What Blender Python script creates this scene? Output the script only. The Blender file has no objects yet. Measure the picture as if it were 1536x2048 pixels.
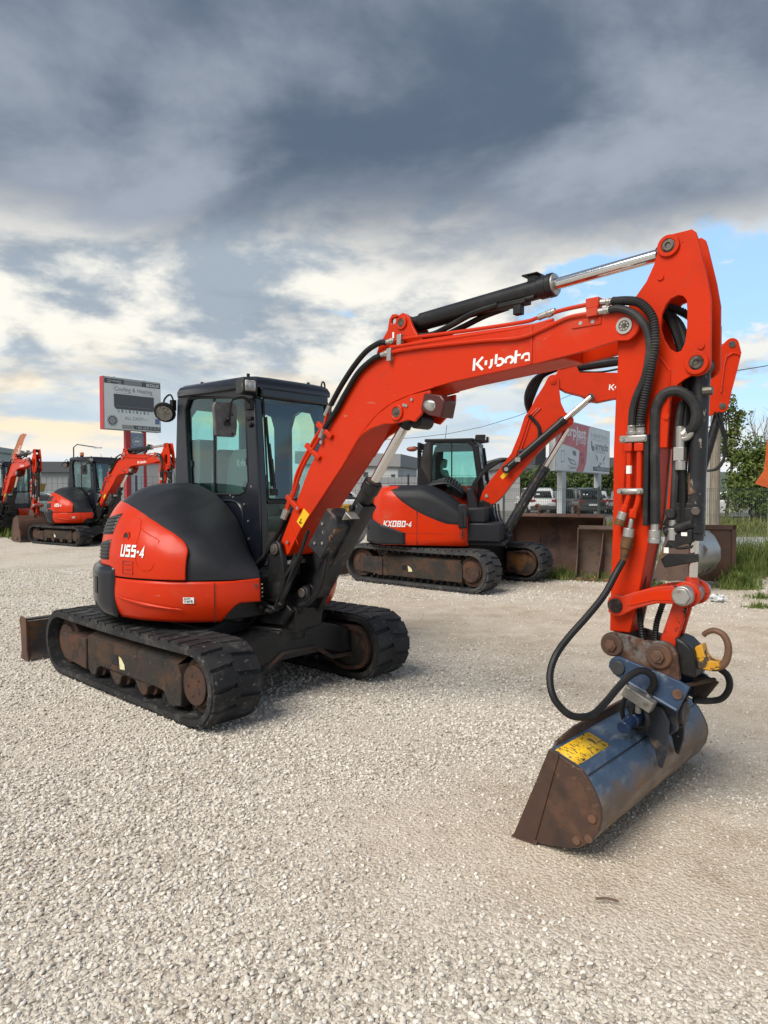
import bpy, bmesh, math, random
from mathutils import Vector, Matrix
from mathutils.geometry import tessellate_polygon
import numpy as np

random.seed(7)
R = math.radians
scene = bpy.context.scene
COL = scene.collection

# ------------------------------------------------------------------ camera
CAM_H, CAM_F, PITCH = 1.6, 1360.0, 0.034
cam_data = bpy.data.cameras.new("camera")
cam = bpy.data.objects.new("camera", cam_data)
COL.objects.link(cam)
cam.location = (0, 0, CAM_H)
cam.rotation_euler = (math.pi / 2 - PITCH, 0, 0)
cam_data.sensor_fit = 'VERTICAL'
cam_data.sensor_height = 24.0
cam_data.lens = 24.0 * CAM_F / 2048.0
cam_data.clip_end = 3000
scene.camera = cam

# ------------------------------------------------------------------ light, exposure
SUN_EL, SUN_AZ = R(48), R(-132)          # azimuth from +Y towards +X : behind the camera, to the left
sun_dir = Vector((math.sin(SUN_AZ) * math.cos(SUN_EL), math.cos(SUN_AZ) * math.cos(SUN_EL), math.sin(SUN_EL)))
sl = bpy.data.lights.new("sun", 'SUN')
sl.energy = 1.5
sl.angle = R(38)
sl.color = (1.0, 0.945, 0.865)
sun = bpy.data.objects.new("sun", sl)
COL.objects.link(sun)
sun.rotation_euler = (-sun_dir).to_track_quat('-Z', 'Y').to_euler()
vs = scene.view_settings
vs.view_transform = 'Standard'
vs.look = 'None'
vs.exposure = 1.48
vs.gamma = 1.0
scene.render.engine = 'CYCLES'
scene.cycles.use_denoising = True
scene.cycles.max_bounces = 6
scene.cycles.transparent_max_bounces = 12

# ------------------------------------------------------------------ sky
def build_world():
    w = bpy.data.worlds.new("World")
    scene.world = w
    w.use_nodes = True
    nt = w.node_tree
    N, L = nt.nodes, nt.links
    N.clear()
    out = N.new('ShaderNodeOutputWorld')
    bg = N.new('ShaderNodeBackground')
    bg.inputs['Strength'].default_value = 0.1
    L.new(bg.outputs[0], out.inputs[0])
    sky = N.new('ShaderNodeTexSky')
    sky.sky_type = 'NISHITA'
    sky.sun_disc = False
    sky.sun_elevation = SUN_EL
    sky.sun_rotation = SUN_AZ
    sky.air_density = 1.0
    sky.dust_density = 1.5

    def math_n(op, a, b=None, c=None, clamp=False):
        n = N.new('ShaderNodeMath')
        n.operation = op
        n.use_clamp = clamp
        for i, v in enumerate((a, b, c)):
            if v is None:
                continue
            if isinstance(v, (int, float)):
                n.inputs[i].default_value = v
            else:
                L.new(v, n.inputs[i])
        return n.outputs[0]

    def sstep(v, lo, hi):
        n = N.new('ShaderNodeMapRange')
        n.interpolation_type = 'SMOOTHSTEP'
        L.new(v, n.inputs[0])
        n.inputs[1].default_value = lo
        n.inputs[2].default_value = hi
        return n.outputs[0]

    def mix(f, a, b):
        n = N.new('ShaderNodeMix')
        n.data_type = 'RGBA'
        n.clamp_factor = True
        if isinstance(f, (int, float)):
            n.inputs[0].default_value = f
        else:
            L.new(f, n.inputs[0])
        for i, v in ((6, a), (7, b)):
            if isinstance(v, tuple):
                n.inputs[i].default_value = (*v, 1)
            else:
                L.new(v, n.inputs[i])
        return n.outputs[2]

    def noise(vec, scale, detail, rough, off, dist=0.0):
        m = N.new('ShaderNodeMapping')
        m.inputs['Location'].default_value = off
        L.new(vec, m.inputs['Vector'])
        t = N.new('ShaderNodeTexNoise')
        t.inputs['Scale'].default_value = scale
        t.inputs['Detail'].default_value = detail
        t.inputs['Roughness'].default_value = rough
        t.inputs['Distortion'].default_value = dist
        L.new(m.outputs[0], t.inputs['Vector'])
        return t.outputs[0]

    tc = N.new('ShaderNodeTexCoord')
    sep = N.new('ShaderNodeSeparateXYZ')
    L.new(tc.outputs['Generated'], sep.inputs[0])
    x, y, z = sep.outputs
    za = math_n('MAXIMUM', z, 0.0)
    den = math_n('ADD', za, 0.30)
    px = math_n('DIVIDE', x, den)
    py = math_n('DIVIDE', y, den)
    comb = N.new('ShaderNodeCombineXYZ')
    L.new(px, comb.inputs[0])
    L.new(py, comb.inputs[1])
    P = comb.outputs[0]
    def emboss(scale, detail, rough, off, d):
        up_ = N.new('ShaderNodeVectorMath')
        up_.operation = 'ADD'
        L.new(P, up_.inputs[0])
        up_.inputs[1].default_value = d
        return math_n('SUBTRACT', noise(P, scale, detail, rough, off, 0.25), noise(up_.outputs[0], scale, detail, rough, off, 0.25))
    n_big = noise(P, 0.8, 4, 0.5, (3.1, 1.7, 0.4), 0.3)
    n_mid = noise(P, 1.9, 9, 0.56, (7.3, 2.2, 1.1), 0.25)
    n_fine = noise(P, 6.0, 8, 0.6, (1.3, 9.2, 2.6), 0.2)
    relief = emboss(1.9, 6, 0.52, (7.3, 2.2, 1.1), (-0.05, -0.09, 0))
    lay = N.new('ShaderNodeCombineXYZ')
    L.new(x, lay.inputs[0])
    L.new(y, lay.inputs[1])
    L.new(math_n('MULTIPLY', za, 4.5), lay.inputs[2])
    # the thick grey deck: everything above ~19 degrees, ragged edge
    edge = math_n('ADD', za, math_n('MULTIPLY', math_n('SUBTRACT', n_mid, 0.5), 0.26))
    edge = math_n('ADD', edge, math_n('MULTIPLY', math_n('SUBTRACT', n_fine, 0.5), 0.07))
    deck = sstep(edge, 0.285, 0.395)
    # shading inside the deck
    sh = math_n('ADD', math_n('MULTIPLY', n_mid, 0.76), math_n('MULTIPLY', n_fine, 0.24))
    sh = math_n('ADD', sh, math_n('MULTIPLY', math_n('SUBTRACT', n_big, 0.5), 0.45))
    sh = math_n('ADD', sh, math_n('MULTIPLY', relief, 0.45))
    deck_c = mix(sstep(sh, 0.28, 0.72), (0.041, 0.056, 0.081), (0.134, 0.152, 0.180))
    # the bright band of broken cloud under it
    b1 = math_n('ADD', math_n('MULTIPLY', n_mid, 0.6), math_n('MULTIPLY', n_fine, 0.4))
    b1 = math_n('ADD', b1, math_n('MULTIPLY', relief, 0.55))
    band_c = mix(sstep(b1, 0.38, 0.56), (0.140, 0.165, 0.192), (0.365, 0.354, 0.322))
    streak = noise(lay.outputs[0], 2.6, 7, 0.55, (4.4, 0.3, 5.0), 0.3)
    band_c = mix(math_n('MULTIPLY', sstep(streak, 0.52, 0.66), 0.65), band_c, (0.104, 0.127, 0.155))
    # towards the horizon the cloud thins into pale warm haze
    low = sstep(za, 0.23, 0.06)
    n_lowf = noise(lay.outputs[0], 5.0, 8, 0.56, (9.4, 3.3, 8.0), 0.3)
    low_c = mix(sstep(n_lowf, 0.44, 0.62), (0.217, 0.259, 0.293), (0.391, 0.327, 0.234))
    low_c = mix(sstep(za, 0.09, 0.01), low_c, (0.319, 0.333, 0.348))
    band_c = mix(low, band_c, low_c)
    cloud = mix(deck, band_c, deck_c)
    # gaps of open sky in the broken band, most of them towards +X
    gapn = math_n('ADD', math_n('MULTIPLY', n_fine, 0.5), math_n('MULTIPLY', noise(P, 2.4, 6, 0.55, (2.4, 5.3, 3.0), 0.3), 0.5))
    right = sstep(x, 0.0, 0.34)
    gap = sstep(math_n('ADD', gapn, math_n('MULTIPLY', right, -0.20)), 0.375, 0.30)
    gap = math_n('MULTIPLY', gap, sstep(deck, 0.6, 0.1))
    gap = math_n('MULTIPLY', gap, sstep(za, 0.035, 0.12))
    blue = mix(0.7, sky.outputs[0], (1.45, 2.5, 3.7))
    sc = N.new('ShaderNodeVectorMath')
    sc.operation = 'SCALE'
    sc.inputs['Scale'].default_value = 10.0
    L.new(cloud, sc.inputs[0])
    col = mix(gap, sc.outputs[0], blue)
    # below the horizon: a dull ground tone
    col = mix(sstep(z, 0.0, -0.02), col, (1.6, 1.45, 1.25))
    L.new(col, bg.inputs['Color'])
build_world()

# ------------------------------------------------------------------ materials
MATS = {}
def mat(name, color, rough=0.5, metal=0.0, coat=0.0, layers=(), bump=None, spec=0.5, rlayers=None, hue=0.0):
    """procedural principled material. layers: (colour, scale, lo, hi, rough, stretch)"""
    if name in MATS:
        return MATS[name]
    m = bpy.data.materials.new(name)
    m.use_nodes = True
    nt = m.node_tree
    N, L = nt.nodes, nt.links
    b = N['Principled BSDF']
    b.inputs['Base Color'].default_value = (*color, 1)
    b.inputs['Roughness'].default_value = rough
    b.inputs['Metallic'].default_value = metal
    b.inputs['Specular IOR Level'].default_value = spec
    if coat:
        b.inputs['Coat Weight'].default_value = coat
        b.inputs['Coat Roughness'].default_value = 0.12
    tc = N.new('ShaderNodeTexCoord')
    cur, rcur = None, None
    for ly in layers:
        c2, sc, lo, hi, r2 = ly[:5]
        stretch = ly[5] if len(ly) > 5 else (1, 1, 1)
        mp = N.new('ShaderNodeMapping')
        mp.inputs['Scale'].default_value = stretch
        mp.inputs['Location'].default_value = (sc * 1.37, sc * 0.71, sc * 0.33)
        L.new(tc.outputs['Object'], mp.inputs[0])
        t = N.new('ShaderNodeTexNoise')
        t.inputs['Scale'].default_value = sc
        t.inputs['Detail'].default_value = 8
        t.inputs['Roughness'].default_value = 0.62
        L.new(mp.outputs[0], t.inputs['Vector'])
        mr = N.new('ShaderNodeMapRange')
        mr.interpolation_type = 'SMOOTHSTEP'
        mr.inputs[1].default_value, mr.inputs[2].default_value = lo, hi
        L.new(t.outputs[0], mr.inputs[0])
        mx = N.new('ShaderNodeMix')
        mx.data_type = 'RGBA'
        L.new(mr.outputs[0], mx.inputs[0])
        if cur is None:
            mx.inputs[6].default_value = (*color, 1)
        else:
            L.new(cur, mx.inputs[6])
        mx.inputs[7].default_value = (*c2, 1)
        cur = mx.outputs[2]
        mf = N.new('ShaderNodeMix')
        L.new(mr.outputs[0], mf.inputs[0])
        if rcur is None:
            mf.inputs[2].default_value = rough
        else:
            L.new(rcur, mf.inputs[2])
        mf.inputs[3].default_value = r2
        rcur = mf.outputs[0]
    if cur is not None:
        L.new(cur, b.inputs['Base Color'])
        L.new(rcur, b.inputs['Roughness'])
    if bump:
        sc, st, dist = bump
        t = N.new('ShaderNodeTexNoise')
        t.inputs['Scale'].default_value = sc
        t.inputs['Detail'].default_value = 6
        L.new(tc.outputs['Object'], t.inputs['Vector'])
        bp = N.new('ShaderNodeBump')
        bp.inputs['Strength'].default_value = st
        bp.inputs['Distance'].default_value = dist
        L.new(t.outputs[0], bp.inputs['Height'])
        L.new(bp.outputs[0], b.inputs['Normal'])
    MATS[name] = m
    return m

ORANGE = (0.55, 0.027, 0.0018)
paint = mat("red_paint", ORANGE, 0.34, coat=0.10, spec=0.2, layers=[((0.48, 0.026, 0.003), 3.0, 0.45, 0.7, 0.42), ((0.36, 0.040, 0.018), 14.0, 0.63, 0.80, 0.6), ((0.46, 0.13, 0.08), 18.0, 0.665, 0.72, 0.6, (0.25, 1, 1.6)), ((0.05, 0.02, 0.012), 34.0, 0.715, 0.735, 0.7), ((0.40, 0.10, 0.06), 1.6, 0.58, 0.85, 0.6)], bump=(6.0, 0.06, 0.01))
paint_worn = mat("worn_red_paint", ORANGE, 0.46, coat=0.0, spec=0.15, layers=[((0.45, 0.026, 0.004), 4.0, 0.45, 0.7, 0.5), ((0.36, 0.045, 0.022), 18.0, 0.62, 0.78, 0.6), ((0.035, 0.022, 0.018), 30.0, 0.685, 0.72, 0.75)], bump=(9.0, 0.08, 0.01))
paint_chip = mat("chipped_red_paint", (0.51, 0.031, 0.005), 0.42, spec=0.3, layers=[((0.40, 0.05, 0.03), 9.0, 0.5, 0.7, 0.6), ((0.03, 0.018, 0.014), 22.0, 0.60, 0.64, 0.8)], bump=(25.0, 0.15, 0.006))
navy = mat("navy_cab_paint", (0.0065, 0.0085, 0.015), 0.28, coat=0.25, spec=0.4, layers=[((0.022, 0.024, 0.028), 5.0, 0.52, 0.85, 0.5)], bump=(4.0, 0.05, 0.01))
plastic = mat("dark_plastic", (0.0125, 0.0135, 0.017), 0.5, spec=0.3, layers=[((0.021, 0.0225, 0.027), 2.2, 0.4, 0.75, 0.6), ((0.075, 0.075, 0.075), 30.0, 0.62, 0.85, 0.7)], bump=(220.0, 0.12, 0.002))
blackm = mat("black_metal", (0.008, 0.008, 0.009), 0.45, spec=0.35, layers=[((0.030, 0.028, 0.025), 5.0, 0.48, 0.75, 0.65), ((0.14, 0.105, 0.07), 38.0, 0.665, 0.73, 0.8)], bump=(18.0, 0.12, 0.006))
blackc = mat("black_cylinder_paint", (0.008, 0.0085, 0.010), 0.36, spec=0.4, layers=[((0.026, 0.026, 0.027), 7.0, 0.46, 0.8, 0.55)], bump=(12.0, 0.06, 0.004))
blackscr = mat("scratched_black_paint", (0.013, 0.0138, 0.017), 0.42, spec=0.4, layers=[((0.040, 0.040, 0.043), 6.0, 0.45, 0.75, 0.6), ((0.15, 0.085, 0.05), 7.0, 0.60, 0.645, 0.8), ((0.24, 0.21, 0.18), 30.0, 0.645, 0.685, 0.7, (1, 1, 0.35))], bump=(16.0, 0.12, 0.005))
rubber = mat("track_rubber", (0.0135, 0.0140, 0.0158), 0.66, spec=0.3, layers=[((0.028, 0.028, 0.0285), 4.0, 0.42, 0.66, 0.72), ((0.080, 0.075, 0.069), 5.0, 0.50, 0.72, 0.9), ((0.17, 0.16, 0.145), 26.0, 0.60, 0.72, 0.9)], bump=(40.0, 0.3, 0.006))
rubber_dusty = mat("dusty_track_rubber", (0.024, 0.0245, 0.026), 0.68, layers=[((0.055, 0.054, 0.052), 4.0, 0.42, 0.70, 0.78), ((0.16, 0.15, 0.135), 11.0, 0.58, 0.78, 0.9)], bump=(40.0, 0.3, 0.006))
hosem = mat("hose_rubber", (0.008, 0.0083, 0.009), 0.5, spec=0.3, layers=[((0.026, 0.026, 0.026), 9.0, 0.5, 0.8, 0.65)])
hosed = mat("dusty_hose_wrap", (0.022, 0.022, 0.023), 0.6, spec=0.3, layers=[((0.070, 0.068, 0.066), 7.0, 0.45, 0.8, 0.75)])
chrome = mat("chrome_rod", (0.72, 0.72, 0.72), 0.13, metal=1.0, layers=[((0.62, 0.60, 0.57), 6.0, 0.5, 0.8, 0.24)])
steel = mat("plated_steel", (0.42, 0.41, 0.39), 0.42, metal=0.8, layers=[((0.20, 0.17, 0.14), 16.0, 0.5, 0.75, 0.7)])
pinm = mat("pin_steel", (0.13, 0.115, 0.10), 0.5, metal=0.7, layers=[((0.045, 0.035, 0.028), 22.0, 0.45, 0.7, 0.8)])
framem = mat("muddy_track_frame", (0.034, 0.029, 0.026), 0.78, spec=0.25, layers=[((0.075, 0.042, 0.026), 3.0, 0.44, 0.62, 0.88), ((0.022, 0.021, 0.021), 5.0, 0.50, 0.68, 0.8), ((0.13, 0.10, 0.075), 30.0, 0.60, 0.74, 0.9)], bump=(45.0, 0.35, 0.006))
framerust = mat("rusty_track_frame", (0.060, 0.037, 0.029), 0.8, spec=0.25, layers=[((0.095, 0.045, 0.026), 5.0, 0.45, 0.65, 0.88), ((0.030, 0.024, 0.021), 11.0, 0.48, 0.68, 0.85)], bump=(45.0, 0.3, 0.005))
idlerm = mat("rusted_wheel_recess", (0.030, 0.028, 0.025), 0.8, layers=[((0.22, 0.088, 0.024), 2.6, 0.45, 0.62, 0.9), ((0.10, 0.10, 0.075), 50.0, 0.55, 0.7, 0.9)], bump=(70.0, 0.4, 0.005))
rust = mat("rusty_steel", (0.078, 0.042, 0.029), 0.7, layers=[((0.13, 0.058, 0.027), 5.0, 0.46, 0.7, 0.85), ((0.055, 0.036, 0.030), 3.2, 0.5, 0.75, 0.7), ((0.20, 0.16, 0.13), 26.0, 0.64, 0.78, 0.8)], bump=(60.0, 0.25, 0.004))
coupm = mat("rust_pitted_coupler", (0.135, 0.125, 0.12), 0.6, metal=0.2, layers=[((0.105, 0.048, 0.027), 5.0, 0.42, 0.54, 0.85), ((0.055, 0.028, 0.019), 14.0, 0.48, 0.60, 0.9), ((0.24, 0.23, 0.22), 34.0, 0.62, 0.70, 0.5)], bump=(40.0, 0.35, 0.005))
bluem = mat("worn_blue_paint", (0.024, 0.048, 0.098), 0.45, layers=[((0.036, 0.070, 0.135), 3.5, 0.42, 0.62, 0.5), ((0.17, 0.20, 0.235), 11.0, 0.56, 0.74, 0.65), ((0.13, 0.07, 0.038), 13.0, 0.62, 0.70, 0.85), ((0.03, 0.026, 0.024), 36.0, 0.66, 0.70, 0.85)], bump=(30.0, 0.2, 0.004))
yellow = mat("yellow_decal", (0.80, 0.47, 0.01), 0.45, layers=[((0.62, 0.36, 0.01), 12.0, 0.5, 0.8, 0.6)])
yellow_worn = mat("peeling_yellow_film", (0.78, 0.47, 0.015), 0.5, layers=[((0.60, 0.33, 0.01), 6.0, 0.5, 0.75, 0.6), ((0.035, 0.03, 0.025), 60.0, 0.565, 0.59, 0.8, (0.45, 1.3, 1)), ((0.03, 0.03, 0.028), 50.0, 0.585, 0.61, 0.8, (1.4, 0.5, 1))], bump=(60.0, 0.2, 0.002))
white = mat("white_print", (0.80, 0.79, 0.77), 0.45)
black_print = mat("black_print", (0.02, 0.02, 0.02), 0.5)
grey_print = mat("grey_print", (0.16, 0.17, 0.18), 0.5)
lens = mat("lamp_lens", (0.72, 0.72, 0.69), 0.12, coat=0.6, layers=[((0.50, 0.50, 0.49), 25.0, 0.45, 0.7, 0.2)])
seatm = mat("grey_seat_fabric", (0.12, 0.125, 0.13), 0.85, layers=[((0.15, 0.155, 0.16), 20, 0.4, 0.7, 0.9)])
dial = mat("grey_interior_plastic", (0.10, 0.105, 0.11), 0.6)
mirror_back = mat("grey_mirror_shell", (0.080, 0.078, 0.078), 0.55, layers=[((0.15, 0.145, 0.14), 18.0, 0.45, 0.75, 0.7)])
mirror_glass = mat("mirror_glass", (0.22, 0.225, 0.225), 0.03, metal=1.0)
hook_m = mat("bare_rusty_hook", (0.15, 0.078, 0.048), 0.6, metal=0.2, layers=[((0.09, 0.05, 0.035), 14.0, 0.45, 0.7, 0.75)], bump=(50.0, 0.2, 0.003))
yellow_chip = mat("chipped_yellow_paint", (0.55, 0.27, 0.012), 0.5, layers=[((0.05, 0.035, 0.025), 24.0, 0.52, 0.57, 0.8), ((0.40, 0.19, 0.01), 8.0, 0.5, 0.75, 0.6)])
amber = mat("amber_lens", (0.55, 0.16, 0.02), 0.2, coat=0.5)
redcable = mat("pink_grease_tube", (0.5, 0.10, 0.09), 0.4)

def bucket_skin():
    m = mat("scuffed_blue_to_rust_steel", (0.1, 0.1, 0.1), 0.5)
    nt = m.node_tree
    N, L = nt.nodes, nt.links
    b = N['Principled BSDF']
    tc = N.new('ShaderNodeTexCoord')
    sp = N.new('ShaderNodeSeparateXYZ')
    L.new(tc.outputs['Object'], sp.inputs[0])
    def noise(s, d=8, r=0.62, st=(1, 1, 1)):
        mp = N.new('ShaderNodeMapping')
        mp.inputs['Scale'].default_value = st
        L.new(tc.outputs['Object'], mp.inputs[0])
        t = N.new('ShaderNodeTexNoise')
        t.inputs['Scale'].default_value = s
        t.inputs['Detail'].default_value = d
        t.inputs['Roughness'].default_value = r
        L.new(mp.outputs[0], t.inputs['Vector'])
        return t.outputs[0]
    def mr(v, a, c):
        n = N.new('ShaderNodeMapRange')
        n.interpolation_type = 'SMOOTHSTEP'
        n.inputs[1].default_value, n.inputs[2].default_value = a, c
        L.new(v, n.inputs[0])
        return n.outputs[0]
    def mx(f, a, c):
        n = N.new('ShaderNodeMix')
        n.data_type = 'RGBA'
        L.new(f, n.inputs[0])
        for i, v in ((6, a), (7, c)):
            if isinstance(v, tuple):
                n.inputs[i].default_value = (*v, 1)
            else:
                L.new(v, n.inputs[i])
        return n.outputs[2]
    def add(a, k):
        n = N.new('ShaderNodeMath')
        n.operation = 'MULTIPLY_ADD'
        L.new(a, n.inputs[0])
        n.inputs[1].default_value = k[0]
        if isinstance(k[1], float):
            n.inputs[2].default_value = k[1]
        else:
            L.new(k[1], n.inputs[2])
        return n.outputs[0]
    blue = mx(mr(noise(4.0), 0.40, 0.65), (0.038, 0.070, 0.125), (0.078, 0.122, 0.190))
    blue = mx(mr(noise(14.0, st=(1, 0.4, 1)), 0.50, 0.72), blue, (0.17, 0.195, 0.22))
    blue = mx(mr(noise(9.0, st=(0.3, 1, 1)), 0.60, 0.70), blue, (0.085, 0.062, 0.05))
    blue = mx(mr(noise(40.0), 0.66, 0.70), blue, (0.035, 0.03, 0.03))
    bare = mx(mr(noise(6.0, st=(1, 0.35, 1)), 0.42, 0.60), (0.115, 0.080, 0.064), (0.24, 0.180, 0.138))
    bare = mx(mr(noise(17.0, st=(1, 0.3, 1)), 0.52, 0.68), bare, (0.17, 0.085, 0.035))
    h = add(noise(7.0), (0.20, sp.outputs[2]))        # height + noise: polish and rust climb from the heel
    skin = mx(mr(h, 0.43, 0.33), blue, bare)
    L.new(skin, b.inputs['Base Color'])
    b.inputs['Roughness'].default_value = 0.5
    b.inputs['Metallic'].default_value = 0.15
    bp = N.new('ShaderNodeBump')
    bp.inputs['Strength'].default_value = 0.2
    bp.inputs['Distance'].default_value = 0.004
    L.new(noise(45.0), bp.inputs['Height'])
    L.new(bp.outputs[0], b.inputs['Normal'])
    return m
skin = bucket_skin()
bucket_side = mat("brown_rusted_plate", (0.056, 0.029, 0.020), 0.55, layers=[((0.10, 0.048, 0.026), 5.0, 0.46, 0.64, 0.75), ((0.032, 0.020, 0.016), 3.5, 0.52, 0.66, 0.6), ((0.16, 0.09, 0.045), 16.0, 0.60, 0.72, 0.8), ((0.045, 0.085, 0.095), 2.6, 0.575, 0.64, 0.6, (1, 1, 0.35)), ((0.20, 0.14, 0.09), 34.0, 0.64, 0.75, 0.8)], bump=(70.0, 0.3, 0.003))

def glass_mat(name, tint, ior=1.6):
    m = bpy.data.materials.new(name)
    m.use_nodes = True
    nt = m.node_tree
    N, L = nt.nodes, nt.links
    N.remove(N['Principled BSDF'])
    out = N['Material Output']
    tr = N.new('ShaderNodeBsdfTransparent')
    tr.inputs[0].default_value = (*tint, 1)
    gl = N.new('ShaderNodeBsdfGlossy')
    gl.inputs['Roughness'].default_value = 0.012
    gl.inputs[0].default_value = (0.95, 0.97, 0.97, 1)
    lw = N.new('ShaderNodeLayerWeight')
    lw.inputs[0].default_value = 0.5
    pw = N.new('ShaderNodeMath')
    pw.operation = 'POWER'
    L.new(lw.outputs['Facing'], pw.inputs[0])
    pw.inputs[1].default_value = 4.0
    fr = N.new('ShaderNodeMath')
    fr.operation = 'MULTIPLY_ADD'
    L.new(pw.outputs[0], fr.inputs[0])
    f0 = ((ior - 1) / (ior + 1)) ** 2
    fr.inputs[1].default_value = 1 - f0
    fr.inputs[2].default_value = f0
    mx = N.new('ShaderNodeMixShader')
    L.new(fr.outputs[0], mx.inputs[0])
    L.new(tr.outputs[0], mx.inputs[1])
    L.new(gl.outputs[0], mx.inputs[2])
    L.new(mx.outputs[0], out.inputs[0])
    return m
glass = glass_mat("tinted_glass", (0.74, 0.92, 0.88), 1.6)
glass_front = glass_mat("windscreen_glass", (0.76, 0.92, 0.89), 1.75)
glass_car = mat("car_window_glass", (0.012, 0.016, 0.018), 0.08, coat=0.5)

# ------------------------------------------------------------------ mesh helper
def catmull(pts, n=6):
    P = [Vector(p) for p in pts]
    if len(P) < 3:
        return P
    P = [2 * P[0] - P[1]] + P + [2 * P[-1] - P[-2]]
    o = []
    for i in range(1, len(P) - 2):
        a, b, c, d = P[i - 1:i + 3]
        for k in range(n):
            t = k / n
            o.append(0.5 * ((2 * b) + (c - a) * t + (2 * a - 5 * b + 4 * c - d) * t * t + (3 * b - a - 3 * c + d) * t ** 3))
    o.append(P[-2])
    return o

class MB:
    def __init__(s):
        s.v, s.f = [], []

    def add(s, vs, fs):
        k = len(s.v)
        s.v += [tuple(p) for p in vs]
        s.f += [tuple(i + k for i in f) for f in fs]
        return s

    def xf(s, M, start=0):
        s.v = s.v[:start] + [tuple(M @ Vector(p)) for p in s.v[start:]]
        return s

    def box(s, x0, x1, y0, y1, z0, z1):
        v = [(x, y, z) for z in (z0, z1) for y in (y0, y1) for x in (x0, x1)]
        return s.add(v, [(0, 2, 3, 1), (4, 5, 7, 6), (0, 1, 5, 4), (2, 6, 7, 3), (0, 4, 6, 2), (1, 3, 7, 5)])

    def beam(s, p0, p1, w, h, up=(0, 0, 1)):
        p0, p1 = Vector(p0), Vector(p1)
        d = (p1 - p0).normalized()
        u = Vector(up)
        if abs(d.dot(u)) > 0.98:
            u = Vector((1, 0, 0))
        a = d.cross(u).normalized()
        b = a.cross(d).normalized()
        v = [p + a * (w / 2 * i) + b * (h / 2 * j) for p in (p0, p1) for i, j in ((-1, -1), (1, -1), (1, 1), (-1, 1))]
        return s.add(v, [(0, 1, 2, 3), (7, 6, 5, 4), (0, 4, 5, 1), (1, 5, 6, 2), (2, 6, 7, 3), (3, 7, 4, 0)])

    def prism(s, pts, a0, a1, axis='y', holes=()):
        def P(p, a):
            return {'y': (p[0], a, p[1]), 'z': (p[0], p[1], a), 'x': (a, p[0], p[1])}[axis]
        loops = [list(pts)] + [list(h) for h in holes]
        allp = [p for l in loops for p in l]
        n = len(allp)
        tris = tessellate_polygon([[Vector((p[0], p[1], 0)) for p in l] for l in loops])
        v = [P(p, a0) for p in allp] + [P(p, a1) for p in allp]
        f = [tuple(t) for t in tris] + [tuple(i + n for i in reversed(t)) for t in tris]
        k = 0
        for l in loops:
            m = len(l)
            for i in range(m):
                j = (i + 1) % m
                f.append((k + i, k + j, k + j + n, k + i + n))
            k += m
        return s.add(v, f)

    def tube(s, pts, r, n=8, smooth=0, ribs=0, rib=0.0, cap=True, taper=None):
        P = [Vector(p) for p in pts]
        if smooth:
            P = catmull(P, smooth)
        if ribs:
            L = [0]
            for a, b in zip(P, P[1:]):
                L.append(L[-1] + (b - a).length)
            tot = L[-1]
            m = max(2, int(tot / ribs)) * 2
            Q, j = [], 0
            for i in range(m + 1):
                d = tot * i / m
                while j < len(L) - 2 and L[j + 1] < d:
                    j += 1
                t = (d - L[j]) / max(1e-9, L[j + 1] - L[j])
                Q.append(P[j].lerp(P[j + 1], t))
            P = Q
        T = []
        for i in range(len(P)):
            T.append((P[min(i + 1, len(P) - 1)] - P[max(i - 1, 0)]).normalized())
        up = Vector((0, 0, 1)) if abs(T[0].z) < 0.9 else Vector((1, 0, 0))
        nrm = T[0].cross(up).normalized()
        v = []
        for i, p in enumerate(P):
            nrm = (nrm - T[i] * nrm.dot(T[i])).normalized()
            b = T[i].cross(nrm)
            rr = r if taper is None else r + (taper - r) * i / (len(P) - 1)
            if ribs and i % 2:
                rr += rib
            v += [p + (nrm * math.cos(2 * math.pi * k / n) + b * math.sin(2 * math.pi * k / n)) * rr for k in range(n)]
        f = []
        for i in range(len(P) - 1):
            for k in range(n):
                f.append((i * n + k, i * n + (k + 1) % n, (i + 1) * n + (k + 1) % n, (i + 1) * n + k))
        if cap:
            f.append(tuple(reversed(range(n))))
            f.append(tuple((len(P) - 1) * n + k for k in range(n)))
        return s.add(v, f)

    def cyl(s, p0, p1, r0, r1=None, n=20):
        p0, p1 = Vector(p0), Vector(p1)
        r1 = r0 if r1 is None else r1
        d = (p1 - p0).normalized()
        u = Vector((0, 0, 1)) if abs(d.z) < 0.9 else Vector((1, 0, 0))
        a = d.cross(u).normalized()
        b = d.cross(a)
        v = [p + (a * math.cos(2 * math.pi * k / n) + b * math.sin(2 * math.pi * k / n)) * r for p, r in ((p0, r0), (p1, r1)) for k in range(n)]
        f = [(k, (k + 1) % n, n + (k + 1) % n, n + k) for k in range(n)] + [tuple(reversed(range(n))), tuple(range(n, 2 * n))]
        return s.add(v, f)

    def ring(s, p0, p1, r0, ri, n=24):
        p0, p1 = Vector(p0), Vector(p1)
        d = (p1 - p0).normalized()
        u = Vector((0, 0, 1)) if abs(d.z) < 0.9 else Vector((1, 0, 0))
        a = d.cross(u).normalized()
        b = d.cross(a)
        v = [p + (a * math.cos(2 * math.pi * k / n) + b * math.sin(2 * math.pi * k / n)) * r for p, r in ((p0, r0), (p1, r0), (p1, ri), (p0, ri)) for k in range(n)]
        f = []
        for q in range(4):
            for k in range(n):
                f.append((q * n + k, q * n + (k + 1) % n, ((q + 1) % 4) * n + (k + 1) % n, ((q + 1) % 4) * n + k))
        return s.add(v, f)

    def grid(s, fn, nu, nv):
        v = [fn(i / nu, j / nv) for i in range(nu + 1) for j in range(nv + 1)]
        f = [(i * (nv + 1) + j, (i + 1) * (nv + 1) + j, (i + 1) * (nv + 1) + j + 1, i * (nv + 1) + j + 1) for i in range(nu) for j in range(nv)]
        return s.add(v, f)

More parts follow.
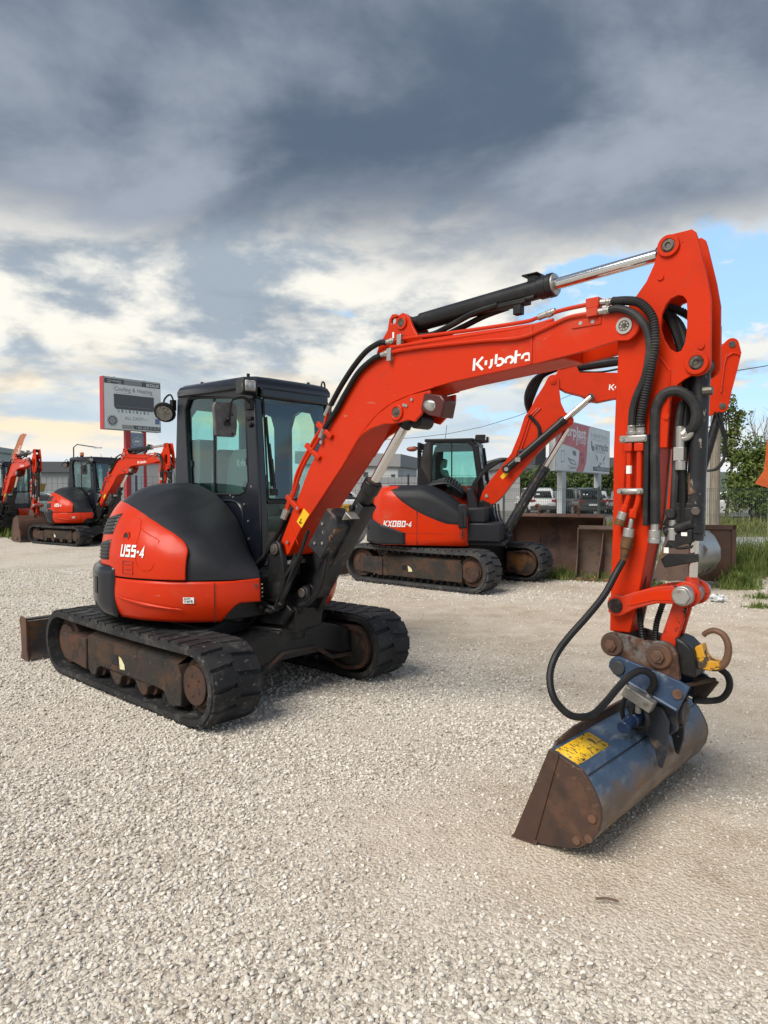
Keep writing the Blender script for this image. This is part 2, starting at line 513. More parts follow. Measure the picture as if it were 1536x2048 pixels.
    def ball(s, c, r, nu=14, nv=8, sc=(1, 1, 1)):
        def fn(u, w):
            a, b = u * 2 * math.pi, (w - 0.5) * math.pi
            return (c[0] + r * sc[0] * math.cos(b) * math.cos(a), c[1] + r * sc[1] * math.cos(b) * math.sin(a), c[2] + r * sc[2] * math.sin(b))
        return s.grid(fn, nu, nv)

    def ribbon(s, pts, w, a=0.0, n=0):
        """flat stroke in the xy plane"""
        P = [Vector((p[0], p[1], 0)) for p in pts]
        if n:
            P = catmull(P, n)
        L_, R_ = [], []
        for i, p in enumerate(P):
            d1 = (P[i] - P[i - 1]).normalized() if i else (P[1] - P[0]).normalized()
            d2 = (P[i + 1] - P[i]).normalized() if i < len(P) - 1 else d1
            n1 = Vector((-d1.y, d1.x, 0))
            n2 = Vector((-d2.y, d2.x, 0))
            m = (n1 + n2).normalized()
            k = w / 2 / max(0.35, m.dot(n1))
            L_.append((p.x + m.x * k, p.y + m.y * k, a))
            R_.append((p.x - m.x * k, p.y - m.y * k, a))
        m = len(P)
        return s.add(L_ + R_, [(i, m + i, m + i + 1, i + 1) for i in range(m - 1)])

    def islands(s):
        par = list(range(len(s.v)))
        def find(a):
            while par[a] != a:
                par[a] = par[par[a]]
                a = par[a]
            return a
        for f in s.f:
            r0 = find(f[0])
            for i in f[1:]:
                par[find(i)] = r0
        groups = {}
        for f in s.f:
            groups.setdefault(find(f[0]), []).append(f)
        out = []
        for fs in groups.values():
            ids = sorted({i for f in fs for i in f})
            mp = {i: j for j, i in enumerate(ids)}
            m = MB()
            m.v = [s.v[i] for i in ids]
            m.f = [tuple(mp[i] for i in f) for f in fs]
            out.append(m)
        return out

    LOOSE = ('pipe_union', 'bolt', 'pipe_clamp', 'pipe_fitting', 'hose_fitting', 'boss_plug', 'roof_stud', 'panel_rivet', 'skirt_bolt', 'clamp_bolt', 'vent_louvre', 'hose_clamp', 'mirror_bracket', 'plug_weld', 'cylinder_guard', 'carriage_frame', 'coupling_sleeve', 'port_plug', 'guard_louvre', 'intake_slot')

    def build(s, name, material, parent=None, bevel=0.0, seg=2, angle=35, solid=0.0, normals=True, smooth=True):
        if name in MB.LOOSE:
            il = s.islands()
            if len(il) > 1:
                o = None
                for m in il:
                    o = m.build_one(name, material, parent, bevel, seg, angle, solid, normals, smooth)
                return o
        return s.build_one(name, material, parent, bevel, seg, angle, solid, normals, smooth)

    def build_one(s, name, material, parent=None, bevel=0.0, seg=2, angle=35, solid=0.0, normals=True, smooth=True):
        me = bpy.data.meshes.new(name)
        me.from_pydata(s.v, [], s.f)
        if normals:
            bm = bmesh.new()
            bm.from_mesh(me)
            bmesh.ops.remove_doubles(bm, verts=bm.verts, dist=1e-5)
            bmesh.ops.recalc_face_normals(bm, faces=bm.faces)
            bm.to_mesh(me)
            bm.free()
        if smooth:
            me.polygons.foreach_set('use_smooth', [True] * len(me.polygons))
            me.set_sharp_from_angle(angle=R(angle))
        mats = material if isinstance(material, (list, tuple)) else [material]
        for mm in mats:
            me.materials.append(mm)
        o = bpy.data.objects.new(name, me)
        COL.objects.link(o)
        if parent is not None:
            o.parent = parent
        if solid:
            md = o.modifiers.new("thickness", 'SOLIDIFY')
            md.thickness = solid
            md.offset = -1
        if bevel:
            md = o.modifiers.new("edges", 'BEVEL')
            md.width = bevel
            md.segments = seg
            md.limit_method = 'ANGLE'
            md.angle_limit = R(40)
            md.harden_normals = False
        return o

def tag(o, label=None, cat=None, group=None, kind=None):
    if label:
        o['label'] = label
    if cat:
        o['category'] = cat
    if group:
        o['group'] = group
    if kind:
        o['kind'] = kind
    return o

def empty(name, loc, rz=0.0):
    o = bpy.data.objects.new(name, None)
    o.empty_display_size = 0.3
    COL.objects.link(o)
    o.location = loc
    o.rotation_euler = (0, 0, rz)
    return o

def copy_tree(o, parent=None, skip=()):
    c = o.copy()
    COL.objects.link(c)
    if parent is not None:
        c.parent = parent
    for ch in KIDS.get(o.name, []):
        if ch.name.split('.')[0] in skip or ch.get('own'):
            continue
        copy_tree(ch, c, skip)
    return c
KIDS = {}
def index_kids():
    KIDS.clear()
    for o in bpy.data.objects:
        if o.parent:
            KIDS.setdefault(o.parent.name, []).append(o)

# ------------------------------------------------------------------ lettering
def text_mb(txt, size, align='LEFT', sx=1.0, bold=0.0, spacing=1.0):
    cu = bpy.data.curves.new("lettering", 'FONT')
    cu.body = txt
    cu.size = size
    cu.align_x = align
    cu.space_character = spacing
    cu.resolution_u = 3
    cu.offset = bold
    o = bpy.data.objects.new("lettering", cu)
    COL.objects.link(o)
    dg = bpy.context.evaluated_depsgraph_get()
    me = bpy.data.meshes.new_from_object(o.evaluated_get(dg))
    mb = MB().add([(v.co.x * sx, v.co.y, 0) for v in me.vertices], [tuple(p.vertices) for p in me.polygons])
    bpy.data.objects.remove(o)
    bpy.data.meshes.remove(me)
    bpy.data.curves.remove(cu)
    return mb

def arc(cx, cy, r, a0, a1, n=10):
    return [(cx + r * math.cos(R(a0 + (a1 - a0) * i / n)), cy + r * math.sin(R(a0 + (a1 - a0) * i / n))) for i in range(n + 1)]

def maker_logo():
    """white wordmark on the booms, cap height 1"""
    m = MB()
    w = 0.185
    m.ribbon([(0.09, 0.0), (0.09, 1.0)], w)
    m.ribbon([(0.72, 1.0), (0.30, 0.52), (0.78, -0.06)], w)
    x = 0.98
    m.ribbon([(x, 0.28), (x, 0.66)], w)
    m.ribbon([(x + 0.42, 0.68)] + [(x + 0.42, 0.26)] + arc(x + 0.16, 0.24, 0.26, 0, -70, 6), w)
    x = 1.72
    m.ribbon([(x, 0.22), (x, 1.0)], w)
    m.ribbon(arc(x + 0.25, 0.33, 0.27, 110, -130, 12), w)
    x = 2.42
    m.ribbon(arc(x + 0.25, 0.33, 0.27, 200, -70, 12), w)
    m.ribbon([(x + 0.02, 0.14), (x + 0.02, 0.30)], w * 0.9)
    x = 3.12
    m.ribbon([(x, 0.0), (x, 1.0)], w)
    m.ribbon([(x + 0.09, 0.60), (x + 0.34, 0.60)], w * 0.9)
    x = 3.62
    m.ribbon(arc(x + 0.22, 0.34, 0.26, 200, 0, 10) + [(x + 0.48, 0.0)], w)
    m.ribbon([(x + 0.16, 0.09), (x + 0.36, 0.09)], w * 0.8)
    return m

def model_text(s, slant=0.0):
    """blocky model designation, height 1"""
    m = MB()
    w = 0.2
    x = 0.0
    G = {
        'U': ([[(0.1, 1), (0.1, 0.1), (0.62, 0.1), (0.62, 1)]], 0.72),
        '5': ([[(0.62, 0.9), (0.1, 0.9), (0.1, 0.55), (0.6, 0.55), (0.6, 0.1), (0.05, 0.1)]], 0.7),
        '-': ([[(0.0, 0.45), (0.3, 0.45)]], 0.3),
        '4': ([[(0.5, 0), (0.5, 1), (0.08, 0.32), (0.72, 0.32)]], 0.74),
        'K': ([[(0.1, 0), (0.1, 1)], [(0.66, 1), (0.24, 0.5), (0.68, 0)]], 0.72),
        'X': ([[(0.05, 1), (0.68, 0)], [(0.68, 1), (0.05, 0)]], 0.74),
        '0': ([[(0.36, 0.1), (0.1, 0.1), (0.1, 0.9), (0.62, 0.9), (0.62, 0.1), (0.3, 0.1)]], 0.74),
        '8': ([[(0.36, 0.1), (0.1, 0.1), (0.1, 0.9), (0.62, 0.9), (0.62, 0.1), (0.3, 0.1)], [(0.15, 0.5), (0.6, 0.5)]], 0.74),
    }
    small = False
    for ch in s:
        k = 0.78 if small else 1.0
        st, adv = G[ch]
        for p in st:
            m.ribbon([(x + a * k, b * k) for a, b in p], w * k)
        x += (adv + 0.13) * k
        if ch == '-':
            small = True
    m.v = [(a + b * slant, b, c) for a, b, c in m.v]
    return m

def place2d(mb, origin, ex, ey, sx=1.0, sy=1.0):
    o, ex, ey = Vector(origin), Vector(ex).normalized(), Vector(ey).normalized()
    mb.v = [tuple(o + ex * (p[0] * sx) + ey * (p[1] * sy)) for p in mb.v]
    return mb

# ------------------------------------------------------------------ crawler track
def track_path(x0, x1, r, z0, n=14):
    """closed loop of (x, z, tx, tz) for a belt whose wheels of radius r sit at x0 / x1"""
    pts = []
    zc = z0 + r
    L = x1 - x0
    m = max(2, int(L / 0.05))
    for i in range(m):
        pts.append((x0 + L * i / m, z0))
    for i in range(n):
        a = -math.pi / 2 + math.pi * i / n
        pts.append((x1 + r * math.cos(a), zc + r * math.sin(a)))
    for i in range(m):
        t = i / m
        sag = -0.012 * math.sin(math.pi * t)
        pts.append((x1 - L * t, z0 + 2 * r + sag))
    for i in range(n):
        a = math.pi / 2 + math.pi * i / n
        pts.append((x0 + r * math.cos(a), zc + r * math.sin(a)))
    return pts

def crawler(root, y0, y1, half, height, side, rubber_m, M=None, lug=0.019, frame_m=framem, front_disc=True, detail=1, scallop=True):
    """one crawler: belt with lugs, roller frame, hubs, rollers. side=-1: outer face towards -y"""
    t = 0.045
    r = (height - 2 * lug) / 2
    xa, xb = -half + r + lug, half - r - lug
    loop = track_path(xa, xb, r, lug)
    n = len(loop)
    cx, cz = 0, height / 2
    mb = MB()
    prof = []
    # outward normals
    nr = []
    for i in range(n):
        a, b = loop[i - 1], loop[(i + 1) % n]
        d = Vector((b[0] - a[0], b[1] - a[1])).normalized()
        nr.append((d.y, -d.x))
    e = 0.012
    sec = [(y0, 0.006), (y0 + e, t * 0 + 0.0), (y1 - e, 0.0), (y1, 0.006), (y1, t), (y0, t)]   # (y, depth inward)
    v = []
    for i in range(n):
        for (yy, dd) in sec:
            v.append((loop[i][0] - nr[i][0] * dd, yy, loop[i][1] - nr[i][1] * dd))
    k = len(sec)
    f = []
    for i in range(n):
        j = (i + 1) % n
        for q in range(k):
            f.append((i * k + q, i * k + (q + 1) % k, j * k + (q + 1) % k, j * k + q))
    mb.add(v, f)
    # moulded lugs, staggered left and right half
    per = [0.0]
    for i in range(n):
        a, b = loop[i], loop[(i + 1) % n]
        per.append(per[-1] + math.hypot(b[0] - a[0], b[1] - a[1]))
    tot = per[-1]
    nl = int(tot / 0.132)
    def at(s):
        s %= tot
        lo = 0
        import bisect
        lo = min(n - 1, bisect.bisect_right(per, s) - 1)
        u = (s - per[lo]) / (per[lo + 1] - per[lo])
        a, b = loop[lo], loop[(lo + 1) % n]
        na, nb = nr[lo], nr[(lo + 1) % n]
        return (a[0] + (b[0] - a[0]) * u, a[1] + (b[1] - a[1]) * u, na[0] + (nb[0] - na[0]) * u, na[1] + (nb[1] - na[1]) * u)
    ym = (y0 + y1) / 2
    for i in range(nl):
        for h, (ya, yb) in enumerate(((y0 + 0.012, ym + 0.012), (ym - 0.012, y1 - 0.012))):
            s = tot * (i + 0.5 * h) / nl
            v = []
            sk = 0.0
            for (yy, off) in ((ya, 0.022 * h), (yb, 0.022 * (1 - h))):
                for (ds, hh) in ((-0.061, -0.004), (-0.050, lug), (0.050, lug), (0.061, -0.004)):
                    p = at(s + ds + off)
                    v.append((p[0] + p[2] * hh, yy, p[1] + p[3] * hh))
            mb.add(v, [(0, 1, 5, 4), (1, 2, 6, 5), (2, 3, 7, 6), (0, 3, 2, 1), (4, 5, 6, 7)])
    # inner guide cogs
    for i in range(nl):
        p = at(tot * i / nl)
        q = at(tot * i / nl + 0.05)
        if detail:
            a = Vector((p[0] - p[2] * t, 0, p[1] - p[3] * t))
            b = Vector((q[0] - q[2] * t, 0, q[1] - q[3] * t))
            nn = Vector((-p[2], 0, -p[3])) * 0.055
            for yy in (ym - 0.07, ym + 0.04):
                v = [a + Vector((0, yy, 0)), b + Vector((0, yy, 0)), b + Vector((0, yy + 0.03, 0)), a + Vector((0, yy + 0.03, 0))]
                w = [x + nn * 0.9 for x in v]
                mb.add(v + w, [(4, 5, 6, 7), (0, 1, 5, 4), (1, 2, 6, 5), (2, 3, 7, 6), (3, 0, 4, 7)])
    parts = [('rubber_track', mb, rubber_m, 0.0)]
    yo, yi = (y0, y1) if side < 0 else (y1, y0)
    s_ = 1 if side < 0 else -1
    def Y(d):
        return yo + s_ * d
    H = height
    fr = MB()
    lo, hi = 0.24 * H, 0.70 * H
    f0, f1 = xa + 0.30 * r, xb - 0.15
    if scallop:
        pts = [(f0 + 0.42, hi), (f0 + 0.42, lo)]
        ns = 4
        for i in range(ns):
            a = f0 + 0.52 + (f1 - f0 - 0.62) * i / (ns - 1)
            pts += [(a - 0.09, lo - 0.005), (a - 0.055, lo - 0.035), (a + 0.0, lo - 0.045), (a + 0.035, lo - 0.03)]
            if i < ns - 1:
                step = (f1 - f0 - 0.62) / (ns - 1)
                pts += [(a + 0.06, lo + 0.03), (a + 0.12, lo + 0.055), (a + step - 0.13, lo + 0.045)]
        pts += [(f1, lo - 0.02), (f1, hi - 0.06), (f1 - 0.04, hi)]
    else:
        pts = [(f0 + 0.42, hi), (f0 + 0.42, lo), (f1, lo), (f1, hi - 0.05), (f1 - 0.04, hi)]
    fr.prism(pts, Y(0.03), Y(0.30))
    # sloped dirt shelf on top of the frame
    fr.add([(f0 + 0.42, Y(0.03), hi), (f1 - 0.04, Y(0.03), hi), (f1 - 0.04, Y(0.2), hi + 0.085), (f0 + 0.42, Y(0.2), hi + 0.085)], [(0, 1, 2, 3)])
    parts.append(('track_frame', fr, frame_m, 0.008))
    cv = MB().prism([(f0 - 0.02, lo + 0.05), (f0 + 0.05, lo + 0.02), (f0 + 0.415, lo - 0.01), (f0 + 0.415, hi - 0.01), (f0 - 0.02, hi - 0.02)], Y(0.015), Y(0.26))
    parts.append(('idler_cover', cv, framerust if scallop else frame_m, 0.010))
    sl_ = MB().box(f0 + 0.83, f0 + 0.93, Y(0.028), Y(0.026), lo + 0.11, lo + 0.19)
    parts.append(('grease_slot', sl_, blackm, 0))
    st = MB().prism([(f0 + 0.95, lo + 0.185), (f0 + 0.965, lo + 0.09), (f0 + 1.04, lo + 0.095), (f0 + 1.035, lo + 0.13), (f0 + 0.985, lo + 0.175)], Y(0.0275), Y(0.0255))
    parts.append(('sticker', st, mat("pale_yellow_sticker", (0.62, 0.58, 0.30), 0.6, layers=[((0.7, 0.68, 0.55), 40, 0.5, 0.6, 0.6)]), 0))
    zc = H / 2
    for nm, xx in (('idler', xa), ('sprocket', xb)):
        wmb = MB().cyl((xx, Y(0.10), zc), (xx, Y(0.30), zc), r - t - 0.02, n=28)
        wmb.cyl((xx, Y(0.07), zc), (xx, Y(0.33), zc), r * 0.55, n=24)
        if nm == 'sprocket':
            for k in range(13):
                a = 2 * math.pi * k / 13
                c = Vector((xx + (r - t - 0.015) * math.cos(a), 0, zc + (r - t - 0.015) * math.sin(a)))
                wmb.box(c.x - 0.02, c.x + 0.02, min(Y(0.17), Y(0.23)), max(Y(0.17), Y(0.23)), c.z - 0.02, c.z + 0.02)
        parts.append((nm, wmb, framerust, 0.006))
    if front_disc:
        hub = MB().cyl((xb - 0.02, Y(0.05), zc), (xb - 0.02, Y(0.2), zc), 0.135 * H / 0.56, n=28)
        for k in range(5):
            a = R(-30 + 72 * k)
            p = (xb - 0.02 + 0.07 * math.cos(a), zc + 0.07 * math.sin(a))
            hub.cyl((p[0], Y(0.044), p[1]), (p[0], Y(0.055), p[1]), 0.013, n=6)
        parts.append(('hub_cover', hub, framerust, 0.004))
    for i in range(4):
        xx = f0 + 0.55 + (f1 - f0 - 0.62) * i / 3
        ro = MB().cyl((xx, Y(0.08), 0.165 * H / 0.56), (xx, Y(0.34), 0.165 * H / 0.56), 0.075, n=16)
        ro.cyl((xx, Y(0.05), 0.165 * H / 0.56), (xx, Y(0.36), 0.165 * H / 0.56), 0.035, n=10)
        parts.append(('roller', ro, framerust, 0))
    # inner side of the frame, seen across the machine: a plated end with a round rim
    rim = MB()
    yin = yi + s_ * 0.025
    pts = [(xb - 0.34, zc - 0.14), (xb - 0.1, zc - 0.2)] + arc(xb, zc, r - t - 0.035, -80, 85, 12) + [(xb - 0.34, zc + 0.18)]
    hol = [(xb - 0.31, zc - 0.12), (xb - 0.09, zc - 0.165)] + arc(xb, zc, r - t - 0.07, -78, 83, 12) + [(xb - 0.31, zc + 0.145)]
    rim.prism(pts, yin, yin - s_ * 0.09, holes=[hol])
    parts.append(('wheel_guard', rim, framerust, 0.004))
    rec = MB().prism([(p[0] - 0.0, p[1]) for p in hol], yin - s_ * 0.045, yin - s_ * 0.06)
    parts.append(('guard_plate', rec, idlerm, 0))
    out = []
    for nm, m_, mt, bv in parts:
        if M is not None:
            m_.xf(M)
        o = m_.build(nm, mt, root, bevel=bv)
        out.append(o)
    return out

def bolt(mb, p, d, r=0.012, h=0.01, n=6):
    p, d = Vector(p), Vector(d).normalized()
    return mb.cyl(p, p + d * h, r, n=n)

# ------------------------------------------------------------------ the compact tail-swing excavator
RB = 0.965
CABY0, CABY1, CABX0, CABX1 = 0.047, 0.93, -0.83, 0.38

def pol(a, r, z):
    return (r * math.cos(R(a)), r * math.sin(R(a)), z)

def lerp_table(tab, a):
    for (a0, v0), (a1, v1) in zip(tab, tab[1:]):
        if a0 >= a >= a1:
            t = (a0 - a) / (a0 - a1)
            t = t * t * (3 - 2 * t) if False else t
            if isinstance(v0, tuple):
                return tuple(p + (q - p) * t for p, q in zip(v0, v1))
            return v0 + (v1 - v0) * t
    return tab[-1][1] if a < tab[-1][0] else tab[0][1]

# inner rim of the dome (where it meets the cab) and its height, by bearing round the slew centre
HOOD_IN = [(-18, (0.43, 0.02)), (-45, (0.20, 0.02)), (-70, (-0.08, 0.02)), (-95, (-0.36, 0.02)), (-115, (-0.58, 0.02)), (-140, (-0.84, 0.02)), (-170, (-0.85, 0.30)), (-200, (-0.85, 0.60)), (-232, (-0.72, 0.86))]
HOOD_Z = [(-18, 0.985), (-26, 1.06), (-36, 1.20), (-48, 1.35), (-60, 1.46), (-75, 1.555), (-92, 1.62), (-110, 1.655), (-130, 1.655), (-150, 1.62), (-180, 1.58), (-232, 1.50)]
def hood_pt(a, w, off=0.0):
    """a bearing in degrees, w 0..1 from lower rim to the inner rim"""
    ix, iy = lerp_table(HOOD_IN, a)
    zt = lerp_table(HOOD_Z, a)
    bx, by, _ = pol(a, RB, 0)
    ph = w * math.pi / 2
    n = 2.7
    u = 1 - max(0.0, math.cos(ph)) ** (2 / n)
    h = max(0.0, math.sin(ph)) ** (2 / n)
    z0 = 0.935
    p = Vector((bx + (ix - bx) * u, by + (iy - by) * u, z0 + (zt - z0) * h))
    if off:
        e = 1e-3
        q = Vector(hood_pt(a + 0.3, w))
        r_ = Vector(hood_pt(a, min(1, w + e))) if w < 0.999 else p
        s_ = Vector(hood_pt(a, max(0, w - e)))
        nrm = (q - p).cross(r_ - s_)
        if nrm.length > 1e-9:
            nrm.normalize()
            if nrm.dot(Vector((math.cos(R(a)), math.sin(R(a)), 0.5))) < 0:
                nrm = -nrm
            p = p + nrm * off
    return tuple(p)
def hood_w(a, z):
    zt = lerp_table(HOOD_Z, a)
    h = min(0.999, max(0.0, (z - 0.935) / (zt - 0.935)))
    return math.asin(h ** (2.7 / 2)) / (math.pi / 2)

RED_TOP = [(-50.5, 1.13), (-51.5, 1.165), (-54, 1.205), (-60, 1.262), (-70, 1.335), (-80, 1.395), (-90, 1.44), (-100, 1.470), (-112, 1.488), (-130, 1.49), (-150, 1.48), (-232, 1.42)]

def u55(decal=True):
    root = empty("compact_excavator", (-1.395, 5.88, 0), -0.73)
    # ---------------- undercarriage
    crawler(root, -0.985, -0.58, 1.30, 0.56, -1, rubber)
    crawler(root, 0.58, 0.985, 1.30, 0.56, 1, rubber)
    fr = MB()
    fr.prism([(-0.60, 0.30), (-0.60, 0.56), (-0.40, 0.63), (0.40, 0.63), (0.60, 0.56), (0.60, 0.22), (0.42, 0.24), (0.16, 0.36), (-0.16, 0.36), (-0.42, 0.24), (-0.60, 0.22)], -0.62, 0.66, axis='x')
    fr.prism([(-0.58, 0.20), (-0.58, 0.44), (-0.30, 0.52), (0.30, 0.52), (0.58, 0.44), (0.58, 0.20), (0.30, 0.30), (-0.30, 0.30)], 0.64, 0.98, axis='x')
    fr.build('carriage_frame', blackm, root, bevel=0.012)
    lip = MB()
    lip.tube([(0.985, -0.60, 0.225), (0.985, -0.36, 0.235), (0.985, -0.16, 0.352), (0.985, 0.16, 0.352), (0.985, 0.36, 0.235), (0.985, 0.6, 0.225)], 0.018, n=6)
    lip.build('frame_flange', framem, root)
    MB().cyl((0, 0, 0.60), (0, 0, 0.66), 0.46, n=40).build('slew_ring', blackm, root, bevel=0.006)
    # dozer blade
    bl = MB()
    pr = [(-1.60, 0.02), (-1.66, 0.06), (-1.70, 0.16), (-1.69, 0.28), (-1.64, 0.37), (-1.62, 0.37), (-1.64, 0.27), (-1.655, 0.16), (-1.62, 0.08), (-1.57, 0.02)]
    bl.prism(pr, -0.98, 0.98)
    bl.box(-1.70, -1.63, -0.98, 0.98, 0.372, 0.392)
    bl.xf(Matrix.Translation((-0.07, 0, 0)))
    blade = bl.build('dozer_blade', mat("dozer_steel", (0.050, 0.046, 0.043), 0.6, layers=[((0.15, 0.07, 0.028), 4.0, 0.52, 0.66, 0.85, (1, 1, 2)), ((0.10, 0.075, 0.06), 9.0, 0.48, 0.7, 0.8), ((0.22, 0.2, 0.18), 30.0, 0.66, 0.74, 0.7)], bump=(60, .2, .003)), root, bevel=0.004)
    for s in (-1, 1):
        ep = MB().prism([(-1.74, 0.0), (-1.715, 0.10), (-1.735, 0.30), (-1.76, 0.36), (-1.74, 0.405), (-1.61, 0.40), (-1.60, 0.30), (-1.60, 0.1), (-1.56, 0.0)], s * 0.985, s * 1.005).xf(Matrix.Translation((-0.07, 0, 0)))
        ep.build('blade_end', rust, blade, bevel=0.004)
    for y in (-0.38, 0.38):
        MB().beam((-1.62, y, 0.2), (-0.55, y, 0.34), 0.10, 0.15).build('blade_arm', blackm, root, bevel=0.01)
    # ---------------- slewing body
    def zlow(a):
        if a > -27:
            return 0.765
        if a > -36:
            t = (a + 36) / 9
            return 0.622 + 0.143 * (t * t * (3 - 2 * t)) ** 0.6
        return 0.622
    def skirt(u, w):
        a = -19 - u * 71
        lo, hi = zlow(a), 0.926
        if a > -30:
            hi += 0.012 * (a + 30) / 12
        z = lo + (hi - lo) * w
        k = (z - 0.62) / 0.306
        r = RB + 0.012 * math.sin(math.pi * min(1, k * 1.05)) - 0.050 * (1 - k) ** 3 + 0.012
        return pol(a, r, z)
    MB().grid(skirt, 96, 12).build('side_skirt', paint, root, solid=0.03, angle=50)
    def skirt2(u, w):
        a = 24 + u * 100
        z = 0.622 + (0.93 - 0.622) * w
        k = (z - 0.62) / 0.306
        return pol(a, RB + 0.012 * math.sin(math.pi * k) - 0.05 * (1 - k) ** 3 + 0.012, z)
    MB().grid(skirt2, 60, 10).build('side_skirt', paint, root, solid=0.03, angle=50)
    # pressed crease on the skirt: a raised bead that dies out forwards
    cr = MB()
    def cre(u, w):
        a = -88 + u * 36
        t = 1 - u
        za = 0.800 - 0.060 * u - 0.01 * u * u
        zz = za - 0.030 * w * (0.4 + 0.6 * (1 - abs(2 * u - 1)))
        r = RB + 0.0245 + 0.010 * math.sin(math.pi * min(1, w * 1.0)) * min(1, (1 - u) * 8) * min(1, u * 8)
        return pol(a, r, zz)
    cr.grid(cre, 40, 5)
    cr.build('skirt_bead', paint, root, angle=60)
    MB().grid(lambda u, w: pol(-38.6 + u * 0.35, RB + 0.0255, 0.63 + 0.29 * w), 1, 6).build('skirt_seam', blackm, root)
    # rear bumper casting
    def bump_(u, w):
        a = -89.5 - u * 150
        z = 0.615 + w * 0.40
        k = min(1.0, w * 1.2)
        r = 1.0 - 0.06 * (1 - min(1, w * 3)) ** 2 - 0.05 * max(0, (w - 0.86) / 0.14) ** 2
        fade = min(1, u * 14)
        return pol(a, 0.95 + (r + 0.04 - 0.95) * (0.42 + 0.58 * fade), z)
    bumper = MB().grid(bump_, 60, 14).build('rear_counterweight', navy, root, solid=0.05, angle=50)
    hole = MB()
    hole.grid(lambda u, w: pol(-101 - u * 4.0, 1.043, 0.79 + 0.13 * w), 4, 4)
    hole.build('tie_down_hole', black_print, bumper)
    core = MB()
    core.prism([(0.93 * math.cos(R(a)), 0.93 * math.sin(R(a))) for a in range(25, 336, 8)], 0.63, 0.93, axis='z')
    core.build('revolving_deck', blackm, root, bevel=0.01)
    # bolts and hinge at the front end of the skirt
    hb = MB()
    for z in (0.80, 0.83, 0.86, 0.89):
        p = pol(-18.4, RB + 0.005, z)
        hb.cyl(p, (p[0] + 0.014, p[1] + 0.006, z), 0.008, n=6)
    p = pol(-21, RB + 0.012, 0.885)
    hb.cyl(p, (p[0] * 1.012, p[1] * 1.012, p[2]), 0.012, n=8)
    hb.build('skirt_bolt', pinm, root)
    # dark dome and red bonnet
    MB().grid(lambda u, w: hood_pt(-19 - u * 213, w), 110, 22).build('hood_cover', plastic, root, angle=60)
    def red(u, w):
        # u along the bearing, w 0..1 up; rim folds back down on the dome
        a = -50.5 - u ** 1.15 * 181
        zt = lerp_table(RED_TOP, a)
        ww = hood_w(a, 0.94 + (zt - 0.94) * w)
        off = 0.016
        fac = 1.0 if a < -60 else 0.35 + 0.65 * max(0, (-50.5 - a)) / 9.5
        # side facet: a broad step near the forward edge
        st = 0.012 * (1 - min(1, max(0, (-a - 58) / 9))) if a > -67 else 0.0
        return hood_pt(a, ww, (off + st) * (1.0))
    rb = MB().grid(red, 110, 18)
    nrow = 19
    # folded edges
    def edge(idx_fn, m):
        for i in range(m):
            pass
    bonnet = rb.build('engine_hood', paint, root, solid=0.02, angle=42, bevel=0.004)
    # bonnet pressing: raised centre panel outline
    def on_hood(a, z, off):
        return hood_pt(a, hood_w(a, z), off)
    ln = MB()
    pts = [(-82, 1.365), (-79, 1.345), (-77, 1.30), (-72.5, 1.262), (-65.2, 1.215), (-64.6, 1.19), (-65.2, 1.06), (-66.5, 1.012), (-70, 1.002), (-73, 1.02), (-75, 1.07), (-76, 1.16), (-76, 1.24), (-77, 1.30)]
    ln.tube([on_hood(a, z, 0.0165) for a, z in pts], 0.0042, n=6, smooth=5)
    ln.build('pressed_crease', paint, bonnet)
    lk = MB()
    c = Vector(on_hood(-83.5, 1.235, 0.018))
    nrm = Vector((math.cos(R(-83.5)), math.sin(R(-83.5)), 0.12)).normalized()
    lk.ring(c - nrm * 0.02, c + nrm * 0.006, 0.036, 0.028)
    lk.build('lock_bezel', paint, bonnet)
    MB().cyl(c - nrm * 0.01, c + nrm * 0.0015, 0.029).build('lock_recess', black_print, bonnet)
    for zz in (1.31, 1.12):
        gr = MB().grid(lambda u, w: on_hood(-96 - u * 22, zz - 0.065 + 0.12 * w - u * 0.02 + 0.03 * (1 - u) * w, 0.020), 6, 6)
        g = gr.build('vent_grille', black_print, bonnet, solid=0.01)
        sl = MB()
        for k in range(5):
            z1 = zz - 0.052 + 0.026 * k
            sl.tube([on_hood(-96.5 - 21 * q / 4, z1 - 0.02 * q / 4, 0.023) for q in range(5)], 0.0045, n=6)
        sl.build('vent_louvre', plastic, bonnet)
    MB().grid(lambda u, w: on_hood(-91 - u * 40, 0.945 + 0.06 * w * (1 if u > .2 else u * 5), 0.022), 14, 3).build('hood_sill', plastic, root, solid=0.01)
    hatch = MB().tube([on_hood(a, z, 0.0185) for a, z in ((-83, 1.062), (-76.5, 1.057), (-76.5, 0.966), (-83, 0.97), (-83, 1.062))], 0.003, n=5)
    for z in (1.035, 1.0):
        hatch.tube([on_hood(a, z, 0.0185) for a in (-81.5, -78)], 0.0035, n=5)
    hatch.build('fuel_flap', mat("dark_red_print", (0.22, 0.02, 0.01), 0.5), bonnet)
    # designation
    tx = model_text('U55-4')
    tx.v = [on_hood(-85.0 + (p[0] * 0.071 / 0.98) * 57.3, 1.09 + p[1] * 0.086, 0.0225) for p in tx.v]
    tx.build('model_number', white, bonnet, normals=False, smooth=False)
    # anti-theft sticker
    stx = MB().grid(lambda u, w: pol(-51.5 + 4.6 * u, RB + 0.0268, 0.772 + 0.044 * w), 4, 1)
    stk = stx.build('theft_sticker', white, root)
    for i, s in enumerate(("ANTI", "THEFT")):
        m = text_mb(s, 0.021, bold=0.0006)
        m.v = [pol(-51.2 + p[0] / 0.98 * 57.3, RB + 0.0274, 0.7975 - 0.0195 * i + p[1]) for p in m.v]
        m.build('sticker_print', black_print, stk, normals=False, smooth=False)
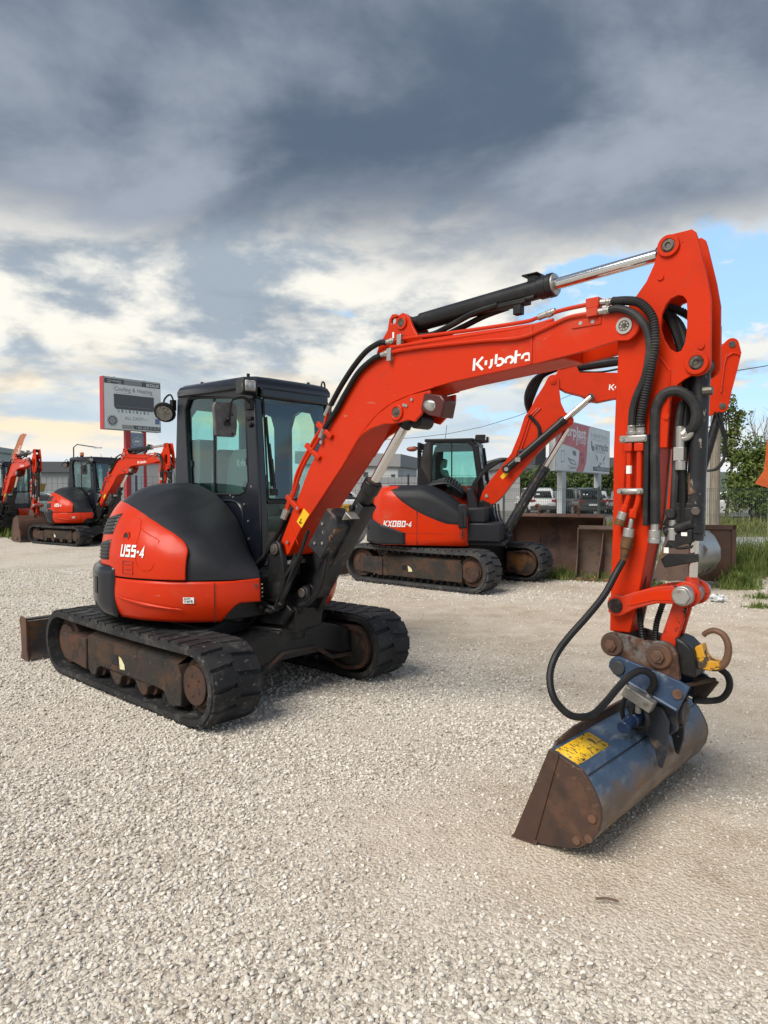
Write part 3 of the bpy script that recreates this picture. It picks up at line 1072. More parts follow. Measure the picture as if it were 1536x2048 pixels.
    d = MB().ball(pol(-47.8, RB + 0.0268, 0.788), 0.010, sc=(0.5, 0.5, 1))
    d.build('sticker_emblem', black_print, stk)

    # ---------------- cab
    body = MB()
    body.prism([(CABX0, 0.92), (0.45, 0.92), (0.44, 1.45), (0.37, 2.36), (0.30, 2.46), (-0.66, 2.50), (-0.78, 2.44), (-0.835, 1.6)], CABY0, CABY0 + 0.045,
               holes=[[(-0.60, 1.60), (-0.655, 2.34), (-0.60, 2.425), (-0.53, 2.44), (0.20, 2.375), (0.265, 2.32), (0.30, 1.66), (0.255, 1.575), (0.18, 1.55), (-0.50, 1.555)]])
    # door side (left) with two openings, and rear
    body.prism([(CABX0, 0.92), (0.45, 0.92), (0.44, 1.45), (0.37, 2.36), (0.30, 2.46), (-0.66, 2.50), (-0.78, 2.44), (-0.835, 1.6)], CABY1 - 0.045, CABY1,
               holes=[[(-0.70, 1.5), (-0.71, 2.2), (-0.66, 2.32), (-0.55, 2.36), (-0.44, 2.32), (-0.39, 2.2), (-0.38, 1.5)],
                      [(-0.16, 1.25), (-0.17, 2.18), (-0.12, 2.30), (-0.02, 2.34), (0.14, 2.31), (0.20, 2.2), (0.24, 1.25)]])
    body.prism([(CABY0 + 0.045, 0.92), (CABY1 - 0.045, 0.92), (CABY1 - 0.045, 2.46), (CABY0 + 0.045, 2.46)], CABX0, CABX0 + 0.05, axis='x',
               holes=[[(0.20, 1.62), (0.78, 1.62), (0.78, 2.28), (0.72, 2.36), (0.26, 2.36), (0.20, 2.28)]])
    body.box(CABX0, 0.42, CABY0 + 0.05, CABY1 - 0.05, 0.93, 0.99)
    body.box(0.40, 0.44, CABY0 + 0.05, CABY1 - 0.05, 0.94, 1.10)
    cab = body.build('cab_body', navy, root, bevel=0.012)
    # front frame: two pillars, header, mid rail
    ff = MB()
    for ya, yb in ((CABY0, CABY0 + 0.075), (CABY1 - 0.075, CABY1)):
        ff.prism([(0.37, 0.95), (0.475, 0.95), (0.465, 1.45), (0.395, 2.36), (0.30, 2.36), (0.36, 1.45)], ya - 0.004, yb + 0.004)
    ff.beam((0.375, CABY0 + 0.06, 2.405), (0.375, CABY1 - 0.06, 2.405), 0.075, 0.085)
    ff.build('windscreen_frame', navy, root, bevel=0.016)
    MB().beam((0.452, CABY0 + 0.08, 1.49), (0.452, CABY1 - 0.08, 1.49), 0.03, 0.035).build('windscreen_rail', blackm, root, bevel=0.005)
    rf = MB()
    def roof(u, w):
        pass
    plan0 = [(-0.80, 0.06), (-0.70, 0.0), (0.28, 0.01), (0.39, 0.07), (0.41, 0.2), (0.41, 0.78), (0.39, 0.91), (0.28, 0.965), (-0.70, 0.97), (-0.80, 0.91)]
    def shrink(pl, k):
        cx, cy = -0.2, 0.485
        return [(cx + (p[0] - cx) * k, cy + (p[1] - cy) * k) for p in pl]
    lv = [(1.0, 2.445), (1.005, 2.485), (0.97, 2.525), (0.90, 2.548), (0.6, 2.562)]
    v, f = [], []
    for k, z in lv:
        v += [(p[0], p[1], z + 0.02 * (-(p[0]) * 0.6)) for p in shrink(plan0, k)]
    n = len(plan0)
    for i in range(len(lv) - 1):
        for j in range(n):
            f.append((i * n + j, i * n + (j + 1) % n, (i + 1) * n + (j + 1) % n, (i + 1) * n + j))
    f += [tuple(reversed(range(n))), tuple((len(lv) - 1) * n + j for j in range(n))]
    rf.add(v, f)
    roof_o = rf.build('cab_roof', navy, root, angle=40, bevel=0.006)
    nb = MB()
    for p in ((-0.45, 0.10), (0.24, 0.10), (0.26, 0.76)):
        nb.cyl((p[0], p[1], 2.52), (p[0], p[1], 2.575), 0.014, n=10)
    nb.build('roof_stud', blackm, roof_o)
    le = MB().tube([(0.33, 0.86, 2.46), (0.335, 0.855, 2.56), (0.335, 0.875, 2.585), (0.335, 0.895, 2.56), (0.34, 0.89, 2.46)], 0.008, n=8, smooth=4)
    le.build('lifting_eye', blackm, roof_o)
    # glazing: proud rubber seal and pane
    def seal(pts, y, dy, name='window_seal', parent=root, r=0.012):
        return MB().tube([(p[0], y, p[1]) for p in pts] + [(pts[0][0], y, pts[0][1])], r, n=6).build(name, hosem, parent)
    win = [(-0.60, 1.60), (-0.655, 2.34), (-0.60, 2.425), (-0.53, 2.44), (0.20, 2.375), (0.265, 2.32), (0.30, 1.66), (0.255, 1.575), (0.18, 1.55), (-0.50, 1.555)]
    w1 = MB().prism([(-0.595, 1.60), (-0.65, 2.34), (-0.60, 2.42), (-0.53, 2.435), (-0.205, 2.41), (-0.195, 1.555), (-0.50, 1.56)], CABY0 + 0.026, CABY0 + 0.031).build('side_window', glass, root)
    w2 = MB().prism([(-0.21, 1.555), (-0.22, 2.415), (0.20, 2.372), (0.262, 2.318), (0.297, 1.66), (0.253, 1.578), (0.18, 1.553)], CABY0 + 0.014, CABY0 + 0.019).build('side_window', glass, root)
    seal(win, CABY0 + 0.006, 0, parent=w2)
    MB().box(-0.215, -0.195, CABY0 + 0.008, CABY0 + 0.036, 1.56, 2.41).build('window_sash', blackm, w1)
    MB().box(0.262, 0.276, CABY0 + 0.002, CABY0 + 0.016, 1.80, 1.86).build('window_latch', black_print, w2)
    MB().box(-0.585, -0.57, CABY0 + 0.012, CABY0 + 0.026, 1.80, 1.86).build('window_latch', black_print, w1)
    # windscreen, lower screen
    ws = MB()
    ws.add([(0.452, CABY0 + 0.075, 1.505), (0.452, CABY1 - 0.075, 1.505), (0.388, CABY1 - 0.075, 2.37), (0.388, CABY0 + 0.075, 2.37)], [(0, 1, 2, 3)])
    wsc = ws.build('windscreen', glass_front, root)
    ws = MB().add([(0.456, CABY0 + 0.075, 1.10), (0.456, CABY1 - 0.075, 1.10), (0.452, CABY1 - 0.075, 1.475), (0.452, CABY0 + 0.075, 1.475)], [(0, 1, 2, 3)])
    ws.build('lower_screen', glass_front, root)
    MB().tube([(0.455, 0.135, 1.52), (0.395, 0.135, 2.35), (0.393, 0.15, 2.365), (0.393, 0.82, 2.365), (0.395, 0.845, 2.35), (0.455, 0.845, 1.52), (0.456, 0.8, 1.51), (0.456, 0.16, 1.51), (0.455, 0.135, 1.52)], 0.009, n=6).build('windscreen_seal', hosem, wsc)
    for nm, x0, x1, z0, z1 in (('door_window', -0.70, -0.39, 1.5, 2.36), ('door_window', -0.17, 0.23, 1.25, 2.34)):
        MB().box(x0 - 0.01, x1 + 0.01, CABY1 - 0.024, CABY1 - 0.02, z0 - 0.01, z1).build(nm, glass, root)
    MB().box(CABX0 + 0.02, CABX0 + 0.024, 0.19, 0.79, 1.61, 2.37).build('rear_window', glass, root)
    # wiper
    wp = MB()
    wp.beam((0.462, 0.165, 1.62), (0.418, 0.145, 2.20), 0.012, 0.02)
    wp.beam((0.47, 0.19, 1.60), (0.44, 0.16, 1.98), 0.016, 0.018)
    wp.tube([(0.47, 0.165, 1.85), (0.465, 0.18, 1.75), (0.472, 0.19, 1.62), (0.474, 0.185, 1.58)], 0.011, n=6)
    wp.box(0.455, 0.49, 0.15, 0.21, 1.545, 1.60)
    wp.build('wiper', blackm, root)
    # ribbed recess and rivets in the panel below the window
    pan = MB().tube([(-0.10, CABY0 - 0.002, 1.50), (0.12, CABY0 - 0.002, 1.49), (0.215, CABY0 - 0.002, 1.42), (0.235, CABY0 - 0.002, 1.30), (0.25, CABY0 - 0.002, 1.02)], 0.011, n=6, smooth=4)
    pan.build('panel_rib', navy, root)
    rv = MB()
    for x, z in ((0.09, 1.53), (0.245, 1.47), (0.30, 1.33), (0.305, 1.18), (0.31, 1.03), (0.345, 1.62), (0.05, 1.545)):
        rv.cyl((x, CABY0 + 0.001, z), (x, CABY0 - 0.007, z), 0.009, n=8)
    rv.build('panel_rivet', steel, root)
    # work light on the roof corner
    wl = MB()
    wl.prism([(0.04, -0.065), (0.065, -0.05), (0.065, 0.05), (0.045, 0.065), (-0.06, 0.06), (-0.085, 0.03), (-0.085, -0.055), (-0.06, -0.065)], -0.07, 0.055)
    wl.xf(Matrix.Translation((0.365, 0.0, 2.445)) @ Matrix.Rotation(R(-12), 4, 'Z'))
    wlo = wl.build('work_light', blackscr, root, bevel=0.008)
    ln_ = MB().box(-0.012, 0.012, -0.048, 0.048, -0.045, 0.045)
    ln_.xf(Matrix.Translation((0.425, -0.02, 2.443)) @ Matrix.Rotation(R(-12), 4, 'Z'))
    ln_.build('light_lens', mat("ribbed_lamp_glass", (0.46, 0.46, 0.44), 0.12, coat=0.5, layers=[((0.20, 0.20, 0.195), 14.0, 0.44, 0.60, 0.2)]), wlo, bevel=0.016, seg=3)
    # mirrors
    mir = MB()
    mir.prism([(-0.10, -0.13), (-0.105, 0.10), (-0.085, 0.135), (0.08, 0.13), (0.105, 0.105), (0.10, -0.06), (0.085, -0.135), (0.06, -0.15), (-0.08, -0.14)], -0.018, 0.018, axis='x')
    mir.xf(Matrix.Translation((0.335, -0.205, 2.165)) @ Matrix.Rotation(R(-6), 4, 'Z') @ Matrix.Rotation(R(4), 4, 'X'))
    mo = mir.build('side_mirror', mirror_back, root, bevel=0.010)
    ms = MB().tube([(0.36, 0.045, 2.29), (0.375, 0.0, 2.325), (0.385, -0.05, 2.345), (0.39, -0.12, 2.335), (0.39, -0.175, 2.31), (0.388, -0.185, 2.27), (0.365, -0.19, 2.13)], 0.011, n=8, smooth=5)
    ms.ball((0.365, -0.195, 2.16), 0.022)
    ms.box(0.352, 0.366, -0.225, -0.17, 2.11, 2.14)
    for z in (2.20, 2.045):
        ms.cyl((0.352, -0.15, z), (0.36, -0.15, z), 0.012, n=10)
    ms.build('mirror_stay', blackm, mo)
    hg = MB()
    hg.box(0.30, 0.385, 0.012, 0.05, 2.255, 2.345)
    hg.box(0.30, 0.375, 0.02, 0.05, 2.17, 2.20)
    hg.cyl((0.35, 0.02, 2.13), (0.35, 0.05, 2.13), 0.02, n=10)
    hg.build('mirror_bracket', blackm, root, bevel=0.006)
    rm = MB()
    rm.ball((0, 0, 0), 0.105, nu=24, nv=10, sc=(0.20, 1, 1))
    rm.xf(Matrix.Translation((-0.90, -0.015, 2.325)) @ Matrix.Rotation(R(-48), 4, 'Z') @ Matrix.Rotation(R(32), 4, 'Y'))
    rmo = rm.build('rear_mirror', hosem, root)
    rgl = MB().cyl((0.0, 0, 0), (0.0225, 0, 0), 0.076, n=28)
    rgl.xf(Matrix.Translation((-0.90, -0.015, 2.325)) @ Matrix.Rotation(R(-48), 4, 'Z') @ Matrix.Rotation(R(32), 4, 'Y'))
    rgl.build('mirror_glass', mirror_glass, rmo)
    rg = MB().tube([(-0.85, 0.06, 2.40), (-0.87, 0.03, 2.49), (-0.91, -0.01, 2.45), (-0.91, -0.03, 2.35)], 0.009, n=6, smooth=4)
    rg.box(-0.87, -0.82, 0.02, 0.06, 2.34, 2.44)
    rg.build('mirror_stay', blackm, rmo)
    # inside
    seat = MB()
    seat.prism([(-0.52, 1.18), (-0.05, 1.20), (-0.03, 1.28), (-0.08, 1.32), (-0.50, 1.30)], 0.26, 0.74)
    so = seat.build('seat', seatm, root, bevel=0.03)
    bk = MB()
    bk.prism([(0.26, 1.28), (0.74, 1.28), (0.76, 1.75), (0.70, 1.93), (0.62, 1.97), (0.38, 1.97), (0.30, 1.93), (0.24, 1.75)], -0.05, 0.05, axis='x')
    bk.xf(Matrix.Translation((-0.50, 0, 0)) @ Matrix.Rotation(R(-8), 4, 'Y') @ Matrix.Translation((-0.18, 0, 0)) @ Matrix.Translation((0.35, 0, 0)))
    bo = bk.build('backrest', seatm, root, bevel=0.03)
    sidebk = MB().prism([(-0.32, 1.50), (-0.02, 1.50), (-0.03, 1.93), (-0.10, 2.02), (-0.26, 2.02), (-0.33, 1.94)], 0.16, 0.22)
    lg = place2d(maker_logo(), (-0.06, 0.197, 1.80), (1, 0, 0), (0, 0, 1), 0.047, 0.062)
    shell = MB().prism([(-0.32, 1.0), (0.14, 1.0), (0.17, 1.60), (0.15, 1.88), (0.08, 1.95), (-0.12, 1.95), (-0.20, 1.88)], 0.20, 0.26)
    sh_o = shell.build('seat_shell', dial, root, bevel=0.02)
    lg.build('seat_wordmark', mat("pale_grey_print", (0.42, 0.43, 0.43), 0.6), sh_o, normals=False, smooth=False)
    cb = MB().box(-0.76, -0.54, 0.12, 0.30, 1.40, 2.06)
    cb.build('rear_locker', dial, root, bevel=0.015)
    for y in (0.15, 0.80):
        MB().box(-0.35, 0.12, y - 0.07, y + 0.07, 1.10, 1.45).build('console', dial, root, bevel=0.02)
    for y in (0.19, 0.78):
        st = MB().tube([(0.04, y, 1.42), (0.06, y, 1.52), (0.07, y, 1.60)], 0.012, n=8)
        st.ball((0.075, y, 1.62), 0.028, sc=(1, 1, 1.7))
        st.build('joystick', blackm, root)
    mon = MB().box(0.20, 0.25, 0.22, 0.44, 1.36, 1.52)
    mon.build('monitor', dial, root, bevel=0.015)
    for y in (0.42, 0.54):
        MB().tube([(0.28, y, 1.0), (0.30, y, 1.25), (0.27, y, 1.42)], 0.012, n=8).build('travel_lever', blackm, root)

    # ---------------- swing post and front clutter
    sw = MB()
    for s in (-1, 1):
        sw.prism([(0.70, 0.56), (1.02, 0.58), (1.12, 0.70), (1.00, 0.78), (1.05, 0.90), (1.01, 1.10), (0.985, 1.185), (0.94, 1.215), (0.89, 1.185), (0.865, 1.10), (0.84, 0.90), (0.74, 0.74)], s * 0.135, s * 0.185)
    sw.prism([(0.66, 0.54), (1.10, 0.54), (1.12, 0.70), (0.96, 0.80), (0.74, 0.74)], -0.14, 0.14)
    for s in (-1, 1):
        sw.prism([(1.02, 0.56), (1.16, 0.70), (1.22, 0.80), (1.22, 0.86), (1.17, 0.885), (1.12, 0.86), (0.98, 0.72)], s * 0.065, s * 0.115)
    post = sw.build('swing_bracket', blackm, root, bevel=0.012)
    pn = MB()
    pn.cyl((0.94, -0.205, 1.146), (0.94, 0.205, 1.146), 0.042, n=20)
    pn.cyl((0.94, -0.212, 1.146), (0.94, -0.20, 1.146), 0.022, n=12)
    pn.build('boom_foot_pin', pinm, post, bevel=0.003)
    MB().cyl((1.165, -0.13, 0.83), (1.165, 0.13, 0.83), 0.036, n=18).build('cylinder_foot_pin', pinm, post, bevel=0.003)
    ks = MB()
    ks.cyl((0.86, 0, 0.44), (0.86, 0, 0.60), 0.14, n=28)
    ks.prism([(0.52, -0.30), (0.98, -0.17), (1.02, 0.0), (0.98, 0.17), (0.52, 0.30)], 0.50, 0.545, axis='z')
    ks.prism([(0.50, -0.32), (0.94, -0.16), (0.98, 0.0), (0.94, 0.16), (0.50, 0.32)], 0.665, 0.70, axis='z')
    ks.build('king_post', blackm, root, bevel=0.012)
    lpf = MB().tube([(0.985, -0.18, 0.51), (0.90, -0.22, 0.502), (0.72, -0.28, 0.50), (0.52, -0.36, 0.52)], 0.02, n=6)
    lpf.build('post_flange', framem, root)
    # swing cylinder eye and grease tube, right of the post
    sc_ = MB()
    sc_.cyl((0.70, -0.36, 0.60), (0.70, -0.36, 0.74), 0.055, n=18)
    sc_.cyl((0.44, -0.38, 0.66), (0.70, -0.36, 0.66), 0.034, n=14)
    sc_.build('swing_cylinder', blackm, root, bevel=0.006)
    MB().cyl((0.56, -0.42, 0.705), (0.64, -0.40, 0.705), 0.018, n=10).build('grease_tube', redcable, root)
    rnd = random.Random(4)
    hs = []
    for k in range(9):
        y = -0.12 + 0.034 * k
        hs.append([(0.50, y * 1.3, 0.74 + 0.02 * rnd.random()), (0.74, y * 1.4, 0.84 + 0.05 * rnd.random()), (0.86, y, 1.04), (0.90, y * 0.9, 1.16 + 0.04 * rnd.random()), (1.00 + 0.02 * rnd.random(), y * 0.8, 1.42)])
    for k in range(7):
        q = rnd.random
        hs.append([(0.52 + 0.06 * q(), -0.20 - 0.03 * k, 1.02 - 0.07 * k), (0.66 + 0.08 * q(), -0.30 + 0.06 * q(), 0.92 - 0.06 * k), (0.80 + 0.06 * q(), -0.27 + 0.06 * q(), 0.76 - 0.05 * q()), (0.95 + 0.08 * q(), -0.24 + 0.05 * q(), 0.68 + 0.12 * q()), (1.05 + 0.08 * q(), -0.21, 0.80 + 0.16 * q()), (1.10 + 0.10 * q(), -0.14, 1.02 + 0.1 * q())])
    for p in hs:
        MB().tube(p, 0.015, n=7, smooth=5).build('hose', hosem, root)
    MB().tube([(1.16, -0.14, 0.74), (1.30, -0.17, 0.78), (1.42, -0.165, 0.92), (1.46, -0.15, 1.10), (1.47, -0.13, 1.25)], 0.019, n=8, smooth=6).build('hose', hosem, root)
    MB().tube([(1.0, -0.22, 0.69), (1.06, -0.21, 0.82), (1.14, -0.20, 0.98), (1.22, -0.17, 1.16), (1.27, -0.15, 1.3)], 0.014, n=8, smooth=6).build('hose', hosem, root)
    fit = MB()
    for x, y, z in ((0.62, -0.30, 0.98), (0.64, -0.31, 0.93), (0.72, -0.29, 0.90), (0.84, -0.255, 0.70), (0.90, -0.25, 0.68), (0.97, -0.235, 0.70), (1.02, -0.22, 0.74)):
        fit.cyl((x, y, z), (x + 0.03, y - 0.01, z + 0.012), 0.014, n=6)
    fit.build('hose_fitting', pinm, root)
    cl = MB()
    for k in range(4):
        cl.box(0.895, 0.915, -0.12 + 0.07 * k, -0.06 + 0.07 * k, 1.015, 1.05)
    cl.build('hose_clamp', steel, root, bevel=0.004)
    cm = MB()
    cm.box(0.47, 0.62, -0.34, -0.10, 0.70, 0.80)
    cm.box(0.50, 0.56, -0.30, -0.2, 0.80, 1.00)
    cm.box(0.48, 0.66, -0.08, 0.30, 0.70, 0.92)
    cm.build('valve_block', blackm, root, bevel=0.01)

    # ---------------- boom
    up = [(0.938, 1.20), (1.055, 1.405), (1.158, 1.573), (1.25, 1.735), (1.412, 1.957), (1.56, 2.147), (1.677, 2.287), (1.781, 2.390), (1.873, 2.455), (1.97, 2.497), (2.125, 2.518), (2.288, 2.526), (2.645, 2.515), (3.008, 2.502), (3.242, 2.49), (3.44, 2.478), (3.585, 2.478)]
    tip = arc(3.588, 2.403, 0.075, 90, -78, 9)
    lo = [(3.55, 2.338), (3.397, 2.312), (3.06, 2.277), (2.819, 2.260), (2.556, 2.240), (2.368, 2.217), (2.217, 2.195), (2.062, 2.155), (1.94, 2.095), (1.827, 2.005), (1.733, 1.910), (1.603, 1.760), (1.358, 1.502), (1.162, 1.300), (1.03, 1.115)]
    foot = [(1.0, 1.095), (0.95, 1.09), (0.905, 1.12), (0.90, 1.165)]
    prof = up + tip[1:] + lo + foot
    bm_ = MB()
    # closed box to just short of the tip, then two cheeks
    cut = 3.20
    main = [p for p in up if p[0] <= cut + 0.05] + [(cut + 0.05, 2.29)] + [p for p in lo if p[0] < cut] + foot
    bm_.prism(main, -0.118, 0.118)
    boom = bm_.build('boom', paint, root, bevel=0.007)
    for s in (-1, 1):
        MB().prism(prof, s * 0.115, s * 0.131).build('boom_cheek', paint, boom, bevel=0.004)
    # tip doubler with edge seam
    for s in (-1, 1):
        td = MB().prism([(3.09, 2.494), (3.44, 2.480), (3.585, 2.480)] + tip[1:] + [(3.55, 2.336), (3.40, 2.310), (3.10, 2.278)], s * 0.131, s * 0.140)
        td.build('tip_doubler', paint, boom, bevel=0.003)
        MB().box(3.06, 3.075, s * 0.131, s * 0.136, 2.285, 2.492).build('weld_seam', paint, boom, bevel=0.002)
    # lower gusset that carries the lift cylinder head
    gus = [(1.733, 1.918), (1.80, 1.965), (1.90, 2.005), (1.99, 2.022), (2.06, 2.018), (2.14, 2.025), (2.20, 2.035), (2.25, 2.02), (2.30, 2.06), (2.375, 2.165), (2.375, 2.205), (2.22, 2.19), (2.062, 2.15), (1.94, 2.09), (1.827, 2.0)]
    for s in (-1, 1):
        MB().prism(gus, s * 0.119, s * 0.139).build('cylinder_lug', paint, boom, bevel=0.004)
        fl = MB().tube([(p[0], s * 0.131, p[1]) for p in [(1.66, 1.83), (1.75, 1.935), (1.827, 2.01), (1.94, 2.098), (2.062, 2.157), (2.22, 2.196), (2.40, 2.223)]], 0.006, n=6, smooth=4)
        fl.build('gusset_weld', paint, boom)
        bo_ = MB().ring((2.109, s * 0.138, 2.088), (2.109, s * 0.152, 2.088), 0.052, 0.034)
        bo_.build('pin_boss', paint, boom, bevel=0.004)
        pp = MB().cyl((2.109, s * 0.10, 2.088), (2.109, s * 0.150, 2.088), 0.034, n=20)
        pp.cyl((2.109, s * 0.149, 2.088), (2.109, s * 0.156, 2.088), 0.016, n=6)
        pp.build('lug_pin', pinm, boom, bevel=0.003)
        tb = MB().ring((3.588, s * 0.138, 2.403), (3.588, s * 0.147, 2.403), 0.040, 0.027)
        tb.cyl((3.588, s * 0.12, 2.403), (3.588, s * 0.142, 2.403), 0.027, n=20)
        for k in range(8):
            a = R(45 * k)
            tb.cyl((3.588 + 0.018 * math.cos(a), s * 0.142, 2.403 + 0.018 * math.sin(a)), (3.588 + 0.018 * math.cos(a), s * 0.146, 2.403 + 0.018 * math.sin(a)), 0.005, n=6)
        tb.build('tip_pin', steel, boom)
        MB().cyl((3.588, s * 0.1425, 2.403), (3.588, s * 0.1445, 2.403), 0.0255, n=20).build('pin_recess', pinm, boom)
    bb = MB()
    for x, z in ((2.235, 2.16), (2.19, 2.125), (3.36, 2.452), (3.425, 2.45), (2.17, 2.13)):
        bolt(bb, (x, -0.139, z), (0, -1, 0), 0.011, 0.009)
    bb.build('bolt', steel, boom)
    # boom work lamp
    lm = MB()
    lm.prism([(2.31, 2.09), (2.34, 2.19), (2.47, 2.165), (2.50, 2.13), (2.475, 2.03), (2.36, 2.055)], -0.155, -0.03)
    lmo = lm.build('boom_lamp', mat("dark_red_lamp_housing", (0.07, 0.012, 0.010), 0.35), boom, bevel=0.01)
    ll = MB()
    ll.ball((0, 0, 0), 0.05, sc=(1.2, 0.28, 0.72))
    ll.xf(Matrix.Translation((2.40, -0.150, 2.105)) @ Matrix.Rotation(R(18), 4, 'Y') @ Matrix.Rotation(R(15), 4, 'Z'))
    ll.build('lamp_lens', mat("dull_lamp_glass", (0.30, 0.30, 0.285), 0.15, coat=0.5, layers=[((0.16, 0.16, 0.155), 22.0, 0.45, 0.62, 0.2)]), lmo)
    cv = MB().cyl((2.20, -0.07, 2.035), (2.20, 0.07, 2.035), 0.05, n=16)
    cv.build('hose_guide', blackm, boom, bevel=0.008)
    # arm cylinder bracket on top of the boom
    brk = [(1.86, 2.455), (1.90, 2.555), (1.975, 2.64), (1.99, 2.71), (2.015, 2.737), (2.045, 2.735), (2.07, 2.722), (2.105, 2.733), (2.14, 2.718), (2.163, 2.69), (2.185, 2.64), (2.225, 2.575), (2.28, 2.525), (2.1, 2.50)]
    for s in (-1, 1):
        MB().prism(brk, s * 0.060, s * 0.082, holes=[arc(2.027, 2.692, 0.020, 0, 330, 11)]).build('cylinder_bracket', paint, boom, bevel=0.004)
        pb = MB().ring((2.10, s * 0.08, 2.668), (2.10, s * 0.094, 2.668), 0.044, 0.027)
        pb.build('bracket_boss', paint, boom, bevel=0.003)
        MB().cyl((2.10, s * 0.05, 2.668), (2.10, s * 0.092, 2.668), 0.027, n=18).build('bracket_pin', pinm, boom, bevel=0.003)
    # decals
    place2d(maker_logo(), (2.683, -0.1325, 2.288), (0.372, 0, 0.012), (0.09, 0, 1), 0.0915, 0.070).build('boom_wordmark', white, boom, normals=False, smooth=False)
    place2d(maker_logo(), (3.071, 0.1325, 2.288), (-0.372, 0, -0.012), (0.09, 0, 1), 0.0915, 0.070).build('boom_wordmark', white, boom, normals=False, smooth=False)
    yd = MB().add([(1.202, -0.1325, 1.458), (1.262, -0.1325, 1.415), (1.176, -0.1325, 1.312), (1.122, -0.1325, 1.358)], [(0, 1, 2, 3)]).build('warning_decal', yellow, boom)
    pic = MB()
    pic.tube([(1.150, -0.1335, 1.352), (1.168, -0.1335, 1.366), (1.160, -0.1335, 1.345), (1.182, -0.1335, 1.352)], 0.004, n=4)
    pic.ball((1.172, -0.1335, 1.375), 0.006)
    pic.build('decal_pictogram', black_print, yd)
    MB().box(2.02, 2.035, -0.084, -0.0825, 2.575, 2.62).build('warning_decal', white, boom)
    # steel pipes along the boom
    pips = [
        [(2.06, -0.11, 2.556), (2.15, -0.11, 2.557), (2.577, -0.11, 2.535), (2.996, -0.11, 2.522), (3.10, -0.11, 2.532), (3.25, -0.115, 2.546), (3.40, -0.12, 2.548)],
        [(2.04, -0.145, 2.474), (2.121, -0.145, 2.476), (2.285, -0.145, 2.474), (2.57, -0.145, 2.460), (2.80, -0.145, 2.446), (2.95, -0.145, 2.432), (3.06, -0.145, 2.436), (3.189, -0.145, 2.466), (3.289, -0.145, 2.492), (3.42, -0.145, 2.494)],
        [(2.04, -0.128, 2.513), (2.519, -0.125, 2.500), (3.008, -0.122, 2.488), (3.193, -0.12, 2.500)],
        [(2.06, 0.11, 2.556), (2.577, 0.11, 2.535), (2.996, 0.11, 2.522), (3.25, 0.115, 2.546), (3.40, 0.12, 2.548)]]
    for p in pips:
        MB().tube(p, 0.0115, n=8, smooth=5).build('pipe', paint, boom)
    ends = MB()
    ends.box(3.385, 3.455, -0.145, -0.095, 2.520, 2.572)
    ends.box(3.40, 3.46, -0.17, -0.12, 2.472, 2.514)
    ends.box(3.31, 3.47, -0.146, -0.139, 2.430, 2.470)
    ends.build('pipe_block', paint, boom, bevel=0.006)
    fb = MB()
    for p, q in (((3.455, -0.12, 2.545), (3.52, -0.125, 2.538)), ((3.46, -0.15, 2.492), (3.52, -0.155, 2.490)), ((2.00, -0.12, 2.553), (2.065, -0.112, 2.556)), ((1.98, -0.148, 2.468), (2.05, -0.146, 2.474)), ((3.10, -0.115, 2.53), (3.2, -0.11, 2.55))):
        fb.cyl(p, q, 0.017, n=10)
        m = [(a + b) / 2 for a, b in zip(p, q)]
        fb.cyl(m, [a + (b - a) * 0.8 for a, b in zip(p, q)], 0.0215, n=6)
    fb.box(2.10, 2.135, -0.135, -0.10, 2.515, 2.585)
    fb.box(2.04, 2.075, -0.165, -0.13, 2.42, 2.50)
    fb.build('pipe_fitting', steel, boom, bevel=0.002)
    # hoses over the crank, pipes down the lower leg
    for p in ([(2.0, -0.12, 2.553), (1.944, -0.125, 2.555), (1.832, -0.13, 2.515), (1.715, -0.135, 2.425), (1.594, -0.14, 2.30), (1.50, -0.14, 2.187)],
              [(1.98, -0.15, 2.466), (1.905, -0.15, 2.448), (1.777, -0.15, 2.379), (1.659, -0.15, 2.257), (1.56, -0.15, 2.14), (1.444, -0.15, 2.025)],
              [(2.0, 0.12, 2.553), (1.832, 0.13, 2.515), (1.594, 0.14, 2.30), (1.44, 0.14, 2.1)]):
        MB().tube(p, 0.019, n=9, smooth=6).build('hose', hosem, boom)
    for o_ in (0.0, 0.035):
        MB().tube([(1.49 - o_ * 1.5, -0.150, 2.17 - o_ * 4), (1.41 - o_, -0.150, 1.99), (1.245 - o_, -0.150, 1.80), (1.172 - o_, -0.150, 1.69), (1.128 - o_ * 0.6, -0.150, 1.59), (1.06 - o_ * 0.6, -0.150, 1.48), (1.04 - o_ * 0.4, -0.150, 1.44)], 0.0125, n=8, smooth=5).build('pipe', paint, boom)
    lcl = MB()
    for x, z in ((1.425, 2.02), (1.30, 1.875), (1.085, 1.50)):
        lcl.beam((x - 0.05, -0.150, z + 0.045), (x + 0.085, -0.140, z - 0.06), 0.035, 0.03, up=(0, 1, 0))
    lcl.build('pipe_clamp', paint, boom, bevel=0.004)
    lf = MB()
    for p, q in (((1.50, -0.15, 2.18), (1.455, -0.15, 2.115)), ((1.44, -0.15, 2.02), (1.40, -0.15, 1.965)), ((1.045, -0.15, 1.445), (1.0, -0.15, 1.375)), ((1.02, -0.15, 1.445), (0.98, -0.15, 1.38))):
        lf.cyl(p, q, 0.018, n=8)
    bolt(lf, (1.41, -0.145, 1.93), (0, -1, 0), 0.014, 0.012)
    bolt(lf, (1.15, -0.145, 1.46), (0, -1, 0), 0.014, 0.012)
    bolt(lf, (1.03, -0.14, 1.20), (0, -1, 0), 0.012, 0.010)
    lf.build('pipe_fitting', steel, boom)
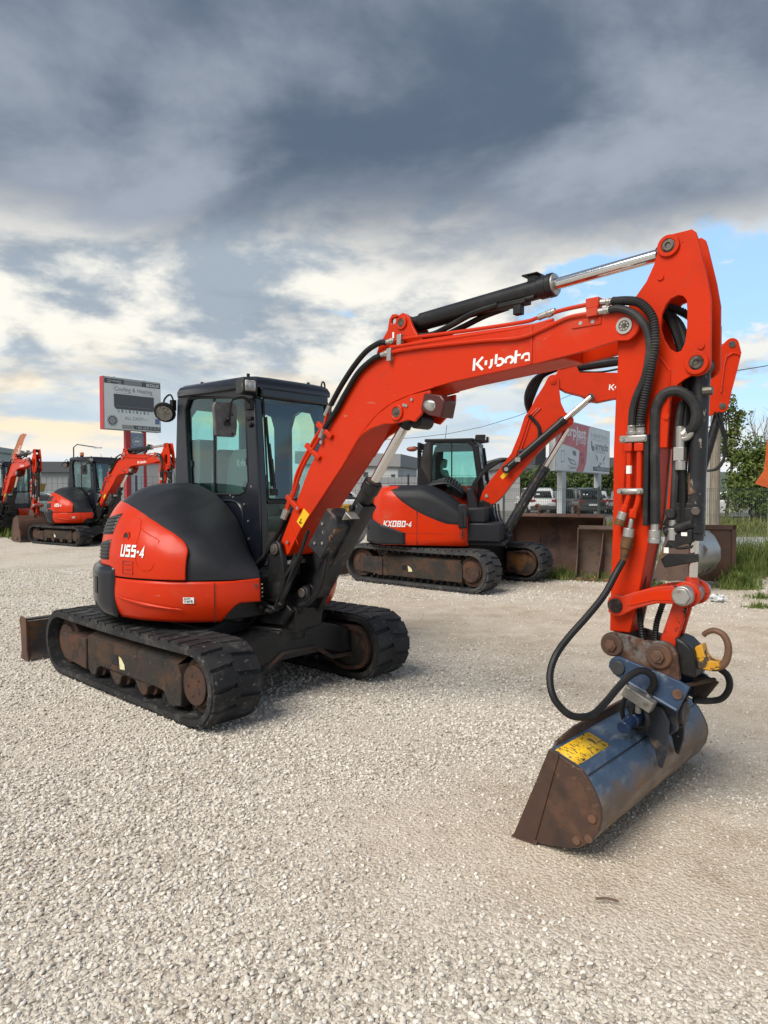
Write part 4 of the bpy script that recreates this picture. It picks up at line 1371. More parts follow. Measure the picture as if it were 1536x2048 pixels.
    for k in range(4):
        MB().tube([(1.0 - 0.02 * k, -0.15 + 0.03 * k, 1.38), (0.93 - 0.03 * k, -0.15 + 0.03 * k, 1.27), (0.80 - 0.04 * k, -0.14 + 0.03 * k, 1.12), (0.62, -0.12 + 0.02 * k, 1.0), (0.5, -0.1, 0.9)], 0.017, n=8, smooth=5).build('hose', hosem, boom)
    # weld line near the foot
    MB().box(0, 0.16, -0.133, -0.1305, -0.004, 0.004).xf(Matrix.Translation((1.06, 0, 1.33)) @ Matrix.Rotation(R(62), 4, 'Y')).build('weld_seam', paint, boom)

    # ---------------- lift cylinder, guard and valve box
    A0, A1 = Vector((1.165, 0, 0.83)), Vector((2.109, 0, 2.088))
    dd = (A1 - A0).normalized()
    nn = Vector((dd.z, 0, -dd.x))           # towards the front and down
    bar = MB()
    L0, L1 = 0.10, 1.00
    bar.cyl(A0 + dd * L0, A0 + dd * L1, 0.058, n=26)
    bar.cyl(A0 + dd * (L1 - 0.06), A0 + dd * (L1 + 0.02), 0.066, n=26)
    bar.cyl(A0 - Vector((0, 0.06, 0)), A0 + Vector((0, 0.06, 0)), 0.062, n=20)
    bar.cyl(A0, A0 + dd * 0.12, 0.05, n=16)
    bar.cyl(A0 + dd * 0.80 - Vector((0, 0.055, 0)), A0 + dd * 0.80 - Vector((0, 0.095, 0)), 0.02, n=10)
    cyl_o = bar.build('lift_cylinder', blackc, root, bevel=0.004)
    rod = MB().cyl(A0 + dd * (L1 + 0.015), A1 - dd * 0.05, 0.033, n=24)
    rod.build('cylinder_rod', chrome, cyl_o)
    MB().cyl(A0 + dd * (L1 + 0.018), A0 + dd * (L1 + 0.03), 0.05, n=24).build('wiper_ring', framerust, cyl_o)
    hd = MB().cyl(A1 - Vector((0, 0.075, 0)), A1 + Vector((0, 0.075, 0)), 0.052, n=20)
    hd.cyl(A1 - dd * 0.10, A1, 0.045, n=16)
    hd.build('rod_eye', blackc, cyl_o, bevel=0.004)
    gd = MB()
    def gp(s, a, y):
        return A0 + dd * s + nn * a + Vector((0, y, 0))
    g0, g1 = 0.02, 0.86
    v = [gp(g0, 0.085, -0.07), gp(g1, 0.075, -0.07), gp(g1, 0.075, 0.07), gp(g0, 0.085, 0.07), gp(g0, 0.03, -0.075), gp(g1, 0.02, -0.075), gp(g1, 0.02, 0.075), gp(g0, 0.03, 0.075)]
    gd.add(v, [(0, 1, 2, 3), (0, 4, 5, 1), (3, 2, 6, 7)])
    gd.build('cylinder_guard', blackscr, cyl_o, solid=0.012, bevel=0.002)
    vb = MB()
    vb.prism([(-0.17, -0.085), (0.13, -0.085), (0.175, -0.03), (0.175, 0.075), (-0.17, 0.075)], -0.10, 0.07)
    ang = math.atan2(dd.z, dd.x)
    Mv = Matrix.Translation((1.475, -0.10, 1.285)) @ Matrix.Rotation(-ang - R(0), 4, 'Y')
    vb.xf(Mv)
    vbo = vb.build('valve_box', blackscr, root, bevel=0.012)
    ang_b = MB().box(0.17, 0.235, -0.055, 0.03, -0.062, -0.052)
    ang_b.box(0.225, 0.235, -0.055, 0.03, -0.12, -0.052)
    ang_b.xf(Mv)
    ang_b.build('mount_plate', steel, vbo, bevel=0.002)
    bx = MB()
    for p in ((-0.10, -0.10, 0.02), (0.06, -0.10, 0.04), (-0.05, -0.10, -0.04)):
        bx.cyl(p, (p[0], p[1] - 0.01, p[2]), 0.011, n=6)
    bx.xf(Mv)
    bx.build('bolt', steel, vbo)

    # ---------------- arm cylinder
    B0, B1 = Vector((2.10, 0, 2.668)), Vector((3.775, 0, 2.762))
    de = (B1 - B0).normalized()
    ac = MB()
    ac.cyl(B0 - Vector((0, 0.055, 0)), B0 + Vector((0, 0.055, 0)), 0.055, n=20)
    ac.cyl(B0, B0 + de * 0.14, 0.046, n=18)
    ac.cyl(B0 + de * 0.10, B0 + de * 1.01, 0.056, n=28)
    ac.cyl(B0 + de * 0.95, B0 + de * 1.00, 0.063, n=28)
    ac.cyl(B0 + de * 1.0, B0 + de * 1.035, 0.066, n=28)
    ac.box(2.98, 3.035, -0.03, 0.03, 2.76, 2.80)
    ac.box(2.95, 3.05, -0.045, 0.045, 2.797, 2.806)
    acy = ac.build('arm_cylinder', blackc, root, bevel=0.004)
    MB().cyl(B0 + de * 1.03, B1 - de * 0.03, 0.031, n=24).build('cylinder_rod', chrome, acy)
    MB().ring(B0 + de * 1.035, B0 + de * 1.045, 0.058, 0.032).build('gland_nut', steel, acy)
    MB().cyl(B1 - Vector((0, 0.045, 0)), B1 + Vector((0, 0.045, 0)), 0.05, n=20).cyl(B1 - de * 0.08, B1, 0.04, n=16).build('rod_eye', blackc, acy, bevel=0.004)
    hb_ = MB().tube([(2.16, -0.03, 2.585), (2.30, -0.03, 2.572), (2.45, -0.04, 2.60), (2.62, -0.045, 2.645), (2.80, -0.045, 2.665)], 0.019, n=8, smooth=5)
    hb_.tube([(2.18, 0.03, 2.575), (2.35, 0.03, 2.57), (2.5, 0.03, 2.60), (2.66, 0.03, 2.64), (2.82, 0.03, 2.662)], 0.019, n=8, smooth=5)
    hb_.build('cylinder_hose', hosem, acy)
    vv = MB()
    vv.box(2.78, 2.98, -0.055, 0.02, 2.645, 2.672)
    vv.box(2.90, 2.95, -0.05, -0.005, 2.59, 2.65)
    vv.cyl((2.96, -0.03, 2.668), (3.03, -0.03, 2.672), 0.016, n=8)
    vv.build('cylinder_valve', blackm, acy, bevel=0.004)
    MB().cyl((2.165, -0.05, 2.60), (2.19, -0.05, 2.57), 0.018, n=8).build('hose_fitting', steel, acy)

    # ---------------- arm (dipper)
    left_e = [(3.504, 0.868), (3.507, 1.158), (3.513, 1.40), (3.513, 1.80), (3.522, 2.10), (3.534, 2.331)]
    right_e = [(3.762, 2.035), (3.744, 1.744), (3.726, 1.484), (3.700, 1.348), (3.659, 1.111), (3.610, 0.87)]
    arm_b = MB().prism(left_e + [(3.575, 2.335), (3.66, 2.20), (3.75, 2.09)] + right_e, -0.078, 0.062)
    arm = arm_b.build('arm', paint_worn, root, bevel=0.006)
    headp = [(3.534, 2.331), (3.548, 2.42), (3.586, 2.505), (3.625, 2.55), (3.676, 2.613), (3.712, 2.687), (3.728, 2.745)] + arc(3.782, 2.758, 0.056, 190, 105, 6) + [(3.86, 2.812), (3.884, 2.813), (3.902, 2.797), (3.912, 2.765), (3.956, 2.578), (3.975, 2.469), (3.978, 2.212)] + arc(3.918, 2.187, 0.060, -5, -115, 7) + [(3.862, 2.118), (3.83, 2.095), (3.808, 2.060), (3.797, 2.02), (3.785, 1.80), (3.60, 1.80), (3.55, 2.1)]
    holep = [(3.825, 2.518), (3.85, 2.51), (3.866, 2.488), (3.870, 2.44), (3.870, 2.357), (3.862, 2.29), (3.845, 2.253), (3.822, 2.249), (3.79, 2.272), (3.762, 2.325), (3.748, 2.376), (3.753, 2.442), (3.772, 2.485), (3.797, 2.51)]
    for s, ya, yb in ((-1, -0.094, -0.076), (1, 0.050, 0.068)):
        MB().prism(headp, ya, yb, holes=[holep]).build('arm_cheek', paint_worn, arm, bevel=0.003)
        yo = ya if s < 0 else yb
        for c_, r_ in (((3.782, 2.758), 0.052), ((3.918, 2.187), 0.054)):
            MB().ring((c_[0], yo, c_[1]), (c_[0], yo + s * 0.014, c_[1]), r_, r_ * 0.62).build('pin_boss', paint_worn, arm, bevel=0.003)
            p_ = MB().cyl((c_[0], yo - s * 0.02, c_[1]), (c_[0], yo + s * 0.012, c_[1]), r_ * 0.61, n=20)
            p_.ring((c_[0], yo + s * 0.012, c_[1]), (c_[0], yo + s * 0.018, c_[1]), r_ * 0.5, r_ * 0.26)
            p_.build('head_pin', pinm, arm, bevel=0.002)
    web = MB()
    def strip(pts, t):
        for a, b in zip(pts, pts[1:]):
            web.beam((a[0], -0.013, a[1]), (b[0], -0.013, b[1]), 0.128, t, up=(0, 0, 1))
    strip([(3.545, 2.34), (3.565, 2.43), (3.60, 2.50), (3.64, 2.55), (3.69, 2.615), (3.715, 2.66)], 0.012)
    strip([(3.70, 2.0), (3.68, 2.18), (3.69, 2.36), (3.745, 2.53)], 0.012)
    web.build('web_plate', paint_worn, arm)
    # side stiffener and rails on the near face
    stf = MB()
    for pl, rr, sm_ in (([(3.565, 1.30), (3.575, 1.62), (3.60, 1.85), (3.66, 2.10), (3.72, 2.26)], 0.005, 4), ([(3.72, 2.28), (3.76, 2.22), (3.795, 2.165)], 0.006, 0), ([(3.795, 2.165), (3.792, 2.08), (3.783, 1.93)], 0.006, 0)):
        stf.tube([(p[0], -0.0955, p[1]) for p in pl], rr, n=6, smooth=sm_)
    stf.build('weld_seam', paint_worn, arm)
    rail = MB()
    for a, b in zip(right_e, right_e[1:]):
        rail.beam((a[0] + 0.002, 0.058, a[1]), (b[0] + 0.002, 0.058, b[1]), 0.016, 0.010)
    rail.build('arm_rail', mat("bare_edge_steel", (0.20, 0.17, 0.155), 0.55, metal=0.3), arm)
    rv2 = MB()
    for x, z in ((3.745, 2.62), (3.935, 2.265), (3.78, 1.95)):
        rv2.cyl((x, -0.095, z), (x, -0.101, z), 0.016, n=12)
    rv2.build('boss_plug', paint_worn, arm)
    MB().cyl((3.555, -0.112, 1.012), (3.555, 0.09, 1.012), 0.052, n=22).build('link_pin_boss', pinm, arm, bevel=0.004)

    # ---------------- hoses and pipes on the arm
    pa = [(3.52, -0.125, 2.538), (3.55, -0.135, 2.532), (3.60, -0.15, 2.522), (3.665, -0.165, 2.50), (3.713, -0.17, 2.455), (3.742, -0.17, 2.398), (3.749, -0.168, 2.308), (3.742, -0.16, 2.25), (3.716, -0.145, 2.134), (3.693, -0.135, 2.05), (3.672, -0.13, 1.95), (3.668, -0.125, 1.90)]
    MB().tube(pa, 0.0185, n=9, smooth=10, ribs=0.0125, rib=0.005).build('spiral_hose', hosed, arm)
    pb_ = [(3.52, -0.155, 2.490), (3.56, -0.16, 2.488), (3.61, -0.165, 2.47), (3.66, -0.17, 2.435), (3.705, -0.17, 2.375), (3.724, -0.168, 2.30), (3.720, -0.16, 2.24), (3.695, -0.145, 2.14), (3.655, -0.135, 2.06), (3.632, -0.128, 1.99), (3.625, -0.125, 1.90)]
    MB().tube(pb_, 0.0195, n=10, smooth=6).build('hose', hosed, arm)
    fx = MB()
    for x in (3.625, 3.668):
        fx.cyl((x, -0.125, 1.915), (x, -0.118, 1.86), 0.021, n=10)
        fx.cyl((x, -0.122, 1.885), (x, -0.12, 1.87), 0.026, n=6)
    fx.build('hose_fitting', steel, arm, bevel=0.002)
    MB().box(3.567, 3.705, -0.142, -0.092, 1.828, 1.865).build('clamp_bar', steel, arm, bevel=0.008)
    MB().box(3.562, 3.692, -0.142, -0.092, 1.572, 1.604).build('clamp_bar', steel, arm, bevel=0.012)
    MB().box(3.688, 3.712, -0.135, -0.085, 1.42, 1.865).build('mount_rail', blackm, arm, bevel=0.003)
    cb_ = MB()
    for x, z in ((3.585, 1.846), (3.69, 1.846), (3.575, 1.588), (3.672, 1.588)):
        bolt(cb_, (x, -0.142, z), (0, -1, 0), 0.012, 0.008)
    cb_.build('clamp_bolt', steel, arm)
    for x, r_, bot in ((3.612, 0.0135, [(3.612, -0.12, 1.56), (3.600, -0.122, 1.52), (3.590, -0.125, 1.495)]), (3.664, 0.0155, [(3.664, -0.12, 1.56), (3.656, -0.12, 1.52), (3.64, -0.12, 1.48)])):
        MB().tube([(x, -0.118, 1.83), (x, -0.118, 1.62)] + bot, r_, n=9).build('pipe', paint, arm)
    rp = MB()
    rp.box(3.592, 3.632, -0.14, -0.095, 1.785, 1.825)
    rp.box(3.642, 3.688, -0.14, -0.095, 1.785, 1.825)
    rp.cyl((3.640, -0.12, 1.50), (3.634, -0.12, 1.455), 0.022, n=6)
    rp.cyl((3.600, -0.122, 1.52), (3.588, -0.125, 1.48), 0.018, n=6)
    rp.build('pipe_union', paint, arm, bevel=0.004)
    MB().cyl((3.612, -0.119, 1.715), (3.612, -0.119, 1.675), 0.0142, n=10).build('pipe_label', white, arm)
    q = MB()
    q.cyl((3.590, -0.126, 1.485), (3.577, -0.13, 1.445), 0.023, n=12)
    q.cyl((3.630, -0.122, 1.452), (3.622, -0.124, 1.405), 0.013, n=8)
    q.cyl((3.620, -0.125, 1.405), (3.614, -0.127, 1.36), 0.027, n=14)
    q.build('quick_coupling', steel, arm, bevel=0.003)
    q = MB()
    q.cyl((3.577, -0.13, 1.445), (3.569, -0.132, 1.418), 0.027, n=14)
    q.cyl((3.614, -0.127, 1.36), (3.604, -0.13, 1.305), 0.030, n=14)
    q.cyl((3.604, -0.13, 1.305), (3.594, -0.132, 1.245), 0.024, 0.017, n=12)
    q.build('coupling_sleeve', mat("weathered_brass", (0.16, 0.085, 0.035), 0.55, metal=0.5, layers=[((0.08, 0.05, 0.035), 20, 0.45, 0.65, 0.8)]), arm, bevel=0.003)
    hl = [(3.594, -0.132, 1.245), (3.569, -0.16, 1.18), (3.546, -0.24, 1.08), (3.505, -0.34, 0.982), (3.456, -0.44, 0.886), (3.433, -0.52, 0.812), (3.429, -0.57, 0.733), (3.454, -0.60, 0.657), (3.490, -0.60, 0.603), (3.537, -0.58, 0.562), (3.582, -0.54, 0.553), (3.610, -0.48, 0.562), (3.636, -0.40, 0.608), (3.662, -0.33, 0.664), (3.696, -0.28, 0.713), (3.733, -0.24, 0.735), (3.768, -0.21, 0.715), (3.774, -0.19, 0.67), (3.75, -0.18, 0.622)]
    own = []
    own.append(MB().tube(hl, 0.0165, n=9, smooth=8, ribs=0.016, rib=0.0012).build('loop_hose', hosem, root))
    hc = [(3.735, -0.098, 1.43), (3.733, -0.096, 1.58), (3.728, -0.096, 1.75), (3.728, -0.098, 1.93), (3.738, -0.10, 2.005), (3.772, -0.10, 2.055), (3.822, -0.09, 2.068), (3.868, -0.08, 2.045), (3.900, -0.07, 2.0), (3.91, -0.065, 1.945), (3.895, -0.06, 1.895), (3.87, -0.055, 1.875)]
    MB().tube(hc, 0.0235, n=10, smooth=8, ribs=0.022, rib=0.0022).build('wrapped_hose', hosed, arm)
    MB().tube([(3.83, -0.02, 1.45), (3.835, -0.02, 1.70), (3.845, -0.01, 1.95), (3.84, 0.0, 2.15), (3.80, 0.0, 2.33), (3.74, 0.0, 2.46), (3.64, 0.0, 2.52)], 0.022, n=9, smooth=6).build('hose', hosem, arm)
    MB().tube([(3.88, -0.01, 2.05), (3.86, 0.0, 2.20), (3.80, 0.02, 2.40), (3.70, 0.02, 2.50)], 0.020, n=9, smooth=6).build('hose', hosem, arm)
    MB().tube([(3.70, 0.03, 2.52), (3.80, 0.035, 2.47), (3.88, 0.035, 2.40), (3.92, 0.03, 2.30)], 0.017, n=9, smooth=8, ribs=0.013, rib=0.005).build('spiral_hose', hosem, arm)
    q = MB()
    q.cyl((3.735, -0.098, 1.44), (3.735, -0.10, 1.385), 0.020, n=10)
    q.cyl((3.735, -0.10, 1.40), (3.735, -0.10, 1.36), 0.029, n=14)
    q.cyl((3.735, -0.10, 1.36), (3.735, -0.10, 1.335), 0.032, n=14)
    q.cyl((3.805, -0.05, 1.45), (3.805, -0.05, 1.40), 0.020, n=10)
    q.cyl((3.805, -0.05, 1.41), (3.805, -0.05, 1.35), 0.031, n=14)
    q.cyl((3.87, -0.055, 1.88), (3.845, -0.06, 1.855), 0.022, n=10)
    q.cyl((3.835, -0.06, 1.90), (3.835, -0.06, 1.80), 0.02, n=10)
    q.box(3.812, 3.860, -0.085, -0.035, 1.735, 1.80)
    q.cyl((3.838, -0.06, 1.735), (3.838, -0.06, 1.69), 0.026, n=10)
    q.tube([(3.88, -0.058, 1.90), (3.885, -0.06, 1.87), (3.87, -0.06, 1.845), (3.84, -0.06, 1.84)], 0.016, n=8, smooth=3)
    q.build('hose_fitting', steel, arm, bevel=0.002)
    q = MB()
    q.tube([(3.805, -0.05, 1.45), (3.81, -0.045, 1.65), (3.815, -0.04, 1.85), (3.83, -0.03, 2.02)], 0.019, n=9, smooth=5)
    q.build('hose', hosed, arm)
    MB().tube([(3.845, -0.055, 1.69), (3.85, -0.05, 1.60), (3.85, -0.05, 1.42), (3.86, -0.05, 1.36)], 0.017, n=8, smooth=5).build('hose', hosem, arm)

    # ---------------- bucket cylinder
    C0, C1 = Vector((3.914, -0.013, 2.187)), Vector((3.885, -0.013, 1.10))
    dc = (C1 - C0).normalized()
    bc = MB()
    bc.cyl(C0 - Vector((0, 0.042, 0)), C0 + Vector((0, 0.042, 0)), 0.048, n=20)
    bc.cyl(C0 + dc * 0.03, C0 + dc * 0.76, 0.0415, n=26)
    bc.cyl(C0 + dc * 0.755, C0 + dc * 0.80, 0.0465, n=26)
    bc.cyl(C0 + dc * 0.80, C0 + dc * 0.835, 0.042, n=26)
    bco = bc.build('bucket_cylinder', blackscr, root, bevel=0.003)
    MB().cyl(C0 + dc * 0.83, C1 - dc * 0.03, 0.0225, n=22).build('cylinder_rod', chrome, bco)
    ev = MB()
    ev.cyl(C1 - Vector((0, 0.05, 0)), C1 + Vector((0, 0.05, 0)), 0.045, n=20)
    ev.cyl(C1 - dc * 0.075, C1, 0.027, 0.04, n=16)
    ev.build('rod_eye', paint_chip, bco, bevel=0.004)
    fb_ = MB()
    fb_.cyl((3.93, -0.05, 2.06), (3.975, -0.045, 2.06), 0.022, n=10)
    fb_.cyl((3.91, -0.055, 1.495), (3.915, -0.075, 1.495), 0.022, n=6)
    fb_.build('port_plug', pinm, bco, bevel=0.003)
    # clutter between cylinder and arm: a valve and its bracket
    vl = MB()
    vl.box(3.80, 3.90, -0.06, 0.02, 1.44, 1.51)
    vl.prism([(3.765, 1.30), (3.90, 1.345), (3.90, 1.41), (3.80, 1.37)], -0.075, -0.01)
    vl.prism([(3.755, 1.255), (3.775, 1.215), (3.93, 1.255), (3.93, 1.292), (3.79, 1.285)], -0.075, -0.06)
    vl.cyl((3.768, -0.05, 1.385), (3.90, -0.045, 1.435), 0.030, n=14)
    vl.prism([(3.755, 1.42), (3.90, 1.42), (3.90, 1.53), (3.80, 1.535)], -0.055, -0.04)
    vl.tube([(3.79, -0.07, 1.335), (3.84, -0.075, 1.315), (3.90, -0.07, 1.325)], 0.008, n=6, smooth=4)
    vl.cyl((3.80, -0.065, 1.48), (3.80, -0.08, 1.48), 0.025, n=12)
    vl.build('arm_valve', blackm, arm, bevel=0.006)
    MB().box(3.853, 3.880, -0.079, -0.0755, 1.375, 1.392).build('valve_label', white, arm)
    MB().box(3.772, 3.795, -0.079, -0.074, 1.288, 1.315).build('valve_label', white, arm)

    # ---------------- linkage
    lk = MB()
    for ya, yb in ((-0.128, -0.098), (0.075, 0.105)):
        lk.prism([(3.515, 0.975), (3.545, 0.955), (3.59, 0.963), (3.66, 1.008), (3.76, 1.045), (3.87, 1.053), (3.93, 1.075), (3.935, 1.115), (3.90, 1.14), (3.84, 1.140), (3.74, 1.122), (3.65, 1.090), (3.585, 1.062), (3.545, 1.066), (3.515, 1.045)], ya, yb)
    lko = lk.build('link_arm', paint_chip, root, bevel=0.006)
    ins = MB().prism([(3.63, 1.018), (3.75, 1.060), (3.845, 1.068), (3.845, 1.122), (3.745, 1.105), (3.64, 1.068)], -0.1285, -0.132)
    ins.build('link_web', paint_worn, lko, bevel=0.003)
    pj = MB()
    pj.cyl((3.555, -0.14, 1.012), (3.555, 0.115, 1.012), 0.036, n=20)
    pj.build('link_pin', mat("black_greased_steel", (0.02, 0.016, 0.014), 0.4, metal=0.4, layers=[((0.09, 0.06, 0.05), 30, 0.5, 0.65, 0.7)]), lko, bevel=0.003)
    pj = MB()
    pj.cyl((3.885, -0.16, 1.097), (3.885, 0.135, 1.097), 0.047, n=24)
    pj.cyl((3.885, -0.175, 1.097), (3.885, -0.155, 1.097), 0.042, n=6)
    pj.build('link_pin', steel, lko, bevel=0.004)
    for y0_, y1_ in ((-0.097, -0.066), (0.04, 0.07)):
        MB().ring((3.885, y0_, 1.097), (3.885, y1_, 1.097), 0.062, 0.04).build('link_bush', paint_chip, lko, bevel=0.004)
    bl_ = MB()
    bl_.prism([(3.905, 1.13), (3.835, 1.12), (3.735, 0.80), (3.755, 0.752), (3.79, 0.748), (3.815, 0.785)], -0.06, -0.03)
    bl_.prism([(3.905, 1.13), (3.835, 1.12), (3.735, 0.80), (3.755, 0.752), (3.79, 0.748), (3.815, 0.785)], 0.005, 0.035)
    bl_.prism([(3.86, 1.08), (3.825, 1.06), (3.775, 0.88), (3.81, 0.88)], -0.035, 0.01)
    blo = bl_.build('bucket_link', paint_chip, root, bevel=0.008)
    MB().cyl((3.778, -0.075, 0.79), (3.778, 0.055, 0.79), 0.05, n=20).build('link_eye', paint_chip, blo, bevel=0.005)
    for a in ([(3.655, -0.02, 1.16), (3.645, -0.04, 1.0), (3.655, -0.05, 0.90), (3.665, -0.05, 0.83)], [(3.76, 0.02, 1.10), (3.735, 0.0, 1.0), (3.72, -0.02, 0.92), (3.715, -0.02, 0.83)]):
        MB().tube(a, 0.013, n=8, smooth=8, ribs=0.012, rib=0.004).build('spiral_hose', hosem, root)

    # ---------------- quick coupler with lifting hook
    cp = MB()
    cpp = [(3.495, 0.815)] + arc(3.543, 0.812, 0.062, 165, 75, 6) + [(3.62, 0.872), (3.70, 0.856), (3.79, 0.866), (3.835, 0.848), (3.858, 0.818), (3.868, 0.755), (3.875, 0.693), (3.85, 0.690), (3.72, 0.715), (3.60, 0.738), (3.52, 0.768)]
    for ya, yb in ((-0.135, -0.112), (0.085, 0.108)):
        cp.prism(cpp, ya, yb)
    cp.box(3.60, 3.84, -0.113, 0.09, 0.70, 0.735)
    cpo = cp.build('quick_coupler', coupm, root, bevel=0.004)
    for c_, r_ in (((3.543, 0.812), 0.058), ((3.778, 0.793), 0.062)):
        w_ = MB().cyl((c_[0], -0.150, c_[1]), (c_[0], 0.12, c_[1]), r_, n=26)
        w_.build('coupler_washer', rust, cpo, bevel=0.008)
        h_ = MB().cyl((c_[0], -0.166, c_[1]), (c_[0], -0.148, c_[1]), r_ * 0.52, n=6)
        h_.cyl((c_[0], -0.172, c_[1]), (c_[0], -0.164, c_[1]), r_ * 0.3, n=14)
        h_.build('coupler_bolt', hook_m, cpo, bevel=0.003)
    wd = MB().prism([(3.83, 0.885), (3.875, 0.872), (3.92, 0.83), (3.935, 0.705), (3.86, 0.70)], -0.09, 0.07)
    wd.build('coupler_wedge', blackm, cpo, bevel=0.012)
    yb_ = MB().prism([(3.905, 0.80), (3.915, 0.845), (3.945, 0.86), (3.955, 0.82), (3.975, 0.79), (4.02, 0.785), (4.03, 0.757), (3.985, 0.738), (3.91, 0.742)], -0.05, 0.02)
    yb_.build('hook_mount', yellow_chip, cpo, bevel=0.006)
    hk = [(3.965, 0.752), (4.01, 0.753), (4.045, 0.775), (4.062, 0.825), (4.060, 0.875), (4.038, 0.915), (4.0, 0.928), (3.968, 0.915), (3.952, 0.898)]
    MB().tube([(p[0] - 0.01, -0.015, p[1]) for p in hk], 0.020, n=10, smooth=6, taper=0.012).build('lifting_hook', hook_m, cpo)
    MB().tube([(3.99, 0.06, 0.735), (4.03, 0.07, 0.70), (4.035, 0.08, 0.64), (4.0, 0.09, 0.58), (3.94, 0.09, 0.555), (3.88, 0.05, 0.555)], 0.016, n=8, smooth=7).build('hose', hosem, cpo)

    # ---------------- tilting ditch bucket
    def sh(mb):
        mb.v = [(p[0], p[1], p[2] - 0.018 * (p[1] + 0.74)) for p in mb.v]
        return mb
    bp_ = [(3.525, 0.449), (3.60, 0.424), (3.679, 0.396), (3.712, 0.360), (3.742, 0.312), (3.764, 0.262), (3.768, 0.212), (3.756, 0.156), (3.722, 0.100), (3.672, 0.058), (3.61, 0.034), (3.52, 0.016), (3.44, 0.006), (3.345, 0.0)]
    inn = [(3.36, 0.014), (3.45, 0.020), (3.52, 0.030), (3.60, 0.048), (3.662, 0.072), (3.708, 0.112), (3.740, 0.162), (3.752, 0.212), (3.748, 0.258), (3.727, 0.304), (3.70, 0.348), (3.67, 0.382), (3.595, 0.408), (3.525, 0.433)]
    tb = MB().prism(bp_ + inn, -0.735, 0.675)
    bucket = sh(tb).build('bucket', skin, root, bevel=0.003)
    for y0_, y1_ in ((-0.753, -0.733), (0.673, 0.693)):
        e_ = MB().prism(bp_, y0_, y1_)
        sh(e_).build('bucket_side', bucket_side, bucket, bevel=0.003)
        c2 = MB().prism([(3.527, 0.452), (3.352, 0.002), (3.46, 0.010), (3.575, 0.437)], y0_ - 0.006, y0_ + 0.002) if y0_ < 0 else MB().prism([(3.527, 0.452), (3.352, 0.002), (3.46, 0.010), (3.575, 0.437)], y1_ - 0.002, y1_ + 0.006)
        sh(c2).build('side_cutter', bucket_side, bucket, bevel=0.002)
    sh(MB().prism([(3.335, -0.012), (3.345, 0.008), (3.47, 0.022), (3.47, 0.0)], -0.757, 0.697)).build('cutting_edge', rust, bucket, bevel=0.002)
    lp = MB()
    lp.prism([(-0.715, 0.425), (-0.68, 0.462), (-0.50, 0.490), (-0.10, 0.497), (0.02, 0.497), (0.50, 0.490), (0.62, 0.462), (0.655, 0.425)], 3.512, 3.527, axis='x')
    sh(lp).build('bucket_lip', bucket_side, bucket, bevel=0.002)
    ys = MB().add([(3.542, -0.728, 0.4445), (3.594, -0.728, 0.4275), (3.652, -0.728, 0.4070), (3.652, -0.40, 0.4070), (3.594, -0.40, 0.4275), (3.542, -0.40, 0.4445)], [(0, 1, 4, 5), (1, 2, 3, 4)])
    sh(ys).build('peeling_sticker', yellow_worn, bucket, solid=0.0015)
    sm = MB()
    sm.tube([(3.700, -0.733, 0.376), (3.700, 0.673, 0.376)], 0.003, n=5)
    sh(sm).build('fold_line', blackm, bucket)
    dt = MB()
    for x, z in ((3.73, 0.205), (3.715, 0.115), (3.66, 0.088)):
        dt.cyl((x, -0.760, z), (x, -0.750, z), 0.018, n=14)
    sh(dt).build('plug_weld', hook_m, bucket)
    # tilt head
    bu = MB()
    bpp = [(3.535, 0.705)] + arc(3.585, 0.715, 0.047, 170, 80, 5) + [(3.70, 0.735), (3.875, 0.695), (3.925, 0.672), (3.870, 0.545), (3.78, 0.575), (3.65, 0.625), (3.56, 0.672)]
    for ya, yb in ((-0.160, -0.138), (0.110, 0.132)):
        bu.prism(bpp, ya, yb)
    bu.box(3.62, 3.86, -0.14, 0.112, 0.60, 0.63)
    buo = bu.build('tilt_head', bluem, root, bevel=0.004)
    MB().tube([(3.64, -0.164, 0.645), (3.76, -0.164, 0.60), (3.872, -0.164, 0.556)], 0.009, n=6).build('head_rib', bluem, buo)
    MB().cyl((3.585, -0.172, 0.707), (3.585, 0.14, 0.707), 0.036, n=20).build('head_pin', mat("dark_blue_grey_steel", (0.045, 0.05, 0.055), 0.5, metal=0.3, layers=[((0.10, 0.06, 0.035), 20, .5, .65, .8)]), buo, bevel=0.004)
    MB().cyl((3.875, -0.168, 0.632), (3.875, -0.155, 0.632), 0.024, n=16).build('head_plug', hook_m, buo, bevel=0.002)
    br = MB().prism([(3.86, 0.655), (3.93, 0.675), (3.985, 0.655), (3.95, 0.60), (3.91, 0.54), (3.87, 0.545)], 0.085, 0.108)
    br.beam((3.87, -0.10, 0.655), (3.965, 0.10, 0.665), 0.02, 0.02)
    br.build('latch_arm', framem, buo, bevel=0.006)
    ped = MB()
    ped.prism([(3.60, 0.43), (3.60, 0.62), (3.66, 0.66), (3.85, 0.60), (3.84, 0.42), (3.76, 0.35), (3.68, 0.40)], -0.07, -0.03)
    ped.prism([(3.60, 0.43), (3.60, 0.62), (3.66, 0.66), (3.85, 0.60), (3.84, 0.42), (3.76, 0.35), (3.68, 0.40)], 0.05, 0.09)
    ped.cyl((3.585, 0.01, 0.50), (3.86, 0.01, 0.50), 0.062, n=18)
    ped.build('tilt_pivot', mat("oily_dark_blue_steel", (0.014, 0.020, 0.034), 0.45, layers=[((0.06, 0.045, 0.032), 14.0, 0.5, 0.68, 0.8), ((0.13, 0.09, 0.06), 30.0, 0.64, 0.74, 0.85)]), root, bevel=0.006)
